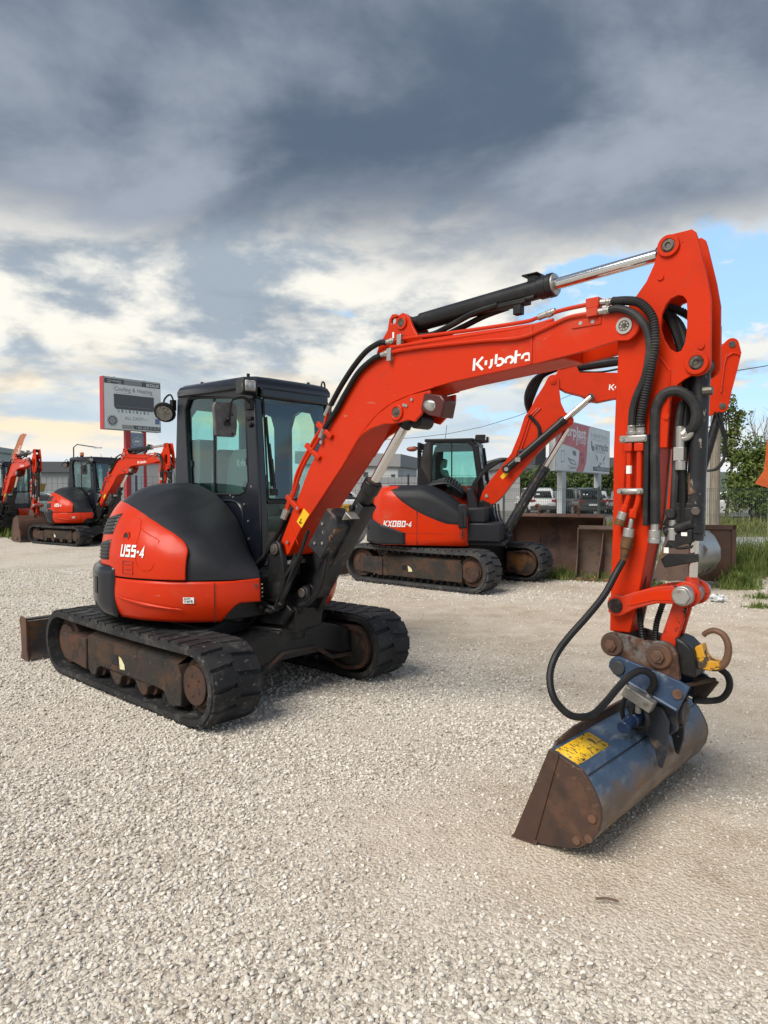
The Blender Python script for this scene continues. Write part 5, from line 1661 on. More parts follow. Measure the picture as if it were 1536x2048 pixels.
    for y in (-0.115, 0.12):
        ear = MB().prism([(3.70, 0.40), (3.70, 0.50), (3.735, 0.55), (3.79, 0.53), (3.82, 0.47), (3.812, 0.32), (3.790, 0.235), (3.772, 0.245), (3.755, 0.32), (3.715, 0.38)], y, y + 0.022)
        ear.build('pivot_ear', mat("scuffed_dark_fin", (0.018, 0.021, 0.028), 0.5, layers=[((0.12, 0.085, 0.06), 9.0, 0.52, 0.68, 0.8), ((0.2, 0.18, 0.16), 25, .64, .74, .7)]), root, bevel=0.005)
    tc_ = MB().cyl((3.67, -0.30, 0.460), (3.67, 0.06, 0.490), 0.029, n=18)
    tc_.cyl((3.67, -0.20, 0.468), (3.67, -0.16, 0.471), 0.036, n=18)
    tc_.build('tilt_cylinder', mat("gloss_blue_paint", (0.012, 0.028, 0.075), 0.3, coat=0.3), root, bevel=0.003)
    tv = MB()
    tv.box(-0.075, 0.075, -0.03, 0.03, -0.028, 0.028)
    tv.xf(Matrix.Translation((3.705, -0.19, 0.585)) @ Matrix.Rotation(R(24), 4, 'Y'))
    tv.cyl((3.745, -0.165, 0.618), (3.74, -0.185, 0.575), 0.015, n=8)
    tv.cyl((3.70, -0.19, 0.56), (3.70, -0.19, 0.51), 0.016, n=8)
    tv.build('tilt_valve', mat("zinc_valve_block", (0.20, 0.195, 0.18), 0.5, metal=0.4, layers=[((0.10, 0.08, 0.06), 22, .5, .65, .8)]), root, bevel=0.004)
    for k, pth in enumerate(([(3.68, -0.19, 0.56), (3.67, -0.20, 0.50), (3.69, -0.18, 0.44), (3.74, -0.14, 0.43)], [(3.73, -0.19, 0.55), (3.75, -0.20, 0.48), (3.72, -0.18, 0.42), (3.66, -0.16, 0.43)], [(3.64, -0.16, 0.60), (3.615, -0.17, 0.53), (3.62, -0.16, 0.45), (3.66, -0.12, 0.42)])):
        MB().tube(pth, 0.011, n=7, smooth=6).build('hose', hosem, root)
    return root

exc = u55()
tag(exc, "large red and black excavator in front, its blue tilting bucket resting on the gravel", "excavator", "red compact excavators")
#@@GROUND
# ------------------------------------------------------------------ plain digging bucket for the copies
def dig_bucket(root, y0, y1, ox=0.0, oz=0.0, s=1.0, yaw=0.0, teeth=True, side_m=None, skin_m=None, rot=0.0):
    P = [(3.46, 0.80), (3.82, 0.80), (3.93, 0.70), (4.02, 0.52), (4.03, 0.34), (3.95, 0.16), (3.80, 0.05), (3.58, 0.01), (3.30, 0.03)]
    def tf(p):
        a, b = (p[0] - 3.6) * s, (p[1] - 0.8) * s
        c, n = math.cos(rot), math.sin(rot)
        return (3.6 + ox + a * c - b * n, 0.8 + oz + a * n + b * c)
    out = [tf(p) for p in P]
    kids = []
    cx = sum(p[0] for p in out) / len(out)
    cz = sum(p[1] for p in out) / len(out)
    inn = [(cx + (p[0] - cx) * 0.955, cz + (p[1] - cz) * 0.955) for p in reversed(out[1:])]
    shell = out[1:] + inn
    ctr = (3.75 + ox, 0.0)
    YM = Matrix.Translation((ctr[0], 0, 0)) @ Matrix.Rotation(yaw, 4, 'Z') @ Matrix.Translation((-ctr[0], 0, 0))
    b = MB().prism(shell, y0 + 0.02, y1 - 0.02).xf(YM).build('bucket', skin_m or rust, root, bevel=0.004)
    for ya, yb in ((y0, y0 + 0.02), (y1 - 0.02, y1)):
        MB().prism([tf((3.50, 0.70)), tf((3.82, 0.80))] + out[2:], ya, yb).xf(YM).build('bucket_side', side_m or bucket_side, b, bevel=0.004)
    for ya in (-0.16, 0.13):
        MB().prism([tf((3.46, 0.80)), tf((3.50, 0.90)), tf((3.58, 0.92)), tf((3.84, 0.90)), tf((3.90, 0.80)), tf((3.92, 0.72)), tf((3.82, 0.79))], ya, ya + 0.03).xf(YM).build('bucket_ear', rust, b, bevel=0.004)
    if teeth:
        n = max(3, int((y1 - y0) / 0.2))
        for i in range(n):
            y = y0 + 0.05 + (y1 - y0 - 0.1) * i / (n - 1)
            a, c = tf((3.34, 0.02)), tf((3.16, 0.05))
            MB().beam((a[0], y, a[1]), (c[0], y, c[1]), 0.06, 0.04).xf(YM).build('bucket_tooth', rust, b, bevel=0.006)
    return b

# ------------------------------------------------------------------ two more of the same machine further back
index_kids()
SKIP = ('bucket', 'tilt_head', 'tilt_pivot', 'pivot_ear', 'tilt_cylinder', 'tilt_valve', 'loop_hose', 'quick_coupler', 'boom_lamp_x', 'theft_sticker_x')
left_exc = copy_tree(exc, None, SKIP)
left_exc.location = (-8.9, 20.17, 0)
left_exc.rotation_euler = (0, 0, -0.58)
tag(left_exc, "distant red excavator with an amber beacon on its cab, below the cooling and heating billboard", "excavator", "red compact excavators")
dig_bucket(left_exc, -0.35, 0.35)
bcn = MB().cyl((-0.38, 0.20, 2.55), (-0.38, 0.20, 2.60), 0.05, n=16).build('beacon_base', blackm, left_exc)
MB().cyl((-0.38, 0.20, 2.60), (-0.38, 0.20, 2.70), 0.062, 0.055, n=16).build('beacon_lens', amber, left_exc, bevel=0.01)
MB().cyl((0.15, 0.5, 2.55), (-0.25, 0.75, 2.68), 0.006, n=5).build('aerial', blackm, left_exc)

far_exc = copy_tree(exc, None, SKIP + ('bumper_x',))
far_exc.location = (-13.35, 23.5, 0)
far_exc.rotation_euler = (0, 0, R(-44))
tag(far_exc, "red excavator cut by the left edge, its wide brown bucket lowered before the grass", "excavator", "red compact excavators")
dig_bucket(far_exc, -0.62, 0.62, s=0.98)

# ------------------------------------------------------------------ the bigger excavator with a two-piece boom
def kx080():
    root = empty("mid_size_excavator", (1.134, 11.85, 0), R(-15))
    T = Matrix.Rotation(R(-24.6), 4, 'Z')
    crawler(root, -1.10, -0.66, 1.45, 0.66, -1, rubber_dusty, M=T, lug=0.03, scallop=False)
    crawler(root, 0.66, 1.10, 1.45, 0.66, 1, rubber_dusty, M=T, lug=0.03, scallop=False)
    fr = MB().prism([(-0.70, 0.32), (-0.70, 0.58), (-0.40, 0.68), (0.40, 0.68), (0.70, 0.58), (0.70, 0.32), (0.3, 0.40), (-0.3, 0.40)], -0.7, 0.7, axis='x')
    fr.xf(T)
    fr.build('carriage_frame', blackm, root, bevel=0.012)
    MB().cyl((0, 0, 0.62), (0, 0, 0.74), 0.52, n=36).build('slew_ring', blackm, root)
    bl = MB().prism([(-1.92, 0.02), (-1.98, 0.2), (-1.95, 0.46), (-1.90, 0.46), (-1.93, 0.2), (-1.87, 0.02)], -1.1, 1.1)
    bl.xf(T)
    bl.build('dozer_blade', rust, root, bevel=0.005)
    for y in (-0.45, 0.45):
        m = MB().beam((-1.9, y, 0.25), (-0.6, y, 0.4), 0.12, 0.16)
        m.xf(T)
        m.build('blade_arm', blackm, root, bevel=0.01)
    # body: plan outline lofted upwards
    def plan(k=0.0, x1=0.47, fy=1.07):
        o = []
        for i in range(25):
            a = R(131 + (229 - 131) * i / 24)
            o.append(((1.42 - k) * math.cos(a), (1.42 - k) * math.sin(a)))
        o += [(-0.6, -fy + k), (0.2, -fy + k), (x1 - 0.06, -fy + k + 0.01), (x1, -fy + k + 0.07), (x1, fy - k - 0.07), (x1 - 0.06, fy - k - 0.01), (0.2, fy - k), (-0.6, fy - k)]
        return o
    lv = [(0.04, 0.69), (0.005, 0.74), (0.0, 0.80), (0.0, 1.10), (0.01, 1.32), (0.025, 1.47), (0.06, 1.56), (0.12, 1.615), (0.22, 1.648), (0.6, 1.66)]
    mb = MB()
    v, f = [], []
    for k, z in lv:
        # front of the flank falls away: the engine cover slopes down to the front right corner
        for p in plan(k):
            zz = z
            if z > 1.0 and p[1] < 0.1 and p[0] > -0.3:
                t = min(1, (p[0] + 0.3) / 0.77)
                zz = 1.0 + (z - 1.0) * (1 - 0.72 * t ** 1.5)
            v.append((p[0], p[1], zz))
    n = len(plan())
    for i in range(len(lv) - 1):
        for j in range(n):
            f.append((i * n + j, i * n + (j + 1) % n, (i + 1) * n + (j + 1) % n, (i + 1) * n + j))
    f += [tuple(reversed(range(n))), tuple((len(lv) - 1) * n + j for j in range(n))]
    mb.add(v, f)
    body = mb.build('body_shell', paint, root, angle=50)
    # dark engine cover patch, following the flank a little proud of it
    def flank(x, z, off=0.0):
        # surface of the right flank at height z
        ks = [(0.69, 0.04), (0.74, 0.005), (0.80, 0.0), (1.10, 0.0), (1.32, 0.01), (1.47, 0.025), (1.56, 0.06), (1.615, 0.12), (1.648, 0.22), (1.66, 0.60)]
        t = min(1, max(0, (x + 0.3) / 0.77))
        s_ = (1 - 0.72 * t ** 1.5)
        zz = 1.0 + (z - 1.0) / s_ if z > 1.0 else z
        k = ks[-1][1]
        for (z0, k0), (z1, k1) in zip(ks, ks[1:]):
            if z0 <= zz <= z1:
                k = k0 + (k1 - k0) * (zz - z0) / (z1 - z0)
                break
        if x > -0.93:
            y = -(1.07 - k)
        else:
            y = -math.sqrt(max(0.01, (1.42 - k) ** 2 - x * x))
            y = max(y, -(1.07 - k))
        return (x, y - off, z)
    def top_z(x):
        t = min(1, max(0, (x + 0.3) / 0.77))
        return 1.0 + 0.652 * (1 - 0.72 * t ** 1.5)
    def low_z(x):
        # lower border of the dark cover, from high at the back to low at the front
        P = [(-0.86, 1.652), (-0.80, 1.58), (-0.60, 1.40), (-0.40, 1.27), (-0.20, 1.17), (0.0, 1.09), (0.15, 1.04), (0.47, 1.035)]
        for (a, b), (c, d) in zip(P, P[1:]):
            if a <= x <= c:
                return b + (d - b) * (x - a) / (c - a)
        return P[-1][1]
    def cover(u, w):
        x = -0.86 + 1.325 * u
        lo, hi = low_z(x), top_z(x)
        # w: 0 at lower border ... 1 over the top
        if w < 0.75:
            z = lo + (hi - 0.003 - lo) * (w / 0.75)
            return flank(x, z, 0.012 if w > 0 else 0.0)
        q = flank(x, hi - 0.003, 0.012)
        return (x, q[1] + (w - 0.75) / 0.25 * 0.45, hi + 0.012)
    MB().grid(cover, 30, 16).build('engine_cover', plastic, root, angle=60)
    # rear corner guard with louvres
    def guard(u, w):
        a = R(180 + 6 + u * 62)
        z = 0.70 + (0.52 - 0.44 * max(0, u - 0.22) ** 1.1) * w
        r = 1.435 - 0.02 * (w > 0.95)
        x, y = r * math.cos(a), r * math.sin(a)
        y = max(y, -1.085)
        return (x, y, z)
    gd = MB().grid(guard, 22, 8).build('corner_guard', plastic, root, solid=0.03)
    lv_ = MB()
    for k in range(5):
        lv_.tube([(1.445 * math.cos(R(a)), 1.445 * math.sin(R(a)), 0.95 + 0.045 * k - (a - 190) * 0.0012) for a in range(190, 190 + 24 - 3 * k, 4)], 0.010, n=6)
    lv_.build('guard_louvre', black_print, gd)
    ri = MB().grid(lambda u, w: (1.43 * math.cos(R(199 + 17 * u)), 1.43 * math.sin(R(199 + 17 * u)), 1.18 + 0.30 * w - 0.10 * u * (1 - w)), 5, 5)
    ri.build('rear_grille', black_print, root, solid=0.01)
    sm = MB()
    sm.box(-0.345, -0.338, -1.074, -1.05, 0.70, 1.24)
    sm.build('panel_seam', black_print, root)
    sm = MB()
    sm.box(-0.9, -0.345, -1.073, -1.05, 0.885, 0.89)
    sm.box(-0.338, 0.10, -1.073, -1.05, 0.885, 0.89)
    sm.build('panel_crease', mat("dark_red_print", (0.22, 0.02, 0.01), 0.5), root)
    place2d(model_text('KX080-4', 0.18), (-0.90, -1.076, 0.985), (1, 0, 0), (0, 0, 1), 0.0875, 0.10).build('model_number', white, root, normals=False, smooth=False)
    hc = MB()
    hc.box(0.33, 0.47, -1.10, -1.06, 0.98, 1.36)
    hc.build('corner_pad', plastic, root, bevel=0.02)
    MB().tube([(0.40, -1.105, 1.22), (0.40, -1.11, 1.0), (0.39, -1.11, 0.86)], 0.008, n=6).build('door_strap', blackm, root)
    MB().box(0.37, 0.42, -1.085, -1.06, 0.82, 0.94).build('door_latch', mat("dark_red_print", (0.22, 0.02, 0.01), 0.5), root, bevel=0.008)
    # air intake hump beside the cab
    hump = MB().grid(lambda u, w: (-0.42 + 0.75 * u, -0.42 + 0.50 * w, 1.60 + (0.20 * math.sin(math.pi * min(1, u * 1.5 + 0.1) * 0.5) if u < 0.6 else 0.20 * (1 - ((u - 0.6) / 0.4) ** 2)) * math.sin(math.pi * (0.15 + 0.7 * w)) - 0.25 * max(0, u - 0.6)), 14, 8)
    ho = hump.build('intake_hump', plastic, root, solid=0.02, angle=60)
    sl = MB()
    for k in range(7):
        x = -0.02 + 0.045 * k
        sl.tube([(x, -0.40 + 0.06 * j, 1.60 + 0.215 * math.sin(math.pi * (0.15 + 0.7 * (0.06 * j + 0.02) / 0.5)) * (1 if x < 0.03 else 1 - ((x - 0.03) / 0.30) ** 2) - 0.25 * max(0, (x + 0.42) / 0.75 - 0.6) + 0.004) for j in range(7)], 0.009, n=5)
    sl.build('intake_slot', black_print, ho)
    # steps and boxes at the front right, under the boom
    st = MB()
    st.box(0.44, 0.98, -1.00, -0.2, 0.76, 1.06)
    st.box(0.46, 0.74, -0.95, -0.2, 1.06, 1.30)
    st.prism([(0.40, 1.2), (0.58, 1.2), (0.46, 1.62), (0.36, 1.62)], -0.45, -0.05)
    st.build('front_step', plastic, root, bevel=0.025)
    MB().box(-0.9, 1.05, -0.95, 0.95, 0.70, 0.76).build('revolving_deck', blackm, root, bevel=0.01)
    # cab
    cb = MB()
    out = [(-0.62, 1.0), (0.66, 1.0), (0.60, 1.55), (0.49, 2.33), (0.40, 2.43), (-0.34, 2.45), (-0.44, 2.39), (-0.52, 2.05)]
    hole = [(-0.31, 1.68), (-0.29, 2.36), (-0.25, 2.40), (0.32, 2.385), (0.40, 2.32), (0.50, 1.62), (0.48, 1.52), (0.30, 1.50), (-0.2, 1.55)]
    cb.prism(out, 0.0, 0.05, holes=[hole])
    cb.prism(out, 0.97, 1.02, holes=[[(-0.30, 1.5), (-0.28, 2.30), (0.30, 2.30), (0.42, 1.5)]])
    cb.prism([(0.05, 1.0), (0.97, 1.0), (0.97, 2.42), (0.05, 2.42)], -0.58, -0.53, axis='x', holes=[[(0.2, 1.6), (0.82, 1.6), (0.82, 2.3), (0.2, 2.3)]])
    cb.box(-0.58, 0.60, 0.05, 0.97, 1.0, 1.05)
    cb.box(-0.44, 0.42, -0.005, 1.025, 2.42, 2.475)
    cb.beam((0.44, 0.02, 2.38), (0.44, 1.0, 2.38), 0.07, 0.09)
    for y in (0.03, 0.99):
        cb.beam((0.65, y, 1.05), (0.47, y, 2.36), 0.07, 0.07)
    cab = cb.build('cab_body', mat("black_cab_plastic", (0.007, 0.0075, 0.009), 0.4, spec=0.35), root, bevel=0.014)
    MB().prism(hole, 0.022, 0.028).build('side_window', glass, root)
    MB().box(0.03, 0.05, 0.012, 0.04, 1.53, 2.39).build('window_sash', blackm, root)
    MB().add([(0.635, 0.06, 1.2), (0.635, 0.96, 1.2), (0.48, 0.96, 2.34), (0.48, 0.06, 2.34)], [(0, 1, 2, 3)]).build('windscreen', glass, root)
    MB().box(-0.30, 0.45, 0.985, 0.99, 1.5, 2.32).build('door_window', glass, root)
    MB().prism([(-0.33, 1.7), (-0.505, 2.0), (-0.43, 2.36), (-0.345, 2.41)], -0.004, 0.0).build('rear_quarter', mat("smoked_glass", (0.03, 0.025, 0.022), 0.1), root)
    MB().prism([(-0.12, 1.35), (0.30, 1.35), (0.30, 1.50), (-0.06, 1.50), (-0.14, 1.95), (-0.24, 1.95), (-0.22, 1.5)], 0.3, 0.75).build('seat', mat("black_seat", (0.01, 0.01, 0.011), 0.8), root, bevel=0.03)
    MB().prism([(-0.15, 1.98), (-0.13, 2.14), (-0.22, 2.15), (-0.25, 1.98)], 0.40, 0.65).build('headrest', mat("black_seat", (0.01, 0.01, 0.011), 0.8), root, bevel=0.03)
    for y in (0.10, 0.62):
        l_ = MB().prism([(0.42, 2.42), (0.60, 2.44), (0.61, 2.54), (0.44, 2.54)], y, y + 0.15).build('work_light', blackm, root, bevel=0.012)
        MB().box(0.602, 0.614, y + 0.02, y + 0.13, 2.45, 2.53).build('light_lens', lens, l_, bevel=0.004)
    MB().beam((0.42, 0.05, 2.44), (0.42, 0.85, 2.44), 0.05, 0.05).build('light_bar', blackm, root)
    m_ = MB().ball((-0.66, -0.02, 2.30), 0.10, sc=(1.0, 0.4, 0.45)).build('side_mirror', mat("red_brown_mirror_shell", (0.20, 0.045, 0.025), 0.4), root)
    MB().tube([(-0.47, 0.02, 2.24), (-0.55, 0.0, 2.32), (-0.63, -0.02, 2.34)], 0.014, n=6).build('mirror_stay', blackm, m_)
    MB().cyl((-0.16, 0.5, 2.47), (-0.13, 0.5, 2.75), 0.005, n=5).build('aerial', blackm, root)
    MB().tube([(0.54, 0.22, 2.2), (0.57, 0.3, 1.95), (0.60, 0.34, 1.75)], 0.01, n=5).build('wiper', blackm, root)
    # boom, lower piece
    low = [(0.56, 1.33), (0.545, 1.40), (0.60, 1.56), (0.728, 1.75), (0.90, 1.96), (1.072, 2.194), (1.198, 2.51), (1.286, 2.80), (1.376, 2.92), (1.472, 3.109), (1.60, 3.31)] + arc(1.744, 3.378, 0.10, 150, 20, 7) + [(1.849, 3.218), (1.875, 3.013), (1.945, 2.86), (2.03, 2.80)] + arc(1.995, 2.72, 0.085, 40, -60, 5) + [(1.70, 2.40), (1.50, 2.19), (1.30, 1.95), (1.10, 1.70), (0.95, 1.50), (0.86, 1.40), (0.72, 1.29), (0.60, 1.265)]
    bm = MB().prism(low, -0.14, 0.14)
    boom = bm.build('lower_boom', paint, root, bevel=0.01)
    pn = MB()
    pn.cyl((0.60, -0.155, 1.335), (0.60, 0.155, 1.335), 0.05, n=18)
    pn.build('boom_foot_pin', blackm, boom, bevel=0.004)
    MB().cyl((0.665, -0.155, 1.475), (0.665, 0.155, 1.475), 0.03, n=14).build('lift_pin', steel, boom, bevel=0.004)
    pn = MB()
    for x, z, r_ in ((1.744, 3.378, 0.055), (1.995, 2.725, 0.06)):
        pn.cyl((x, -0.16, z), (x, 0.16, z), r_, n=18)
        pn.cyl((x, -0.17, z), (x, -0.16, z), r_ * 0.5, n=12)
        pn.build('pivot_boss', paint, boom, bevel=0.004)
        pn = MB()
    MB().add([(1.03, -0.1415, 1.90), (1.13, -0.1415, 1.99), (1.09, -0.1415, 2.05), (0.99, -0.1415, 1.95)], [(0, 1, 2, 3)]).xf(Matrix.Translation((-0.10, 0, -0.14))).build('warning_decal', yellow, boom)
    # boom, upper piece
    upb = [(1.70, 3.42), (1.80, 3.50), (1.83, 3.60), (1.86, 3.645), (2.06, 3.655), (2.12, 3.60), (2.17, 3.50), (2.73, 3.475), (3.10, 3.36), (3.47, 3.20), (3.54, 3.11), (3.50, 2.98), (3.40, 2.90), (3.0, 3.02), (2.719, 3.06), (2.45, 3.01), (2.34, 3.03), (2.19, 3.125), (1.937, 3.20), (1.84, 3.26), (1.72, 3.30)]
    ub = MB().prism(upb, -0.11, 0.11).build('upper_boom', paint, root, bevel=0.01)
    for a in ((2.05, 2.055), (2.09, 2.095)):
        MB().box(a[0], a[1], -0.114, -0.11, 3.12, 3.46).build('weld_seam', paint_chip, ub)
    place2d(maker_logo(), (2.62, -0.113, 3.20), (1, 0, -0.02), (0.1, 0, 1), 0.10, 0.09).build('boom_wordmark', white, ub, normals=False, smooth=False)
    pn = MB().cyl((2.339, -0.20, 3.09), (2.339, 0.20, 3.09), 0.055, n=20)
    pn.cyl((2.339, -0.215, 3.09), (2.339, -0.20, 3.09), 0.03, n=12)
    pn.build('cylinder_pin', pinm, ub, bevel=0.004)
    for s in (-1, 1):
        a, b = Vector((1.00, s * 0.19, 1.93)), Vector((2.339, s * 0.19, 3.09))
        d = (b - a).normalized()
        c = MB().cyl(a + d * 0.02, a + d * 1.20, 0.062, n=20)
        c.cyl(a + d * 1.16, a + d * 1.24, 0.072, n=20)
        c.cyl(a - Vector((0, 0.06, 0)), a + Vector((0, 0.06, 0)), 0.07, n=16)
        co = c.build('adjust_cylinder', blackc, root, bevel=0.004)
        MB().cyl(a + d * 1.22, b, 0.036, n=16).build('cylinder_rod', chrome, co)
        MB().cyl(a - Vector((0, 0.07, 0)), a + Vector((0, 0.07, 0)), 0.035, n=14).build('cylinder_pin', steel, co)
    MB().box(1.145, 1.23, -0.256, -0.25, 2.05, 2.12).build('maker_plate', steel, root)
    # lift cylinders in front of the boom
    a, b = Vector((0.95, 0, 0.80)), Vector((1.99, 0, 2.60))
    d = (b - a).normalized()
    c = MB().cyl(a, a + d * 1.32, 0.085, n=22)
    c.cyl(a + d * 1.26, a + d * 1.36, 0.097, n=22)
    co = c.build('lift_cylinder', blackscr, root, bevel=0.005)
    MB().cyl(a + d * 1.34, b, 0.045, n=16).build('cylinder_rod', chrome, co)
    g = MB()
    for y in (-0.11, 0.11):
        g.beam(a + d * 0.1 + Vector((0.03, y, 0)), a + d * 1.25 + Vector((0.03, y, 0)), 0.02, 0.13, up=(0, 1, 0))
    g.build('cylinder_guard', blackscr, co)
    sw = MB().prism([(0.48, 0.68), (0.98, 0.66), (1.08, 0.80), (0.96, 0.92), (0.84, 1.10), (0.72, 1.36), (0.60, 1.42), (0.52, 1.36), (0.50, 1.1)], -0.24, 0.24)
    sw.build('boom_mount', blackm, root, bevel=0.02)
    # hoses
    for k in range(5):
        y = -0.10 + 0.05 * k
        MB().tube([(1.36, y, 2.84), (1.30 + 0.02 * k, y, 3.02), (1.31 + 0.035 * k, y, 3.22), (1.42 + 0.03 * k, y, 3.42), (1.62, y, 3.55 - 0.01 * k), (1.84, y, 3.60)], 0.02, n=7, smooth=6).build('hose', hosem, boom)
    for k in range(4):
        y = -0.12 + 0.05 * k
        MB().tube([(0.95 + 0.03 * k, y, 2.10), (0.70, y, 1.94 + 0.03 * k), (0.52 - 0.02 * k, y, 1.75), (0.46 - 0.03 * k, y, 1.50), (0.50, y, 1.25)], 0.022, n=7, smooth=6).build('hose', hosem, boom)
    MB().tube([(1.20, -0.155, 2.22), (1.40, -0.16, 2.28), (1.52, -0.16, 2.42), (1.53, -0.16, 2.60), (1.46, -0.16, 2.72), (1.36, -0.155, 2.82)], 0.03, n=8, smooth=6).build('hose', hosem, boom)
    for k in range(2):
        MB().tube([(1.14 + 0.05 * k, -0.148, 2.14), (1.25 + 0.05 * k, -0.148, 2.45), (1.36 + 0.05 * k, -0.148, 2.78), (1.50 + 0.05 * k, -0.148, 2.94)], 0.013, n=6, smooth=4).build('pipe', paint, boom)
    for k in range(4):
        MB().tube([(0.72 + 0.05 * k, -0.25, 1.35), (0.75 + 0.05 * k, -0.27, 1.15), (0.82 + 0.05 * k, -0.27, 0.98), (0.92, -0.24, 0.86)], 0.018, n=7, smooth=5).build('hose', hosem if k < 3 else hosed, root)
    # arm cylinder on top, arm, bucket cylinder, linkage
    a, b = Vector((2.02, 0, 3.60)), Vector((4.42, 0, 3.84))
    d = (b - a).normalized()
    c = MB().cyl(a, a + d * 1.35, 0.075, n=22)
    c.cyl(a + d * 1.30, a + d * 1.40, 0.085, n=22)
    co = c.build('arm_cylinder', blackc, root, bevel=0.005)
    MB().cyl(a + d * 1.38, b, 0.042, n=16).build('cylinder_rod', chrome, co)
    MB().tube([(2.15, -0.06, 3.52), (2.5, -0.07, 3.50), (2.9, -0.06, 3.56), (3.3, -0.06, 3.60)], 0.018, n=6, smooth=4).build('hose', hosem, co)
    armp = [(3.42, 3.30), (3.60, 3.34), (4.18, 3.70), (4.259, 3.80)] + arc(4.43, 3.835, 0.10, 130, 10, 6) + [(4.565, 3.70), (4.52, 3.47), (4.44, 3.125), (4.40, 2.90)] + arc(4.30, 2.88, 0.09, 0, -100, 5) + [(4.10, 2.74), (3.93, 2.45), (3.83, 2.10), (3.80, 1.65), (3.66, 1.25), (3.645, 1.02), (3.56, 0.98), (3.50, 1.05), (3.49, 1.30), (3.46, 1.9), (3.42, 2.6), (3.36, 3.05)]
    ar = MB().prism(armp, -0.10, 0.10).build('arm', paint_worn, root, bevel=0.01)
    for x, z in ((4.43, 3.835), (4.31, 2.89), (3.45, 3.12)):
        MB().cyl((x, -0.115, z), (x, 0.115, z), 0.05, n=16).cyl((x, -0.125, z), (x, -0.11, z), 0.025, n=10).build('arm_pin', pinm, ar, bevel=0.003)
    MB().tube([(4.36, -0.112, 3.70), (4.32, -0.112, 3.50), (4.28, -0.112, 3.1)], 0.012, n=6).build('weld_seam', paint_chip, ar)
    MB().tube([(4.35, -0.105, 3.645), (4.45, -0.105, 3.70), (4.55, -0.105, 3.66)], 0.02, n=6, smooth=3).build('head_web', paint_worn, ar)
    a, b = Vector((4.30, 0, 2.86)), Vector((3.90, 0, 1.34))
    d = (b - a).normalized()
    c = MB().cyl(a, a + d * 1.10, 0.07, n=20)
    co = c.build('bucket_cylinder', blackc, root, bevel=0.005)
    MB().cyl(a + d * 1.08, b, 0.04, n=16).build('cylinder_rod', chrome, co)
    for k in range(2):
        MB().tube([(4.20 + 0.06 * k, -0.12, 2.80), (4.33 + 0.02 * k, -0.14, 2.40), (4.34, -0.14, 2.10), (4.26 - 0.03 * k, -0.13, 1.92), (4.10, -0.1, 1.88)], 0.02, n=7, smooth=6).build('hose', hosem, co)
    l_ = MB().prism([(3.55, 1.28), (3.60, 1.24), (3.85, 1.28), (3.93, 1.33), (3.92, 1.40), (3.83, 1.38), (3.58, 1.36)], -0.15, -0.10)
    l_.prism([(3.85, 1.38), (3.94, 1.34), (3.86, 0.98), (3.76, 0.96)], -0.07, 0.07)
    l_.build('link_arm', paint_worn, root, bevel=0.008)
    dig_bucket(root, -0.42, 0.55, ox=0.16, oz=0.12, s=0.98, yaw=R(-30), side_m=mat("brown_bucket_side", (0.10, 0.062, 0.047), 0.65, layers=[((0.07, 0.04, 0.03), 4, .45, .7, .7), ((0.16, 0.09, 0.03), 7, .6, .7, .8)]), skin_m=mat("polished_bucket_back", (0.30, 0.29, 0.28), 0.38, metal=0.75, layers=[((0.13, 0.075, 0.05), 3.0, 0.50, 0.66, 0.7)]))
    return root
kx = kx080()
tag(kx, "mid-size red excavator with two-piece boom behind the front machine, rusty buckets at its right", "excavator", "red compact excavators")
# ------------------------------------------------------------------ ground
def vnoise(x, y, seed=0):
    """smooth value noise on numpy arrays"""
    xi, yi = np.floor(x).astype(int), np.floor(y).astype(int)
    fx, fy = x - xi, y - yi
    fx, fy = fx * fx * (3 - 2 * fx), fy * fy * (3 - 2 * fy)
    def h(a, b):
        n = (a * 374761393 + b * 668265263 + seed * 974711) & 0x7fffffff
        n = ((n ^ (n >> 13)) * 1274126177) & 0x7fffffff
        return ((n ^ (n >> 16)) & 0xffff) / 65535.0
    return (h(xi, yi) * (1 - fx) + h(xi + 1, yi) * fx) * (1 - fy) + (h(xi, yi + 1) * (1 - fx) + h(xi + 1, yi + 1) * fx) * fy

def fbm(x, y, seed=0, o=4):
    s, a, t = 0, 0.5, 0
    for i in range(o):
        s = s + a * vnoise(x * 2 ** i, y * 2 ** i, seed + i)
        t += a
        a *= 0.5
    return s / t

def gravel_mask(x, y):
    """1 = loose crushed stone, 0 = worn down to sandy fines"""
    n = fbm(x * 0.9, y * 0.9, 3)
    # worn wheel lanes run across the yard, ahead of and between the machines
    ridge = np.abs((x * 0.35 + y) - 8.6 + 1.2 * (fbm(x * 0.3, y * 0.3, 9) - 0.5))
    lane = np.clip(1.25 - ridge / 2.0, 0, 1)
    d1 = np.hypot((x - 0.95) / 1.25, (y - 2.95) / 0.75)
    worn = np.clip(1.35 - d1, 0, 1)
    d2 = np.hypot((x - 2.6) / 1.4, (y - 4.6) / 1.6)
    worn = np.maximum(worn, np.clip(1.2 - d2, 0, 1))
    worn = np.maximum(worn, lane * (x > -1.5) * np.clip((x + 1.5) / 2.0, 0, 1))
    right = np.clip((x - 0.2) / 1.2, 0, 1) * 0.25
    m = 0.95 - 0.95 * worn - right + (n - 0.5) * 1.7
    return np.clip(m, 0, 1)

def gheight(x, y):
    return 0.016 * (fbm(x * 0.8, y * 0.8, 21) - 0.5) + 0.012 * (fbm(x * 3.1, y * 3.1, 5, 3) - 0.5) - 0.004

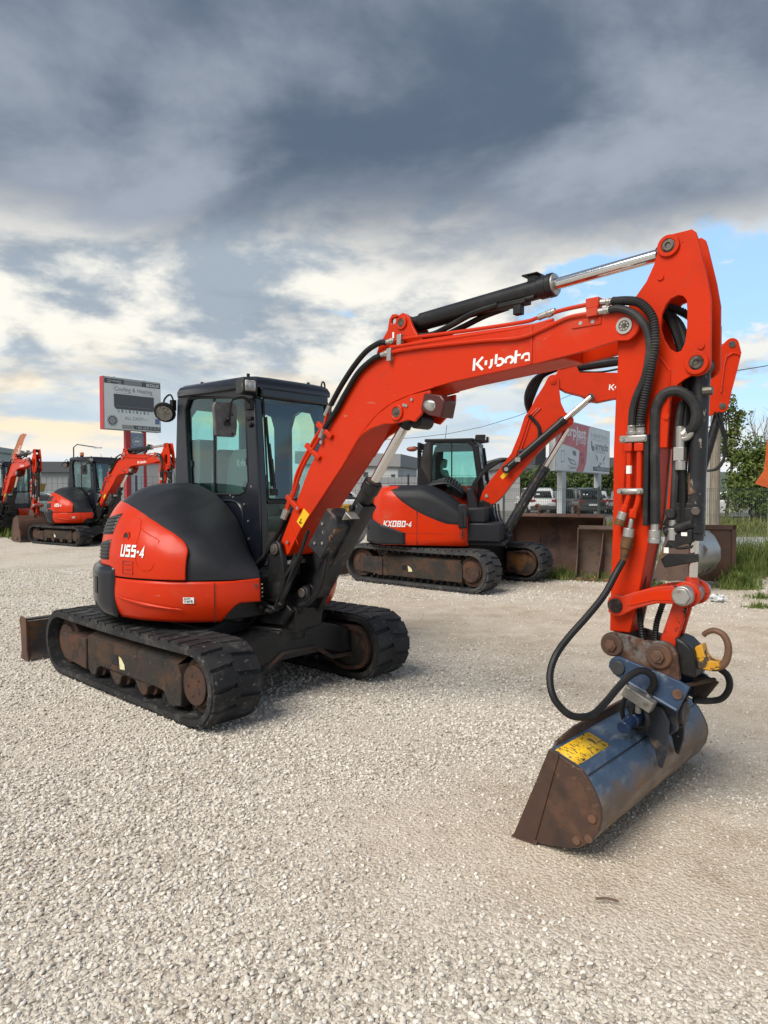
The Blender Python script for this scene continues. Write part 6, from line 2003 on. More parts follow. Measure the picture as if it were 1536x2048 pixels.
def build_ground():
    # yard sheet
    xs = np.concatenate([np.arange(-26, -6, 0.5), np.arange(-6, 6, 0.09), np.arange(6, 26.1, 0.5)])
    ys = np.concatenate([np.arange(-12, 1, 0.5), np.arange(1, 10, 0.09), np.arange(10, 24.6, 0.25)])
    X, Y = np.meshgrid(xs, ys, indexing='ij')
    Z = gheight(X, Y)
    nx, ny = X.shape
    v = np.stack([X.ravel(), Y.ravel(), Z.ravel()], 1)
    idx = np.arange(nx * ny).reshape(nx, ny)
    f = np.stack([idx[:-1, :-1].ravel(), idx[1:, :-1].ravel(), idx[1:, 1:].ravel(), idx[:-1, 1:].ravel()], 1)
    me = bpy.data.meshes.new("gravel_yard")
    me.from_pydata(v.tolist(), [], f.tolist())
    at = me.attributes.new("loose", 'FLOAT', 'POINT')
    at.data.foreach_set('value', gravel_mask(X, Y).ravel().astype(np.float32))
    me.polygons.foreach_set('use_smooth', [True] * len(me.polygons))
    o = bpy.data.objects.new("gravel_yard", me)
    COL.objects.link(o)
    tag(o, kind='structure')
    m = bpy.data.materials.new("crushed_limestone")
    m.use_nodes = True
    nt = m.node_tree
    N, L = nt.nodes, nt.links
    b = N['Principled BSDF']
    b.inputs['Roughness'].default_value = 0.9
    b.inputs['Specular IOR Level'].default_value = 0.2
    tc = N.new('ShaderNodeTexCoord')
    a = N.new('ShaderNodeAttribute')
    a.attribute_name = "loose"
    def vor(scale, feat):
        t = N.new('ShaderNodeTexVoronoi')
        t.feature = feat
        t.inputs['Scale'].default_value = scale
        t.inputs['Randomness'].default_value = 1.0
        L.new(tc.outputs['Object'], t.inputs['Vector'])
        return t
    def ramp(v, stops):
        r = N.new('ShaderNodeValToRGB')
        el = r.color_ramp.elements
        while len(el) < len(stops):
            el.new(0.5)
        for e, (p, c) in zip(el, stops):
            e.position = p
            e.color = (*c, 1)
        L.new(v, r.inputs[0])
        return r.outputs[0]
    def mixc(f, A, B):
        n = N.new('ShaderNodeMix')
        n.data_type = 'RGBA'
        n.clamp_factor = True
        if isinstance(f, float):
            n.inputs[0].default_value = f
        else:
            L.new(f, n.inputs[0])
        L.new(A, n.inputs[6])
        L.new(B, n.inputs[7])
        return n.outputs[2]
    def nz(scale, det=8, rough=0.6):
        t = N.new('ShaderNodeTexNoise')
        t.inputs['Scale'].default_value = scale
        t.inputs['Detail'].default_value = det
        t.inputs['Roughness'].default_value = rough
        L.new(tc.outputs['Object'], t.inputs['Vector'])
        return t.outputs[0]
    v1 = vor(60, 'F1')
    v2 = vor(110, 'F1')
    sp = N.new('ShaderNodeSeparateColor')
    L.new(v1.outputs['Color'], sp.inputs[0])
    sp2 = N.new('ShaderNodeSeparateColor')
    L.new(v2.outputs['Color'], sp2.inputs[0])
    stone = ramp(sp.outputs[0], [(0.0, (0.31, 0.275, 0.235)), (0.25, (0.49, 0.445, 0.385)), (0.6, (0.59, 0.545, 0.475)), (1.0, (0.74, 0.70, 0.63))])
    fine = ramp(sp2.outputs[1], [(0.0, (0.39, 0.325, 0.25)), (0.5, (0.58, 0.51, 0.42)), (1.0, (0.72, 0.655, 0.565))])
    fine = mixc(0.55, fine, ramp(nz(3.0), [(0.3, (0.36, 0.28, 0.205)), (0.5, (0.54, 0.46, 0.37)), (0.7, (0.66, 0.60, 0.515))]))
    col = mixc(a.outputs['Fac'], fine, stone)
    big = ramp(nz(0.55, 5), [(0.34, (0.82, 0.78, 0.72)), (0.5, (0.98, 0.965, 0.94)), (0.68, (1.0, 1.0, 1.0))])
    mu = N.new('ShaderNodeMix')
    mu.data_type = 'RGBA'
    mu.blend_type = 'MULTIPLY'
    mu.inputs[0].default_value = 1.0
    L.new(col, mu.inputs[6])
    L.new(big, mu.inputs[7])
    L.new(mu.outputs[2], b.inputs['Base Color'])
    h = N.new('ShaderNodeMath')
    h.operation = 'MULTIPLY_ADD'
    L.new(v1.outputs['Distance'], h.inputs[0])
    h.inputs[1].default_value = -1.0
    h2 = N.new('ShaderNodeMath')
    h2.operation = 'MULTIPLY'
    L.new(v2.outputs['Distance'], h2.inputs[0])
    h2.inputs[1].default_value = -0.4
    L.new(h2.outputs[0], h.inputs[2])
    bp = N.new('ShaderNodeBump')
    bp.inputs['Strength'].default_value = 0.55
    bp.inputs['Distance'].default_value = 0.016
    L.new(h.outputs[0], bp.inputs['Height'])
    L.new(bp.outputs[0], b.inputs['Normal'])
    me.materials.append(m)
    # the land beyond, one sheet to the horizon
    g = MB().add([(-1500, -60, -0.06), (1500, -60, -0.06), (1500, 2500, -0.06), (-1500, 2500, -0.06)], [(0, 1, 2, 3)]).build('ground', mat("far_ground", (0.20, 0.19, 0.15), 0.95, layers=[((0.11, 0.13, 0.06), 0.05, 0.4, 0.6, 0.95)]), None)
    tag(g, kind='structure')
    rd = MB().add([(-80, 30.5, 0.0), (120, 30.5, 0.0), (120, 52, 0.0), (-80, 52, 0.0)], [(0, 1, 2, 3)]).build('parking_ground', mat("grey_asphalt", (0.10, 0.10, 0.10), 0.9, layers=[((0.16, 0.155, 0.15), 0.8, 0.4, 0.65, 0.95)]), None)
    tag(rd, kind='structure')
    pv = MB().add([(5, 19.6, 0.004), (40, 18.2, 0.004), (40, 21.2, 0.004), (5, 22.8, 0.004)], [(0, 1, 2, 3)]).build('pavement', mat("pale_pavement", (0.42, 0.42, 0.42), 0.9, layers=[((0.34, 0.34, 0.33), 1.2, 0.45, 0.65, 0.9)]), None)
    tag(pv, kind='structure')
    vg = MB().add([(5, 22.81, 0.008), (40, 21.21, 0.008), (40, 30.4, 0.008), (5, 30.4, 0.008)], [(0, 1, 2, 3)]).build('verge_ground', mat("verge_soil", (0.19, 0.17, 0.085), 0.95, layers=[((0.10, 0.13, 0.035), 1.1, 0.42, 0.6, 0.95)]), None)
    tag(vg, kind='structure')
    vl = MB().add([(-40, 24.3, 0.010), (4.9, 24.3, 0.010), (4.9, 30.4, 0.010), (-40, 30.4, 0.010)], [(0, 1, 2, 3)]).build('verge_ground', mat("verge_soil", (0.19, 0.17, 0.085), 0.95), None)
    tag(vl, kind='structure')

    # loose stones lying on it
    protos = bpy.data.collections.new("stone_shapes")
    rng = np.random.default_rng(11)
    sm = bpy.data.materials.new("limestone_chips")
    sm.use_nodes = True
    nt = sm.node_tree
    b = nt.nodes['Principled BSDF']
    oi = nt.nodes.new('ShaderNodeObjectInfo')
    rp = nt.nodes.new('ShaderNodeValToRGB')
    el = rp.color_ramp.elements
    for p, c in ((0.10, (0.46, 0.41, 0.345)), (0.4, (0.60, 0.55, 0.475)), (0.75, (0.69, 0.645, 0.575))):
        e = el.new(p)
        e.color = (*c, 1)
    el[0].color = (0.28, 0.25, 0.215, 1)
    el[-1].color = (0.75, 0.715, 0.65, 1)
    nt.links.new(oi.outputs['Random'], rp.inputs[0])
    nt.links.new(rp.outputs[0], b.inputs['Base Color'])
    b.inputs['Roughness'].default_value = 0.88
    b.inputs['Specular IOR Level'].default_value = 0.2
    for k in range(7):
        bm = bmesh.new()
        bmesh.ops.create_icosphere(bm, subdivisions=2, radius=0.5)
        sx, sy, sz = 1.0, rng.uniform(0.62, 0.95), rng.uniform(0.45, 0.72)
        cuts = [(Vector(rng.normal(size=3)).normalized(), rng.uniform(0.26, 0.42)) for _ in range(7)]
        for vtx in bm.verts:
            p = vtx.co
            for nrm, d in cuts:
                q = p.dot(nrm)
                if q > d:
                    p -= nrm * (q - d) * 0.9
            vtx.co = Vector((p.x * sx, p.y * sy, p.z * sz))
        ms = bpy.data.meshes.new("stone")
        bm.to_mesh(ms)
        bm.free()
        ms.polygons.foreach_set('use_smooth', [True] * len(ms.polygons))
        ms.set_sharp_from_angle(angle=R(28))
        ms.materials.append(sm)
        so = bpy.data.objects.new("stone", ms)
        protos.objects.link(so)
    pts, scl, rot = [], [], []
    def scatter(z0, z1, dens, smin, smax, skew, base=0.14):
        w = 0.66
        A = (z1 ** 2 - z0 ** 2) * w
        n = int(A * dens)
        y = np.sqrt(rng.uniform(z0 ** 2, z1 ** 2, n))
        x = rng.uniform(-w, w, n) * y
        m = gravel_mask(x, y)
        keep = rng.uniform(0, 1, n) < base + (1 - base) * m ** 1.3
        x, y, m = x[keep], y[keep], m[keep]
        s = smin + (smax - smin) * rng.uniform(0, 1, len(x)) ** skew * (0.55 + 0.45 * m)
        z = gheight(x, y) + s * 0.16
        pts.append(np.stack([x, y, z], 1))
        scl.append(s)
        r = rng.normal(0, 0.28, (len(x), 3))
        r[:, 2] = rng.uniform(0, 6.28, len(x))
        rot.append(r)
    scatter(1.7, 4.6, 3600, 0.007, 0.031, 2.0)
    scatter(4.6, 7.5, 1300, 0.011, 0.033, 1.7)
    scatter(7.5, 13.5, 330, 0.018, 0.042, 1.4)
    scatter(1.7, 5.2, 2300, 0.005, 0.013, 1.2, 0.75)
    P, S, Rr = np.concatenate(pts), np.concatenate(scl), np.concatenate(rot)
    me = bpy.data.meshes.new("gravel")
    me.from_pydata(P.tolist(), [], [])
    me.attributes.new("size", 'FLOAT', 'POINT').data.foreach_set('value', S.astype(np.float32))
    me.attributes.new("turn", 'FLOAT_VECTOR', 'POINT').data.foreach_set('vector', Rr.astype(np.float32).ravel())
    go = bpy.data.objects.new("gravel", me)
    COL.objects.link(go)
    tag(go, "loose pale limestone chips spread over the yard", kind='stuff')
    ng = bpy.data.node_groups.new("spread", 'GeometryNodeTree')
    ng.interface.new_socket("Geometry", in_out='INPUT', socket_type='NodeSocketGeometry')
    ng.interface.new_socket("Geometry", in_out='OUTPUT', socket_type='NodeSocketGeometry')
    gi, goo = ng.nodes.new('NodeGroupInput'), ng.nodes.new('NodeGroupOutput')
    m2p = ng.nodes.new('GeometryNodeMeshToPoints')
    iop = ng.nodes.new('GeometryNodeInstanceOnPoints')
    ci = ng.nodes.new('GeometryNodeCollectionInfo')
    ci.inputs['Collection'].default_value = protos
    ci.inputs['Separate Children'].default_value = True
    ci.inputs['Reset Children'].default_value = True
    iop.inputs['Pick Instance'].default_value = True
    def named(n, t):
        a_ = ng.nodes.new('GeometryNodeInputNamedAttribute')
        a_.data_type = t
        a_.inputs['Name'].default_value = n
        return a_.outputs[0]
    ng.links.new(gi.outputs[0], m2p.inputs['Mesh'])
    ng.links.new(m2p.outputs[0], iop.inputs['Points'])
    ng.links.new(ci.outputs[0], iop.inputs['Instance'])
    ng.links.new(named("size", 'FLOAT'), iop.inputs['Scale'])
    ng.links.new(named("turn", 'FLOAT_VECTOR'), iop.inputs['Rotation'])
    ng.links.new(iop.outputs[0], goo.inputs[0])
    go.modifiers.new("spread", 'NODES').node_group = ng
build_ground()

# twigs and clods lying about
for x, y, rz, l in ((0.86, 2.57, -0.2, 0.085),):
    tw = MB().tube([(-l / 2, 0, 0.008), (0, 0.004, 0.012), (l / 2, -0.003, 0.009)], 0.0045, n=6, smooth=3).build('twig', mat("dry_twig", (0.13, 0.085, 0.055), 0.9), None)
    tw.location = (x, y, 0.008)
    tw.rotation_euler = (0, 0, rz)
    tag(tw, "thin brown twig on the sandy ground in front of the bucket", "twig")

# ------------------------------------------------------------------ weeds and grass
def grass_mat(name, c1, c2, c3):
    return mat(name, c1, 0.7, spec=0.2, layers=[(c2, 2.5, 0.42, 0.6, 0.75), (c3, 9.0, 0.56, 0.7, 0.8)])
weed_m = grass_mat("weed_green", (0.095, 0.145, 0.030), (0.16, 0.195, 0.055), (0.32, 0.28, 0.13))
verge_m = grass_mat("verge_grass", (0.12, 0.16, 0.035), (0.20, 0.20, 0.065), (0.33, 0.27, 0.12))
def blades(name, spots, n, hmin, hmax, wid, m, seed=1, label=None):
    rng = np.random.default_rng(seed)
    V, F = [], []
    k = 0
    for _ in range(n):
        cx, cy, rx, ry, hs = spots[rng.integers(len(spots))]
        a, r = rng.uniform(0, 6.283), min(1.6, abs(rng.normal(0, 0.62)))
        x, y = cx + math.cos(a) * r * rx, cy + math.sin(a) * r * ry
        h = (hmin + (hmax - hmin) * rng.uniform() ** 1.8) * hs * (1.15 - 0.5 * r)
        b = rng.uniform(0, 6.283)
        dx, dy = math.cos(b), math.sin(b)
        w = wid * rng.uniform(0.6, 1.3)
        ln = rng.uniform(0.1, 0.65) * h
        c = b + 1.57 + rng.uniform(-0.5, 0.5)
        ex, ey = math.cos(c) * w, math.sin(c) * w
        V += [(x - ex, y - ey, 0), (x + ex, y + ey, 0),
              (x + dx * ln * 0.3 + ex * 0.7, y + dy * ln * 0.3 + ey * 0.7, h * 0.6), (x + dx * ln * 0.3 - ex * 0.7, y + dy * ln * 0.3 - ey * 0.7, h * 0.6),
              (x + dx * ln, y + dy * ln, h)]
        F += [(k, k + 1, k + 2, k + 3), (k + 3, k + 2, k + 4)]
        k += 5
    mb = MB()
    mb.v, mb.f = V, F
    o = mb.build(name, m, None, normals=False, smooth=False)
    return tag(o, label, kind='stuff')
blades('weeds', [(3.15, 12.1, 0.5, 0.3, 0.8), (2.75, 12.3, 0.4, 0.25, 0.6), (3.8, 11.9, 0.45, 0.3, 0.5), (4.4, 11.2, 0.3, 0.25, 0.45)], 2600, 0.08, 0.34, 0.007, weed_m, 3, "ragged green weeds growing round the rusty loader bucket")
blades('weeds', [(6.3, 12.4, 0.6, 0.6, 1.0), (6.9, 12.9, 0.9, 0.6, 1.1), (7.8, 13.2, 1.0, 0.8, 1.0), (6.0, 11.5, 0.3, 0.3, 0.5), (5.7, 10.9, 0.3, 0.2, 0.4), (6.9, 14.6, 1.0, 0.9, 1.1), (8.6, 14.8, 1.1, 1.0, 1.0), (8.8, 12.2, 0.7, 0.5, 0.8)], 12000, 0.15, 0.72, 0.008, weed_m, 4, "tall green weeds beside the rusty box at the right edge")
blades('weeds', [(5.05, 9.1, 0.22, 0.12, 0.5), (5.8, 9.0, 0.3, 0.2, 0.8), (5.5, 9.9, 0.25, 0.2, 0.5), (3.9, 10.6, 0.2, 0.12, 0.35)], 1100, 0.05, 0.22, 0.006, weed_m, 6, "small weed tufts on the gravel at the right edge")
blades('grass', [(-12.5, 23.2, 2.2, 1.1, 1.0), (-15, 23.6, 3, 1.3, 1.0), (-9.5, 24.0, 2.5, 0.8, 0.9), (-7, 24.6, 2.5, 0.8, 0.8), (-13, 25.5, 4, 1.5, 1.2)], 16000, 0.15, 0.55, 0.011, weed_m, 7, "strip of long grass along the left edge of the yard")
blades('grass', [(9, 25.5, 5, 2.6, 1.0), (15, 25.0, 6, 2.6, 1.0), (20, 25, 5, 3, 1.0), (5, 24.5, 3, 1.6, 1.0), (13, 28.5, 8, 1.6, 1.5)], 30000, 0.10, 0.42, 0.014, verge_m, 8, "dry verge grass behind the wire fence")
blades('grass', [(-3, 25.2, 6, 1.0, 0.8), (2, 24.8, 4, 0.9, 0.7)], 6000, 0.10, 0.45, 0.012, weed_m, 9, "strip of grass at the foot of the far fence")

# ------------------------------------------------------------------ rusty attachments lying in the yard
def loader_bucket(name, w, h, d, label, teeth=False, hooks=False, m=rust):
    """open side towards local -y, back towards +y"""
    root = empty(name, (0, 0, 0))
    tag(root, label, "loader bucket")
    prof = [(-0.34 * d, h), (-0.15 * d, 0.92 * h), (-0.04 * d, 0.76 * h), (0.0, 0.56 * h), (-0.05 * d, 0.36 * h), (-0.18 * d, 0.19 * h), (-0.40 * d, 0.07 * h), (-0.66 * d, 0.03 * h), (-1.0 * d, 0.01)]
    cx, cz = -0.55 * d, 0.5 * h
    inner = []
    for p in reversed(prof):
        dx, dz = cx - p[0], cz - p[1]
        l = math.hypot(dx, dz)
        inner.append((p[0] + dx / l * 0.025, p[1] + dz / l * 0.025))
    MB().prism(prof + inner, -w / 2 + 0.02, w / 2 - 0.02, axis='x').build('bucket_shell', m, root, bevel=0.004)
    side = prof[:] + [(-0.98 * d, 0.10 * h), (-0.62 * d, 0.45 * h), (-0.42 * d, 0.80 * h)]
    for s in (-1, 1):
        MB().prism(side, s * w / 2, s * (w / 2 - 0.022), axis='x').build('bucket_side', m, root, bevel=0.004)
    MB().cyl((-w / 2 + 0.02, -0.22 * d, h * 0.985), (w / 2 - 0.02, -0.22 * d, h * 0.985), 0.055, n=18).build('top_tube', m, root)
    MB().box(-w / 2 + 0.01, w / 2 - 0.01, -1.06 * d, -0.90 * d, 0.0, 0.03).build('cutting_edge', m, root, bevel=0.004)
    if hooks:
        for x in (-w * 0.22, w * 0.20):
            hk = MB()
            ring = [(0.07 * math.cos(R(a)), 0.07 * math.sin(R(a))) for a in range(-60, 201, 20)]
            c_, n_ = math.cos(R(-35)), math.sin(R(-35))
            hk.tube([(x + c_ * 0.07, -0.22 * d + n_ * 0.07, h * 0.97)] + [(x + c_ * p[0], -0.22 * d + n_ * p[0], h * 1.115 + p[1]) for p in ring], 0.026, n=8)
            hk.build('lifting_hook', m, root, bevel=0.004)
            rb = MB()
            pts = [(-0.20 * d, 0.95 * h), (-0.03 * d - 0.03, 0.75 * h), (-0.02 * d - 0.03, 0.52 * h), (-0.10 * d - 0.02, 0.30 * h), (-0.25 * d, 0.16 * h)]
            rb.tube([(x, p[0], p[1]) for p in pts], 0.022, n=6, smooth=3)
            rb.build('bucket_rib', m, root)
    if teeth:
        n = int(w / 0.2)
        for i in range(n):
            x = -w / 2 + 0.06 + (w - 0.12) * i / (n - 1)
            MB().beam((x, -1.0 * d, 0.03), (x, -1.16 * d, 0.025), 0.07, 0.045).build('bucket_tooth', mat("yellowed_rust", (0.20, 0.11, 0.035), 0.8, layers=[((0.11, 0.05, 0.03), 8, .45, .65, .85)]), root, bevel=0.006)
    return root
darkrust = mat("dark_brown_rust", (0.110, 0.054, 0.038), 0.7, layers=[((0.150, 0.078, 0.053), 3.0, 0.42, 0.66, 0.75), ((0.035, 0.020, 0.016), 2.0, 0.52, 0.7, 0.7)], bump=(50, .2, .003))
o = loader_bucket('loader_bucket', 1.74, 1.10, 0.95, "big dark rusty loader bucket with two hooks on its top tube, open towards the camera", hooks=True, m=darkrust)
o.location = (3.36, 12.95, 0)
o.rotation_euler = (0, 0, R(-27))
o = loader_bucket('loader_bucket', 1.30, 0.90, 0.62, "lower rusty toothed loader bucket partly hidden behind the front machine's arm", teeth=True, m=mat("brown_muddy_rust", (0.135, 0.092, 0.068), 0.75, layers=[((0.15, 0.085, 0.04), 4.0, 0.48, 0.66, 0.85), ((0.06, 0.045, 0.038), 6.0, 0.5, 0.7, 0.8)], bump=(40, .3, .004)))
o.location = (4.18, 12.25, 0)
o.rotation_euler = (0, 0, R(-20))
sk = empty('steel_box', (5.62, 11.75, 0), R(-14))
tag(sk, "flat sided rusty steel box standing behind the mid-size machine's shiny bucket", "steel box")
MB().box(-0.62, 0.40, -0.02, 0.0, 0.0, 0.95).build('box_wall', rust, sk, bevel=0.004)
MB().box(-0.62, 0.40, 0.55, 0.57, 0.0, 0.95).build('box_wall', rust, sk, bevel=0.004)
for x in (-0.62, 0.38):
    MB().box(x, x + 0.02, 0.0, 0.55, 0.0, 0.95).build('box_wall', rust, sk, bevel=0.004)
MB().box(0.36, 0.43, -0.05, -0.02, 0.0, 0.98).build('corner_post', rust, sk, bevel=0.005)
MB().box(-0.65, 0.43, -0.05, -0.02, 0.90, 0.98).build('top_rim', rust, sk, bevel=0.005)
bm_ = MB().box(-0.9, 0.9, -0.08, 0.08, 0.03, 0.10)
bm_.box(-0.9, 0.9, -0.015, 0.015, 0.10, 0.30)
bm_.box(-0.9, 0.9, -0.08, 0.08, 0.30, 0.36)
b_ = bm_.build('steel_beam', darkrust, None, bevel=0.005)
b_.location = (8.15, 13.0, 0)
b_.rotation_euler = (0, 0, R(-8))
tag(b_, "low dark rusty steel beam lying in the weeds at the right edge", "steel beam")
cp_ = MB().ring((-0.55, 0, 0), (0.55, 0, 0), 0.42, 0.33, n=30).build('concrete_pipe', mat("grey_concrete", (0.30, 0.28, 0.26), 0.9, layers=[((0.20, 0.185, 0.17), 3, .4, .65, .9)], bump=(20, .3, .01)), None, bevel=0.01)
cp_.location = (-1.05, 19.2, 0.40)
cp_.rotation_euler = (0, 0, R(75))
tag(cp_, "short grey concrete pipe lying behind the front machine's boom", "concrete pipe")
bag = MB()
rb_ = random.Random(5)
bag.grid(lambda u, w: (0.11 * math.cos(6.283 * u) * math.sin(math.pi * (0.06 + 0.88 * w)) * (1 + 0.5 * rb_.uniform(-1, 1)), 0.08 * math.sin(6.283 * u) * math.sin(math.pi * (0.06 + 0.88 * w)) * (1 + 0.5 * rb_.uniform(-1, 1)), 0.05 - 0.05 * math.cos(math.pi * w) * (1 + 0.3 * rb_.uniform(-1, 1))), 14, 9)
bg_ = bag.build('plastic_bag', mat("white_film", (0.62, 0.63, 0.64), 0.3), None, smooth=False)
bg_.location = (4.73, 9.6, 0)
tag(bg_, "crumpled white plastic bag on the gravel at right", "plastic bag")

def skip(loc, rz, w, d, h, label):
    r = empty('yellow_skip', loc, rz)
    tag(r, label, "skip")
    ym = mat("faded_yellow_paint", (0.52, 0.30, 0.03), 0.6, layers=[((0.40, 0.21, 0.03), 3, .45, .65, .7), ((0.13, 0.07, 0.03), 7, .62, .7, .85)])
    pr_ = [(-w / 2, h), (-w / 2 + 0.22 * h, 0.12), (w / 2 - 0.22 * h, 0.12), (w / 2, h), (w / 2 - 0.05, h), (w / 2 - 0.22 * h - 0.04, 0.17), (-w / 2 + 0.22 * h + 0.04, 0.17), (-w / 2 + 0.05, h)]
    MB().prism(pr_, -d / 2, d / 2).build('skip_body', ym, r, bevel=0.01)
    for y in (-d / 2, d / 2 - 0.03):
        MB().prism([pr_[0], pr_[1], pr_[2], pr_[3]], y - 0.012, y + 0.03).build('skip_side', ym, r, bevel=0.006)
    for k in range(4):
        x = -w * 0.32 + w * 0.64 * k / 3
        MB().box(x - 0.03, x + 0.03, -d / 2 - 0.06, -d / 2 - 0.01, 0.2, h - 0.05).build('skip_rib', ym, r, bevel=0.005)
    MB().box(-w / 2 - 0.03, w / 2 + 0.03, -d / 2 - 0.05, -d / 2 + 0.05, h - 0.04, h + 0.04).build('skip_rim', ym, r, bevel=0.01)
    return r
skip((-1.35, 25.6, 0), R(10), 2.4, 1.3, 1.0, "yellow skip behind the mid-size machine's tail")
skip((-21.0, 38.5, 0.9), R(5), 3.0, 1.6, 1.0, "yellow tipper body raised off the ground behind the far left machine")

# ------------------------------------------------------------------ fences
def fence(name, a, b, h, n, vstep, hs, r, label, wm, pm):
    a, b = Vector(a), Vector(b)
    L_ = (b - a).length
    root = empty(name, a, math.atan2((b - a).y, (b - a).x))
    tag(root, label, "fence")
    seg = L_ / n
    for i in range(n + 1):
        MB().box(i * seg - 0.03, i * seg + 0.03, 0.01, 0.07, 0.0, h + 0.05).build('post', pm, root)
    wp = MB()
    k = int(seg / vstep)
    for j in range(k + 1):
        x = j * seg / k
        wp.beam((x, 0, 0.03), (x, 0, h), 2 * r, 2 * r)
    for z in hs:
        wp.beam((0, -r * 2, z), (seg, -r * 2, z), 2 * r, 2 * r)
        wp.beam((0, -r * 2, z + 0.05), (seg, -r * 2, z + 0.05), 2 * r, 2 * r) if h < 1.7 else None
    first = wp.build('wire_panel', wm, root, normals=False, smooth=False)
    for i in range(1, n):
        c = first.copy()
        COL.objects.link(c)
        c.parent = root
        c.location = (i * seg, 0, 0)
    return root
green_wire = mat("dull_green_wire", (0.045, 0.065, 0.055), 0.6)
grey_wire = mat("dark_wire", (0.04, 0.042, 0.045), 0.6)
fence('mesh_fence', (3.4, 19.3, 0), (19.0, 17.3, 0), 1.62, 6, 0.05, (0.08, 0.45, 0.85, 1.25, 1.56), 0.003, "green wire panel fence behind the rusty buckets on the right", green_wire, green_wire)
fence('mesh_fence', (-24.0, 27.8, 0), (3.3, 22.6, 0), 2.05, 11, 0.22, [0.05 + 0.25 * k for k in range(9)], 0.004, "dark wide mesh fence along the left and middle of the yard", grey_wire, grey_wire)

# ------------------------------------------------------------------ billboards
alu = mat("pale_sign_frame", (0.45, 0.46, 0.46), 0.45)
sign_white = mat("white_sign_face", (0.80, 0.81, 0.80), 0.5, layers=[((0.72, 0.73, 0.72), 1.5, 0.4, 0.7, 0.55)])
sign_red = mat("faded_red_sign_face", (0.66, 0.14, 0.16), 0.5, layers=[((0.60, 0.12, 0.14), 2.0, 0.4, 0.7, 0.55)])
sign_dark = mat("charcoal_sign_band", (0.085, 0.09, 0.095), 0.45)
pillar_red = mat("red_sign_pillar", (0.46, 0.022, 0.028), 0.4)
ac_grey = mat("grey_appliance_print", (0.095, 0.098, 0.11), 0.5)
pale_print = mat("pale_blue_print", (0.40, 0.50, 0.52), 0.5)
tealp = mat("grey_teal_print", (0.20, 0.27, 0.28), 0.5)
bluep = mat("soft_blue_print", (0.16, 0.21, 0.42), 0.5)

def flat(root, mb, y, m, name, solid=0.004):
    """put a 2-D shape (x, z) on the face of a board at depth y"""
    mb.v = [(p[0], y, p[1]) for p in mb.v]
    return mb.build(name, m, root, normals=False, smooth=False)
def rect(u0, u1, z0, z1):
    return MB().add([(u0, z0, 0), (u1, z0, 0), (u1, z1, 0), (u0, z1, 0)], [(0, 1, 2, 3)])
def poly2(pts):
    t = tessellate_polygon([[Vector((p[0], p[1], 0)) for p in pts]])
    return MB().add([(p[0], p[1], 0) for p in pts], [tuple(x) for x in t])
def words(root, txt, size, u, z, y, m, align='LEFT', sx=1.0, bold=0.0, spacing=1.0):
    t = text_mb(txt, size, align, sx, bold, spacing)
    t.v = [(p[0] + u, p[1] + z, 0) for p in t.v]
    return flat(root, t, y, m, 'lettering')
def disc(u, z, r, n=20):
    return poly2([(u + r * math.cos(6.283 * k / n), z + r * math.sin(6.283 * k / n)) for k in range(n)])

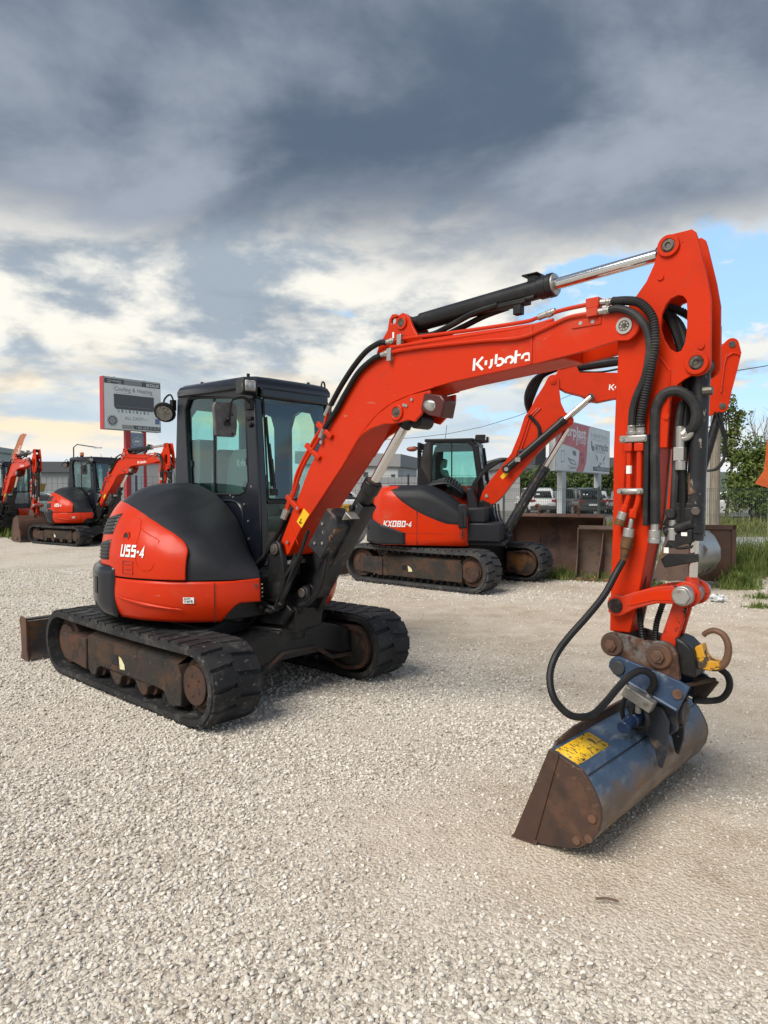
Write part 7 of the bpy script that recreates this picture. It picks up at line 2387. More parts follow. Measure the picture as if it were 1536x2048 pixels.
def left_board():
    A, B = Vector((-11.9, 29.0, 0)), Vector((-10.13, 31.0, 0))
    W = (B - A).length
    root = empty('billboard', A, math.atan2((B - A).y, (B - A).x))
    tag(root, "tall red pylon sign carrying a pale cooling and heating advertisement board at left", "billboard")
    z0, z1 = 4.15, 6.40
    H = z1 - z0
    MB().box(0, W, 0.0, 0.32, z0, z1).build('board_box', alu, root, bevel=0.01)
    MB().box(-0.012, 0.0, -0.004, 0.324, z0, z1).build('red_flank', pillar_red, root)
    flat(root, rect(0.03, W - 0.03, z0 + 0.03, z1 - 0.06), -0.004, sign_white, 'board_face')
    for u in (0.5, 1.9):
        MB().box(u, u + 0.05, 0.1, 0.15, z1, z1 + 0.05).build('roof_stud', alu, root)
    U = lambda a: 0.03 + (W - 0.06) * a
    Zz = lambda a: z1 - 0.06 - (H - 0.09) * a
    flat(root, rect(U(0), U(0.34), Zz(0.105), Zz(0.005)), -0.008, sign_dark, 'top_band')
    flat(root, rect(U(0.34), U(0.66), Zz(0.105), Zz(0.005)), -0.008, mat("grey_sign_band", (0.26, 0.27, 0.27), 0.45), 'top_band')
    flat(root, rect(U(0.66), U(1), Zz(0.105), Zz(0.005)), -0.008, sign_dark, 'top_band')
    d = MB()
    d.ring((0, 0, 0), (0, 0, 0.001), 0.075, 0.045, n=20)
    d.v = [(p[0] + U(0.085), p[1] + Zz(0.055), 0) for p in d.v]
    flat(root, d, -0.012, white, 'round_logo')
    words(root, "interplast", 0.115, U(0.125), Zz(0.065), -0.012, white)
    words(root, "group", 0.07, U(0.235), Zz(0.098), -0.012, white)
    words(root, "ECOLUX", 0.17, U(0.74), Zz(0.083), -0.012, white, bold=0.006, sx=0.92)
    words(root, "Cooling & Heating", 0.26, U(0.51), Zz(0.235), -0.008, grey_print, 'CENTER', sx=0.92)
    flat(root, rect(U(0.19), U(0.86), Zz(0.275), Zz(0.272)), -0.008, grey_print, 'rule_line')
    flat(root, poly2([(U(0.16), Zz(0.30)), (U(0.88), Zz(0.30)), (U(0.88), Zz(0.575)), (U(0.85), Zz(0.60)), (U(0.20), Zz(0.60)), (U(0.165), Zz(0.555))]), -0.008, ac_grey, 'appliance_picture')
    flat(root, rect(U(0.165), U(0.875), Zz(0.545), Zz(0.535)), -0.012, mat("mid_grey_print", (0.2, 0.2, 0.21), .5), 'appliance_slot')
    words(root, "AC", 0.07, U(0.52), Zz(0.44), -0.012, mat("mid_grey_print", (0.2, 0.2, 0.21), .5), 'CENTER')
    for k in range(9):
        u = U(0.22 + 0.066 * k)
        flat(root, poly2([(u, Zz(0.605)), (u + 0.085, Zz(0.605)), (u + 0.10, Zz(0.665)), (u + 0.02, Zz(0.665))]), -0.008, tealp if k % 2 else pale_print, 'air_stripe')
    words(root, "ALL EASY", 0.20, U(0.345), Zz(0.80), -0.008, tealp)
    words(root, "Pro", 0.19, U(0.655), Zz(0.80), -0.008, pale_print)
    g = MB()
    g.ring((0, 0, 0), (0, 0, 0.001), 0.19, 0.145, n=28)
    for k in range(18):
        a = 6.283 * k / 18
        g.box(0.225 * math.cos(a) - 0.018, 0.225 * math.cos(a) + 0.018, 0.225 * math.sin(a) - 0.018, 0.225 * math.sin(a) + 0.018, 0, 0.001)
    g.v = [(p[0] + U(0.135), p[1] + Zz(0.835), 0) for p in g.v]
    flat(root, g, -0.008, grey_print, 'round_badge')
    flat(root, disc(U(0.135), Zz(0.835), 0.135), -0.010, mat("silver_print", (0.33, 0.33, 0.32), .5), 'badge_centre')
    flat(root, rect(U(0.30), U(0.5), Zz(0.985), Zz(0.905)), -0.008, mat("silver_print", (0.33, 0.33, 0.32), .5), 'phone_band')
    flat(root, rect(U(0.5), U(1), Zz(0.985), Zz(0.905)), -0.008, sign_dark, 'phone_band')
    words(root, "+383 (0)49 37 74 37", 0.145, U(0.985), Zz(0.968), -0.012, white, 'RIGHT', sx=0.95)
    hs = MB().tube([(U(0.485), Zz(0.925), 0), (U(0.493), Zz(0.95), 0), (U(0.515), Zz(0.965), 0)], 0.016, n=4)
    flat(root, hs, -0.012, white, 'handset_mark')
    flat(root, rect(U(0.90), U(0.985), Zz(0.845), Zz(0.735)), -0.008, bluep, 'blue_panel')
    for r_ in (0.05, 0.085, 0.12):
        w_ = MB().ribbon(arc(U(0.935), Zz(0.725), r_, 40, 140, 6), 0.022)
        flat(root, w_, -0.008, grey_print, 'signal_mark')
    # pylon
    MB().box(1.02, 1.24, 0.06, 0.28, 0, z0 - 0.001).build('pylon_post', pillar_red, root, bevel=0.01)
    MB().box(1.86, 1.98, 0.06, 0.28, 0, z0 - 0.001).build('pylon_post', pillar_red, root, bevel=0.01)
    MB().box(1.241, 1.859, 0.10, 0.24, 0.3, z0 - 0.05).build('pylon_panel', mat("pylon_white_panel", (0.55, 0.57, 0.60), 0.5), root)
    flat(root, rect(1.26, 1.84, 3.25, 4.05), 0.096, mat("pale_blue_panel", (0.25, 0.32, 0.42), 0.5), 'pylon_sign')
    e = MB()
    e.ring((0, 0, 0), (0, 0, 0.001), 0.24, 0.18, n=26)
    e.v = [(p[0] * 0.95 + 1.55, p[1] * 0.8 + 3.70, 0) for p in e.v]
    flat(root, e, 0.092, white, 'oval_logo')
    flat(root, rect(1.44, 1.66, 3.66, 3.74), 0.092, white, 'oval_bar')
    flat(root, rect(1.28, 1.82, 2.3, 3.15), 0.096, mat("pale_teal_panel", (0.45, 0.55, 0.55), 0.5), 'pylon_sign')
    return root
left_board()

def right_board():
    A, B = Vector((9.05, 36.0, 0)), Vector((14.9, 45.0, 0))
    W = (B - A).length
    root = empty('billboard', A, math.atan2((B - A).y, (B - A).x))
    tag(root, "faded red and white furniture billboard on two pale posts, right of the mid-size machine", "billboard")
    z0, z1 = 2.56, 5.38
    H = z1 - z0
    MB().box(0, W, 0.0, 0.35, z0, z1).build('board_box', alu, root, bevel=0.01)
    MB().box(-1.6, -0.05, 0.5, 0.8, z0 + 0.3, z1 - 0.6).build('board_back', mat("dark_board_back", (0.05, 0.05, 0.055), 0.7), root)
    U = lambda a: 0.05 + (W - 0.10) * a
    Zz = lambda a: z1 - 0.05 - (H - 0.10) * a
    flat(root, rect(U(0), U(1), Zz(1), Zz(0)), -0.004, sign_white, 'board_face')
    edge = [(0.57, 0.0), (0.552, 0.12), (0.535, 0.30), (0.528, 0.48), (0.522, 0.64), (0.51, 0.80), (0.48, 0.92), (0.455, 1.0)]
    flat(root, poly2([(U(0), Zz(0))] + [(U(a), Zz(b)) for a, b in edge] + [(U(0.33), Zz(1.0)), (U(0.37), Zz(0.86)), (U(0.385), Zz(0.56)), (U(0.30), Zz(0.515)), (U(0), Zz(0.455))]), -0.010, sign_red, 'red_field')
    words(root, "interplast", 0.86, U(0.50), Zz(0.285), -0.016, white, 'RIGHT', sx=1.55, bold=0.02)
    words(root, "group", 0.62, U(0.50), Zz(0.405), -0.016, white, 'RIGHT', sx=1.3)
    d = MB()
    d.ring((0, 0, 0), (0, 0, 0.001), 0.36, 0.2, n=20)
    d.v = [(p[0] * 1.5 + U(0.09), p[1] + Zz(0.33), 0) for p in d.v]
    flat(root, d, -0.016, white, 'round_logo')
    words(root, "FURNITURE", 0.36, U(0.60), Zz(0.215), -0.010, tealp, sx=1.25, spacing=1.7)
    flat(root, rect(U(0.60), U(0.985), Zz(0.262), Zz(0.256)), -0.010, tealp, 'rule_line')
    flat(root, poly2([(U(0.600), Zz(0.30)), (U(0.620), Zz(0.29)), (U(0.632), Zz(0.41)), (U(0.665), Zz(0.40)), (U(0.67), Zz(0.51)), (U(0.635), Zz(0.53)), (U(0.608), Zz(0.46))]), -0.010, grey_print, 'chair_logo')
    words(root, "arredo", 0.70, U(0.685), Zz(0.478), -0.010, grey_print, sx=1.55, bold=0.012)
    words(root, "COMFORT&STYLE", 0.17, U(0.69), Zz(0.545), -0.010, tealp, sx=1.5, spacing=1.25)
    for s in (-1, 1):
        c = 0.80
        flat(root, poly2([(U(c + s * 0.105), Zz(0.58)), (U(c + s * 0.085), Zz(0.68)), (U(c + s * 0.055), Zz(0.735)), (U(c + s * 0.06), Zz(0.66)), (U(c + s * 0.09), Zz(0.60))]), -0.010, grey_print, 'chair_picture')
        flat(root, MB().ribbon([(U(c + s * 0.06), Zz(0.73)), (U(c + s * 0.085), Zz(0.79))], 0.05), -0.010, grey_print, 'chair_leg')
    flat(root, poly2([(U(0.765), Zz(0.77)), (U(0.835), Zz(0.77)), (U(0.80), Zz(0.83))]), -0.010, tealp, 'table_picture')
    flat(root, poly2([(U(0.735), Zz(0.865)), (U(0.765), Zz(0.80)), (U(0.795), Zz(0.865))]), -0.010, sign_dark, 'band_notch')
    flat(root, rect(U(0.645), U(0.995), Zz(0.965), Zz(0.865)), -0.010, mat("blue_grey_sign_band", (0.12, 0.145, 0.16), 0.5), 'phone_band')
    words(root, "+383 (0)49 37 74 37", 0.225, U(0.985), Zz(0.94), -0.016, white, 'RIGHT', sx=1.55)
    # line pictures of doors, hoses, tools
    li = MB()
    li.ribbon([(U(0.08), Zz(0.62)), (U(0.13), Zz(0.60)), (U(0.13), Zz(0.82)), (U(0.08), Zz(0.84)), (U(0.08), Zz(0.62))], 0.035)
    li.ribbon([(U(0.19), Zz(0.75)), (U(0.30), Zz(0.79)), (U(0.33), Zz(0.86)), (U(0.24), Zz(0.85)), (U(0.19), Zz(0.75))], 0.055)
    li.ribbon([(U(0.235), Zz(0.77)), (U(0.255), Zz(0.85))], 0.04)
    flat(root, li, -0.010, grey_print, 'line_picture')
    flat(root, poly2([(U(0.26), Zz(0.58)), (U(0.325), Zz(0.585)), (U(0.325), Zz(0.68)), (U(0.275), Zz(0.67))]), -0.010, grey_print, 'machine_picture')
    x_ = MB().ribbon([(U(0.405), Zz(0.70)), (U(0.47), Zz(0.83))], 0.06)
    x_.ribbon([(U(0.47), Zz(0.70)), (U(0.405), Zz(0.83))], 0.06)
    flat(root, x_, -0.016, mat("dark_maroon_print", (0.16, 0.03, 0.04), 0.5), 'crossed_tools')
    words(root, "SERVIS", 0.2, U(0.395), Zz(0.66), -0.016, mat("dark_maroon_print", (0.16, 0.03, 0.04), 0.5), sx=1.2)
    words(root, "Transport", 0.26, U(0.20), Zz(0.955), -0.010, grey_print, sx=1.3)
    for u in (0.14, 0.80):
        MB().box(U(u) - 0.35, U(u) + 0.35, 0.02, 0.30, 0, z0 - 0.001).build('board_post', mat("pale_grey_post", (0.50, 0.52, 0.52), 0.6), root, bevel=0.01)
    return root
right_board()

# ------------------------------------------------------------------ feather flags
def feather(loc, rz, lean, pts, label, m, pole_h):
    r = empty('feather_flag', loc, rz)
    tag(r, label, "flag")
    MB().tube([(0, 0, 0), (0.0, 0, pole_h * 0.6), (lean, 0, pole_h)], 0.015, n=6, smooth=4).build('flag_pole', mat("grey_pole", (0.3, 0.3, 0.3), 0.4), r)
    f_ = MB().prism(pts, -0.006, 0.006)
    return r, f_.build('flag_cloth', m, r)
orange_cloth = mat("orange_flag_cloth", (0.60, 0.12, 0.025), 0.8, layers=[((0.52, 0.10, 0.022), 4, .4, .65, .8)])
r, fc = feather((-17.15, 31.0, 0), 0.0, 0.62, [(0.10, 2.6), (0.28, 3.2), (0.50, 3.82), (0.62, 4.05), (0.76, 4.12), (0.92, 4.08), (0.80, 3.86), (0.64, 3.40), (0.50, 2.6)], "pale orange feather flag rising behind the far left machine", mat("faded_orange_cloth", (0.62, 0.22, 0.11), 0.8), 4.0)
t = place2d(maker_logo(), (0.50, -0.008, 2.98), (0.30, 0, 0.95), (-0.95, 0, 0.30), 0.14, 0.15)
t.build('flag_wordmark', white, fc, normals=False, smooth=False)
feather((9.06, 16.0, 0), 0.0, 0.10, [(-0.02, 1.62), (-0.34, 1.72), (-0.28, 1.82), (-0.14, 2.02), (-0.11, 2.25), (-0.08, 2.65), (0.0, 3.0), (0.12, 3.2), (0.16, 2.9), (0.06, 2.3)], "bright orange feather flag cut off by the right edge of the photo", orange_cloth, 3.3)

# ------------------------------------------------------------------ utility pole and wires
up = empty('utility_pole', (10.3, 21.2, 0))
tag(up, "weathered wooden utility pole behind the front machine's bucket cylinder", "utility pole")
MB().cyl((0, 0, 0), (0, 0, 6.6), 0.17, 0.13, n=14).build('pole_shaft', mat("weathered_wood", (0.24, 0.205, 0.16), 0.9, layers=[((0.15, 0.125, 0.095), 3, .45, .65, .9, (6, 6, 0.4))], bump=(14, .4, .01)), up)
MB().box(-0.24, -0.17, -0.05, 0.05, 0, 3.0).build('pole_stub', mat("pale_concrete", (0.36, 0.35, 0.33), 0.9), up)
wr = MB().tube([(10.3, 21.2, 5.15), (14, 21.6, 5.9), (22, 22.5, 8.2)], 0.014, n=5, smooth=5).build('overhead_wire', grey_wire, None)
tag(wr, "thin overhead wire rising to the right edge from the wooden pole", "wire")
wr = MB().tube([(-4, 48, 4.8), (6, 42, 5.4), (16, 36, 9.2)], 0.016, n=5, smooth=5).build('overhead_wire', grey_wire, None)
tag(wr, "thin overhead wire crossing the sky above the mid-size machine's cab", "wire")

# ------------------------------------------------------------------ parked cars
def car(loc, rz, paint_m, label, suv=True, detail=True):
    r = empty('parked_car', loc, rz)
    tag(r, label, "car", "cars parked beyond the fence")
    h = 1.66 if suv else 1.45
    sec = [(-2.15, 0.45, 0.86, 0.70), (-2.05, 0.32, 0.98, 0.84), (-1.2, 0.25, 1.02, 0.90), (0.9, 0.25, 0.98, 0.90), (1.75, 0.30, 0.90, 0.84), (2.15, 0.42, 0.72, 0.68)]
    v, f = [], []
    for x, zb, zt, hw in sec:
        v += [(x, -hw * 0.92, zb), (x, -hw, (zb + zt) / 2), (x, -hw * 0.96, zt - 0.05), (x, -hw * 0.86, zt), (x, hw * 0.86, zt), (x, hw * 0.96, zt - 0.05), (x, hw, (zb + zt) / 2), (x, hw * 0.92, zb)]
    for i in range(len(sec) - 1):
        for j in range(8):
            f.append((i * 8 + j, i * 8 + (j + 1) % 8, (i + 1) * 8 + (j + 1) % 8, (i + 1) * 8 + j))
    f += [tuple(range(8)), tuple(reversed(range(40, 48)))]
    MB().add(v, f).build('car_body', paint_m, r, bevel=0.03)
    cab = [(-1.95 if suv else -1.7, 0.98), (-1.70 if suv else -1.1, h - 0.10), (-1.3 if suv else -0.7, h), (0.1, h), (0.45, h - 0.06), (1.15, 0.94)]
    MB().prism([(a, b) for a, b in cab], -0.70, 0.70).build('car_roof', paint_m, r, bevel=0.09, seg=3)
    MB().prism([(cab[0][0] + 0.16, 1.0), (cab[1][0] + 0.12, h - 0.17), (0.15, h - 0.12), (0.95, 0.98)], -0.712, 0.712).build('side_glass', glass_car, r, bevel=0.02)
    a, b = Vector((cab[0][0] - 0.012, 0, 1.05)), Vector((cab[1][0] - 0.012, 0, h - 0.14))
    MB().add([(a.x, -0.58, a.z), (a.x, 0.58, a.z), (b.x, 0.52, b.z), (b.x, -0.52, b.z)], [(0, 1, 2, 3)]).build('rear_glass', glass_car, r, solid=0.01)
    MB().add([(1.10, -0.58, 1.0), (1.10, 0.58, 1.0), (0.52, 0.52, h - 0.10), (0.52, -0.52, h - 0.10)], [(0, 1, 2, 3)]).build('windscreen', glass_car, r, solid=0.012)
    for x in (-1.32, 1.35):
        for y in (-0.80, 0.80):
            w = MB().cyl((x, y - 0.11, 0.34), (x, y + 0.11, 0.34), 0.34, n=20).build('wheel', mat("car_tyre", (0.015, 0.015, 0.015), 0.8), r, bevel=0.03)
            s = 1 if y > 0 else -1
            MB().cyl((x, y + s * 0.10, 0.34), (x, y + s * 0.118, 0.34), 0.21, n=16).build('rim', steel, w)
    for y in (-0.66, 0.66):
        MB().box(-2.17, -2.03, y - 0.16, y + 0.16, 0.80, 0.94).build('tail_light', mat("red_tail_lamp", (0.25, 0.01, 0.012), 0.2), r, bevel=0.02)
        MB().box(2.0, 2.15, y - 0.16, y + 0.16, 0.60, 0.72).build('headlight', lens, r, bevel=0.02)
    MB().box(-2.19, -2.02, -0.80, 0.80, 0.34, 0.56).build('bumper', mat("grey_bumper", (0.06, 0.06, 0.06), 0.6), r, bevel=0.03)
    MB().box(-2.195, -2.185, -0.26, 0.26, 0.62, 0.73).build('number_plate', white, r)
    for y in (-0.95, 0.95):
        MB().box(0.62, 0.74, y - 0.10, y + 0.08, 0.98, 1.10).build('wing_mirror', paint_m, r, bevel=0.02)
    return r
cw = mat("white_car_paint", (0.70, 0.70, 0.70), 0.25, coat=0.5)
cd = mat("dark_car_paint", (0.035, 0.038, 0.042), 0.25, coat=0.5)
cs = mat("silver_car_paint", (0.36, 0.39, 0.40), 0.3, coat=0.5)
ct = mat("teal_grey_car_paint", (0.10, 0.14, 0.145), 0.3, coat=0.5)
car((9.75, 44.0, 0), R(92), cw, "white SUV parked tail-on, seen above the big loader bucket")
car((11.95, 46.0, 0), R(88), ct, "grey-green hatchback beside the white tail-on SUV", False)
car((11.95, 41.6, 0), R(95), cd, "dark SUV parked tail-on between the two billboard posts")
car((14.0, 45.5, 0), R(80), cw, "white saloon right of the dark tail-on SUV", False)
car((15.4, 43.8, 0), R(70), cs, "silver car partly behind the front machine's arm", False)
car((19.4, 38.2, 0), R(150), cw, "white car behind the wire fence, half hidden by shrubs at right", False)
car((22.3, 37.2, 0), R(170), cd, "dark car behind the shrubs at the right edge", False)
car((19.0, 46.0, 0), R(10), cd, "dark grey van-like car far behind the wooden pole", True)
car((-17.2, 34.5, 0), R(160), ct, "dark green-grey car behind the left machines", False)
car((-2.5, 40.0, 0), R(20), cw, "white car glimpsed between the front boom and the mid-size machine", False)

# ------------------------------------------------------------------ buildings
def building(name, loc, rz, w, d, h, wall_m, roof_m, label, roof_h=0.7, wins=(), over=0.3, slope=0.0, win_m=None):
    r = empty(name, loc, rz)
    tag(r, label, "building")
    holes = [[(u0, z0), (u1, z0), (u1, z1), (u0, z1)] for u0, u1, z0, z1 in wins]
    MB().prism([(0, 0), (w, 0), (w, h + slope), (0, h)], 0.0, 0.25, holes=holes).build('front_wall', wall_m, r)
    MB().box(0, 0.25, 0.251, d, 0, h).build('side_wall', wall_m, r)
    MB().box(w - 0.25, w, 0.251, d, 0, h).build('side_wall', wall_m, r)
    MB().box(0.251, w - 0.251, d - 0.25, d, 0, h).build('back_wall', wall_m, r)
    MB().prism([(-over, h + 0.002), (w + over, h + slope + 0.002), (w + over, h + slope + roof_h), (-over, h + roof_h)], -over, d + over).build('roof', roof_m, r, bevel=0.02)
    for u0, u1, z0, z1 in wins:
        f_ = MB().prism([(u0, z0), (u1, z0), (u1, z1), (u0, z1)], 0.06, 0.12, holes=[[(u0 + 0.06, z0 + 0.06), (u1 - 0.06, z0 + 0.06), (u1 - 0.06, z1 - 0.06), (u0 + 0.06, z1 - 0.06)]]).build('window', mat("window_frame", (0.4, 0.4, 0.4), 0.5), r)
        MB().box(u0, u1, 0.13, 0.16, z0, z1).build('pane', win_m or mat("building_glass", (0.05, 0.08, 0.075), 0.1), f_)
    return r
grey_clad = mat("grey_wall", (0.33, 0.34, 0.35), 0.8, layers=[((0.28, 0.285, 0.29), 0.6, .4, .65, .85)])
dark_roof = mat("dark_grey_fascia", (0.10, 0.105, 0.115), 0.6)
pale_wall = mat("off_white_render", (0.52, 0.53, 0.53), 0.85, layers=[((0.45, 0.46, 0.46), 0.5, .4, .65, .85)])
building('warehouse', (-30.2, 60.0, 0), R(8), 14, 8, 3.05, grey_clad, dark_roof, "low grey warehouse with a row of tall narrow slits at left", 0.95, [(2.2 + 0.62 * k, 2.45 + 0.62 * k, 0.9, 2.5) for k in range(12)], win_m=mat("white_slit", (0.62, 0.63, 0.64), 0.5))
building('white_house', (-7.2, 58.0, 0), R(-14), 8.6, 8, 3.75, pale_wall, mat("mid_grey_parapet", (0.26, 0.26, 0.265), 0.7), "white flat roofed house with grey parapet behind the front machine's lift cylinder", 1.05, [(5.6, 6.1, 1.7, 3.0), (6.6, 7.2, 2.0, 2.9), (8.0, 8.4, 2.1, 2.8), (3.2, 4.2, 1.6, 2.8)], slope=-0.35)
building('grey_shed', (12.5, 72.0, 0), R(0), 16, 10, 3.7, grey_clad, dark_roof, "long grey shed behind the furniture billboard", 1.2, [(3 + 2.4 * k, 4.4 + 2.4 * k, 1.6, 2.8) for k in range(5)])
ah = empty('grey_house', (-14.4, 40.5, 0), R(6))
tag(ah, "small grey house with a round-topped window beside the red pylon", "building")
hw = [(1.02, 1.95)] + [(1.42 + 0.40 * math.cos(R(a)), 2.35 + 0.55 * math.sin(R(a))) for a in range(180, -1, -20)] + [(1.82, 1.95)]
MB().prism([(0, 0), (2.6, 0), (2.6, 3.25), (0, 3.25)], 0, 0.25, holes=[hw]).build('front_wall', mat("plain_grey_render", (0.24, 0.24, 0.245), 0.85), ah)
MB().prism(hw, 0.10, 0.14).build('window', mat("green_dark_pane", (0.04, 0.075, 0.065), 0.15), ah)
MB().tube([(p[0], -0.01, p[1]) for p in hw + hw[:1]], 0.05, n=6).build('window_surround', mat("pale_stone_trim", (0.42, 0.42, 0.42), 0.7), ah)
MB().box(-0.1, 2.7, -0.15, 3.0, 3.252, 3.45).build('roof', dark_roof, ah)
MB().box(0, 2.6, 2.5, 2.75, 0, 3.25).build('back_wall', grey_clad, ah)
MB().box(0.9, 2.0, -0.25, -0.002, 0.0, 0.95).build('porch_wall', dark_roof, ah)
building('pale_building', (-46.2, 62.0, 0), R(10), 9.6, 8, 5.1, mat("pale_green_render", (0.40, 0.44, 0.43), 0.8), mat("pale_green_roof", (0.30, 0.36, 0.35), 0.6), "pale green building behind the far left machine, cut by the photo's left edge", 0.5, [(5.2, 6.2, 1.5, 3.0), (7.4, 8.4, 1.5, 3.0)])
bw = empty('boundary_wall', (-5.5, 50.0, 0), R(-2))
tag(bw, "long low grey concrete wall behind the mid-size machine's cab", "wall")
for k in range(7):
    MB().box(2.2 * k, 2.2 * k + 2.19, 0, 0.18, 0, 2.0).build('wall_panel', mat("pale_concrete_panel", (0.40, 0.395, 0.39), 0.85, layers=[((0.34, 0.335, 0.33), 0.9, .4, .65, .9)]), bw, bevel=0.01)
    MB().box(2.2 * k, 2.2 * k + 2.19, -0.02, 0.2, 2.003, 2.45).build('wall_panel', grey_clad, bw, bevel=0.01)
lp_ = empty('lamp_post', (-25.5, 56, 0))
tag(lp_, "thin distant lamp post above the warehouse roof", "lamp post")
MB().tube([(0, 0, 0), (0, 0, 5.0), (0.3, 0, 5.25), (1.9, 0, 5.0)], 0.05, n=6).build('post', grey_wire, lp_)
MB().box(1.7, 2.3, -0.1, 0.1, 4.93, 5.02).build('lamp_head', alu, lp_)

# ------------------------------------------------------------------ trees
def leafy(name, loc, blobs, n, ls, cols, label, trunk_h, trunk_r, limbs=(), cat="tree", seed=1, group=None, bare=0):
    r = empty(name, loc)
    tag(r, label, cat, group)
    rng = np.random.default_rng(seed)
    tm = MB().tube([(0, 0, 0), (0.05 * trunk_h, 0.02, trunk_h * 0.5), (0.02, 0, trunk_h)], trunk_r, n=8, smooth=3, taper=trunk_r * 0.55)
    for b in blobs:
        tm.tube([(0, 0, trunk_h * 0.6), (b[0] * 0.5, b[1] * 0.5, (trunk_h * 0.7 + b[2]) / 2), (b[0], b[1], b[2])], trunk_r * 0.5, n=5, smooth=3, taper=0.015)
    for l in limbs:
        tm.tube(l, 0.035, n=4, smooth=3, taper=0.006)
    tm.build('trunk', mat("tree_bark", (0.085, 0.065, 0.048), 0.9), r)
    if n:
        V, F = [], []
        wts = np.array([b[3] * b[4] * b[5] for b in blobs])
        wts = wts / wts.sum()
        k = 0
        nc = max(1, n // 26)
        for _ in range(nc):
            b = blobs[rng.choice(len(blobs), p=wts)]
            d = rng.normal(size=3)
            d /= np.linalg.norm(d)
            rad = rng.uniform(0.45, 1.08) ** 0.6
            c = np.array([b[0] + d[0] * b[3] * rad, b[1] + d[1] * b[4] * rad, b[2] + d[2] * b[5] * rad])
            cr = ls * rng.uniform(1.6, 3.8)
            for _ in range(26):
                p = c + rng.normal(size=3) * cr * 0.5
                if p[2] < 0.05:
                    continue
                a = rng.normal(size=3)
                a /= np.linalg.norm(a)
                q = np.cross(a, rng.normal(size=3))
                q /= np.linalg.norm(q) + 1e-9
                s = ls * rng.uniform(0.6, 1.3)
                V += [tuple(p - a * s), tuple(p + q * s * 0.5), tuple(p + a * s), tuple(p - q * s * 0.5)]
                F.append((k, k + 1, k + 2, k + 3))
                k += 4
        mb = MB()
        mb.v, mb.f = V, F
        mb.build('crown', cols, r, normals=False, smooth=False)
    return r
def leaf_mat(name, a, b, c):
    return mat(name, a, 0.6, spec=0.25, layers=[(b, 0.9, 0.42, 0.62, 0.6), (c, 5.0, 0.56, 0.7, 0.6)])
lf1 = leaf_mat("hedge_leaf", (0.055, 0.095, 0.026), (0.09, 0.125, 0.035), (0.14, 0.15, 0.06))
lf2 = leaf_mat("olive_leaf", (0.085, 0.125, 0.028), (0.13, 0.165, 0.04), (0.19, 0.20, 0.075))
lf3 = leaf_mat("light_leaf", (0.11, 0.15, 0.04), (0.16, 0.18, 0.06), (0.20, 0.21, 0.09))
for i in range(7):
    x = 10.8 + 1.75 * i
    hh = [2.9, 3.3, 3.1, 3.5, 3.2, 3.6, 3.3][i]
    lab = ["shortest dark green tree, leftmost in the row behind the parked cars", "dark green tree second from left in the row, above the white SUV", "dark green tree third from left in the row, beside the left billboard post", "dark green tree between the two billboard posts", "dark green tree just left of the right billboard post", "tallest dark green tree of the row, right of the billboard posts", "dark green tree at the right end of the row, by the front arm"][i]
    leafy('hedge_tree', (x, 54 + (i % 3) * 0.8, 0), [(0, 0, hh * 0.55, 1.15, 1.0, hh * 0.45), (0.4, 0, hh * 0.75, 0.7, 0.7, hh * 0.25)], 2600, 0.13, lf1, lab, 1.0, 0.09, seed=20 + i, group="trees in a row behind the parked cars")
leafy('broad_shrub', (18.6, 34.0, 0), [(0, 0, 2.1, 1.3, 1.2, 1.5), (0.8, 0.3, 2.9, 1.0, 1.0, 1.1), (-0.7, 0, 1.4, 0.9, 0.9, 0.9), (1.7, 0.2, 1.9, 1.1, 1.0, 1.3), (-0.3, 0, 3.3, 0.7, 0.7, 0.9)], 9500, 0.10, lf2, "broad green tree just right of the wooden pole", 1.6, 0.12, seed=41)
leafy('broad_shrub', (21.6, 34.5, 0), [(0, 0, 2.3, 1.4, 1.2, 1.6), (1.2, 0.2, 1.8, 1.1, 1.0, 1.4), (-0.9, 0, 2.9, 0.8, 0.8, 0.9), (0.4, 0, 0.9, 1.4, 1.0, 0.8)], 8000, 0.10, lf2, "broad green tree at the right edge, beside the orange flag", 1.6, 0.12, seed=42)
leafy('broad_shrub', (15.4, 35.5, 0), [(0, 0, 1.5, 0.9, 0.9, 1.1), (0.6, 0, 1.1, 0.8, 0.8, 0.8)], 4000, 0.10, lf2, "low green shrub behind the front machine's arm", 0.8, 0.07, seed=45, cat="shrub")
leafy('broad_shrub', (20.2, 33.0, 0), [(0, 0, 0.7, 1.6, 0.8, 0.6), (-1.2, 0, 0.55, 0.9, 0.7, 0.5)], 4500, 0.08, lf2, "low shrub growing against the white car at right", 0.5, 0.05, seed=46, cat="shrub")
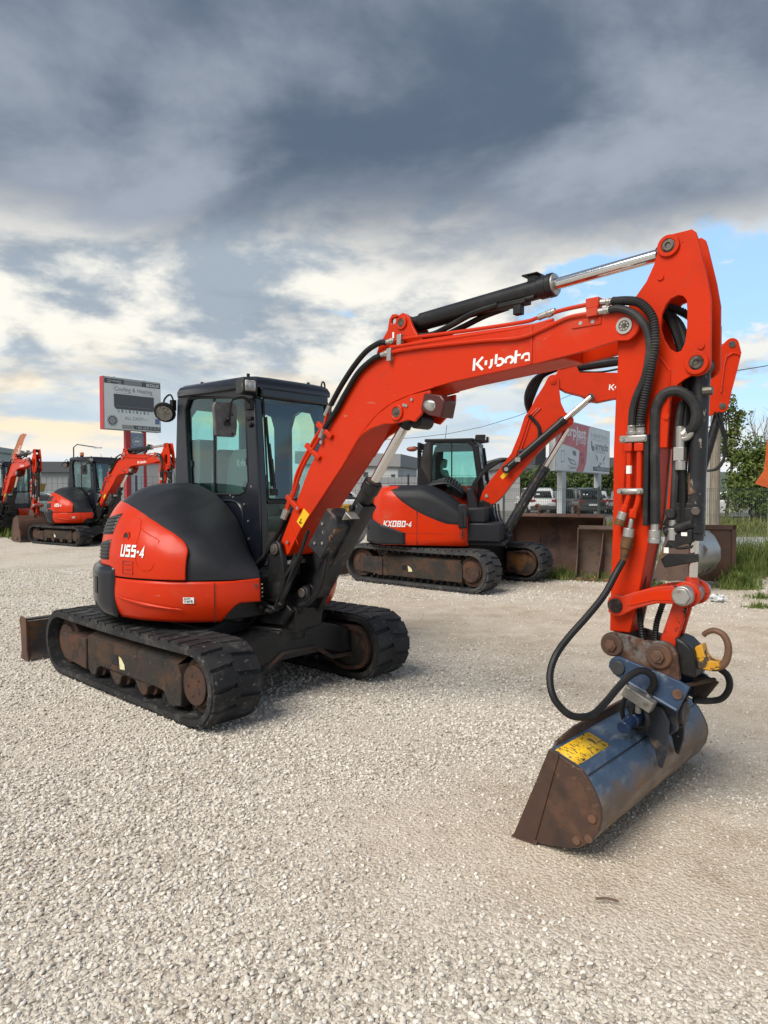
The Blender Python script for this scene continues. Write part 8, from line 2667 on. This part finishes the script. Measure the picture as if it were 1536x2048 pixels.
leafy('slender_tree', (17.6, 35.0, 0), [(0.1, 0, 4.8, 0.55, 0.5, 0.7), (-0.1, 0, 5.7, 0.45, 0.45, 0.7), (0.7, 0, 5.2, 0.35, 0.35, 0.5), (0.2, 0, 3.8, 0.7, 0.6, 0.7)], 1900, 0.10, lf3, "slender light green tree rising beside the wooden pole", 5.6, 0.09, limbs=[[(0, 0, 3), (0.4, 0, 4.2), (0.9, 0, 5.6)], [(0, 0, 3.2), (-0.3, 0, 4.4), (-0.45, 0, 5.9)], [(0, 0, 2.5), (1.0, 0, 3.6), (1.8, 0, 4.4)]], seed=43)
def bare_tree():
    r = empty('bare_tree', (21.3, 36.5, 0))
    tag(r, "leafless grey tree with fine twigs at the right edge", "tree")
    rng = random.Random(9)
    m = MB()
    def grow(p, d, l, r_, k):
        q = p + d * l
        mid = p + d * l * 0.5 + Vector((rng.uniform(-1, 1), rng.uniform(-1, 1), 0)) * l * 0.06
        m.tube([p, mid, q], r_, n=4 if k else 7, smooth=2, taper=r_ * 0.6)
        if k >= 5:
            return
        for _ in range(3 if k < 3 else 2):
            e = (d + Vector((rng.uniform(-0.75, 0.75), rng.uniform(-0.6, 0.6), rng.uniform(-0.05, 0.55)))).normalized()
            grow(p + d * l * rng.uniform(0.6, 1.0), e, l * rng.uniform(0.58, 0.82), r_ * 0.58, k + 1)
    grow(Vector((0, 0, 0)), Vector((-0.05, 0, 1)), 2.4, 0.11, 0)
    m.build('branches', mat("grey_bark", (0.16, 0.14, 0.12), 0.9), r)
bare_tree()
# far ridge and a wood on it
hl_ = MB()
hp = [(-330, 0), (-330, 12), (-280, 20), (-230, 18), (-185, 21), (-150, 15), (-118, 13), (-80, 6), (-40, 3), (0, 2), (60, 3), (130, 9), (200, 14), (280, 12), (340, 0)]
hl_.grid(lambda u, w: (lambda t: (hp[t[0]][0] + (hp[t[0] + 1][0] - hp[t[0]][0]) * t[1], 420 + 90 * w, (hp[t[0]][1] + (hp[t[0] + 1][1] - hp[t[0]][1]) * t[1]) * math.sin(math.pi * (0.02 + 0.48 * w * 2 if w < 0.5 else 0.5))))((min(13, int(u * 14)), u * 14 - min(13, int(u * 14)))), 84, 8)
tag(hl_.build('hills', mat("wooded_hill", (0.10, 0.125, 0.095), 0.95, layers=[((0.07, 0.09, 0.07), 0.06, .4, .6, .95)]), None), kind='structure')
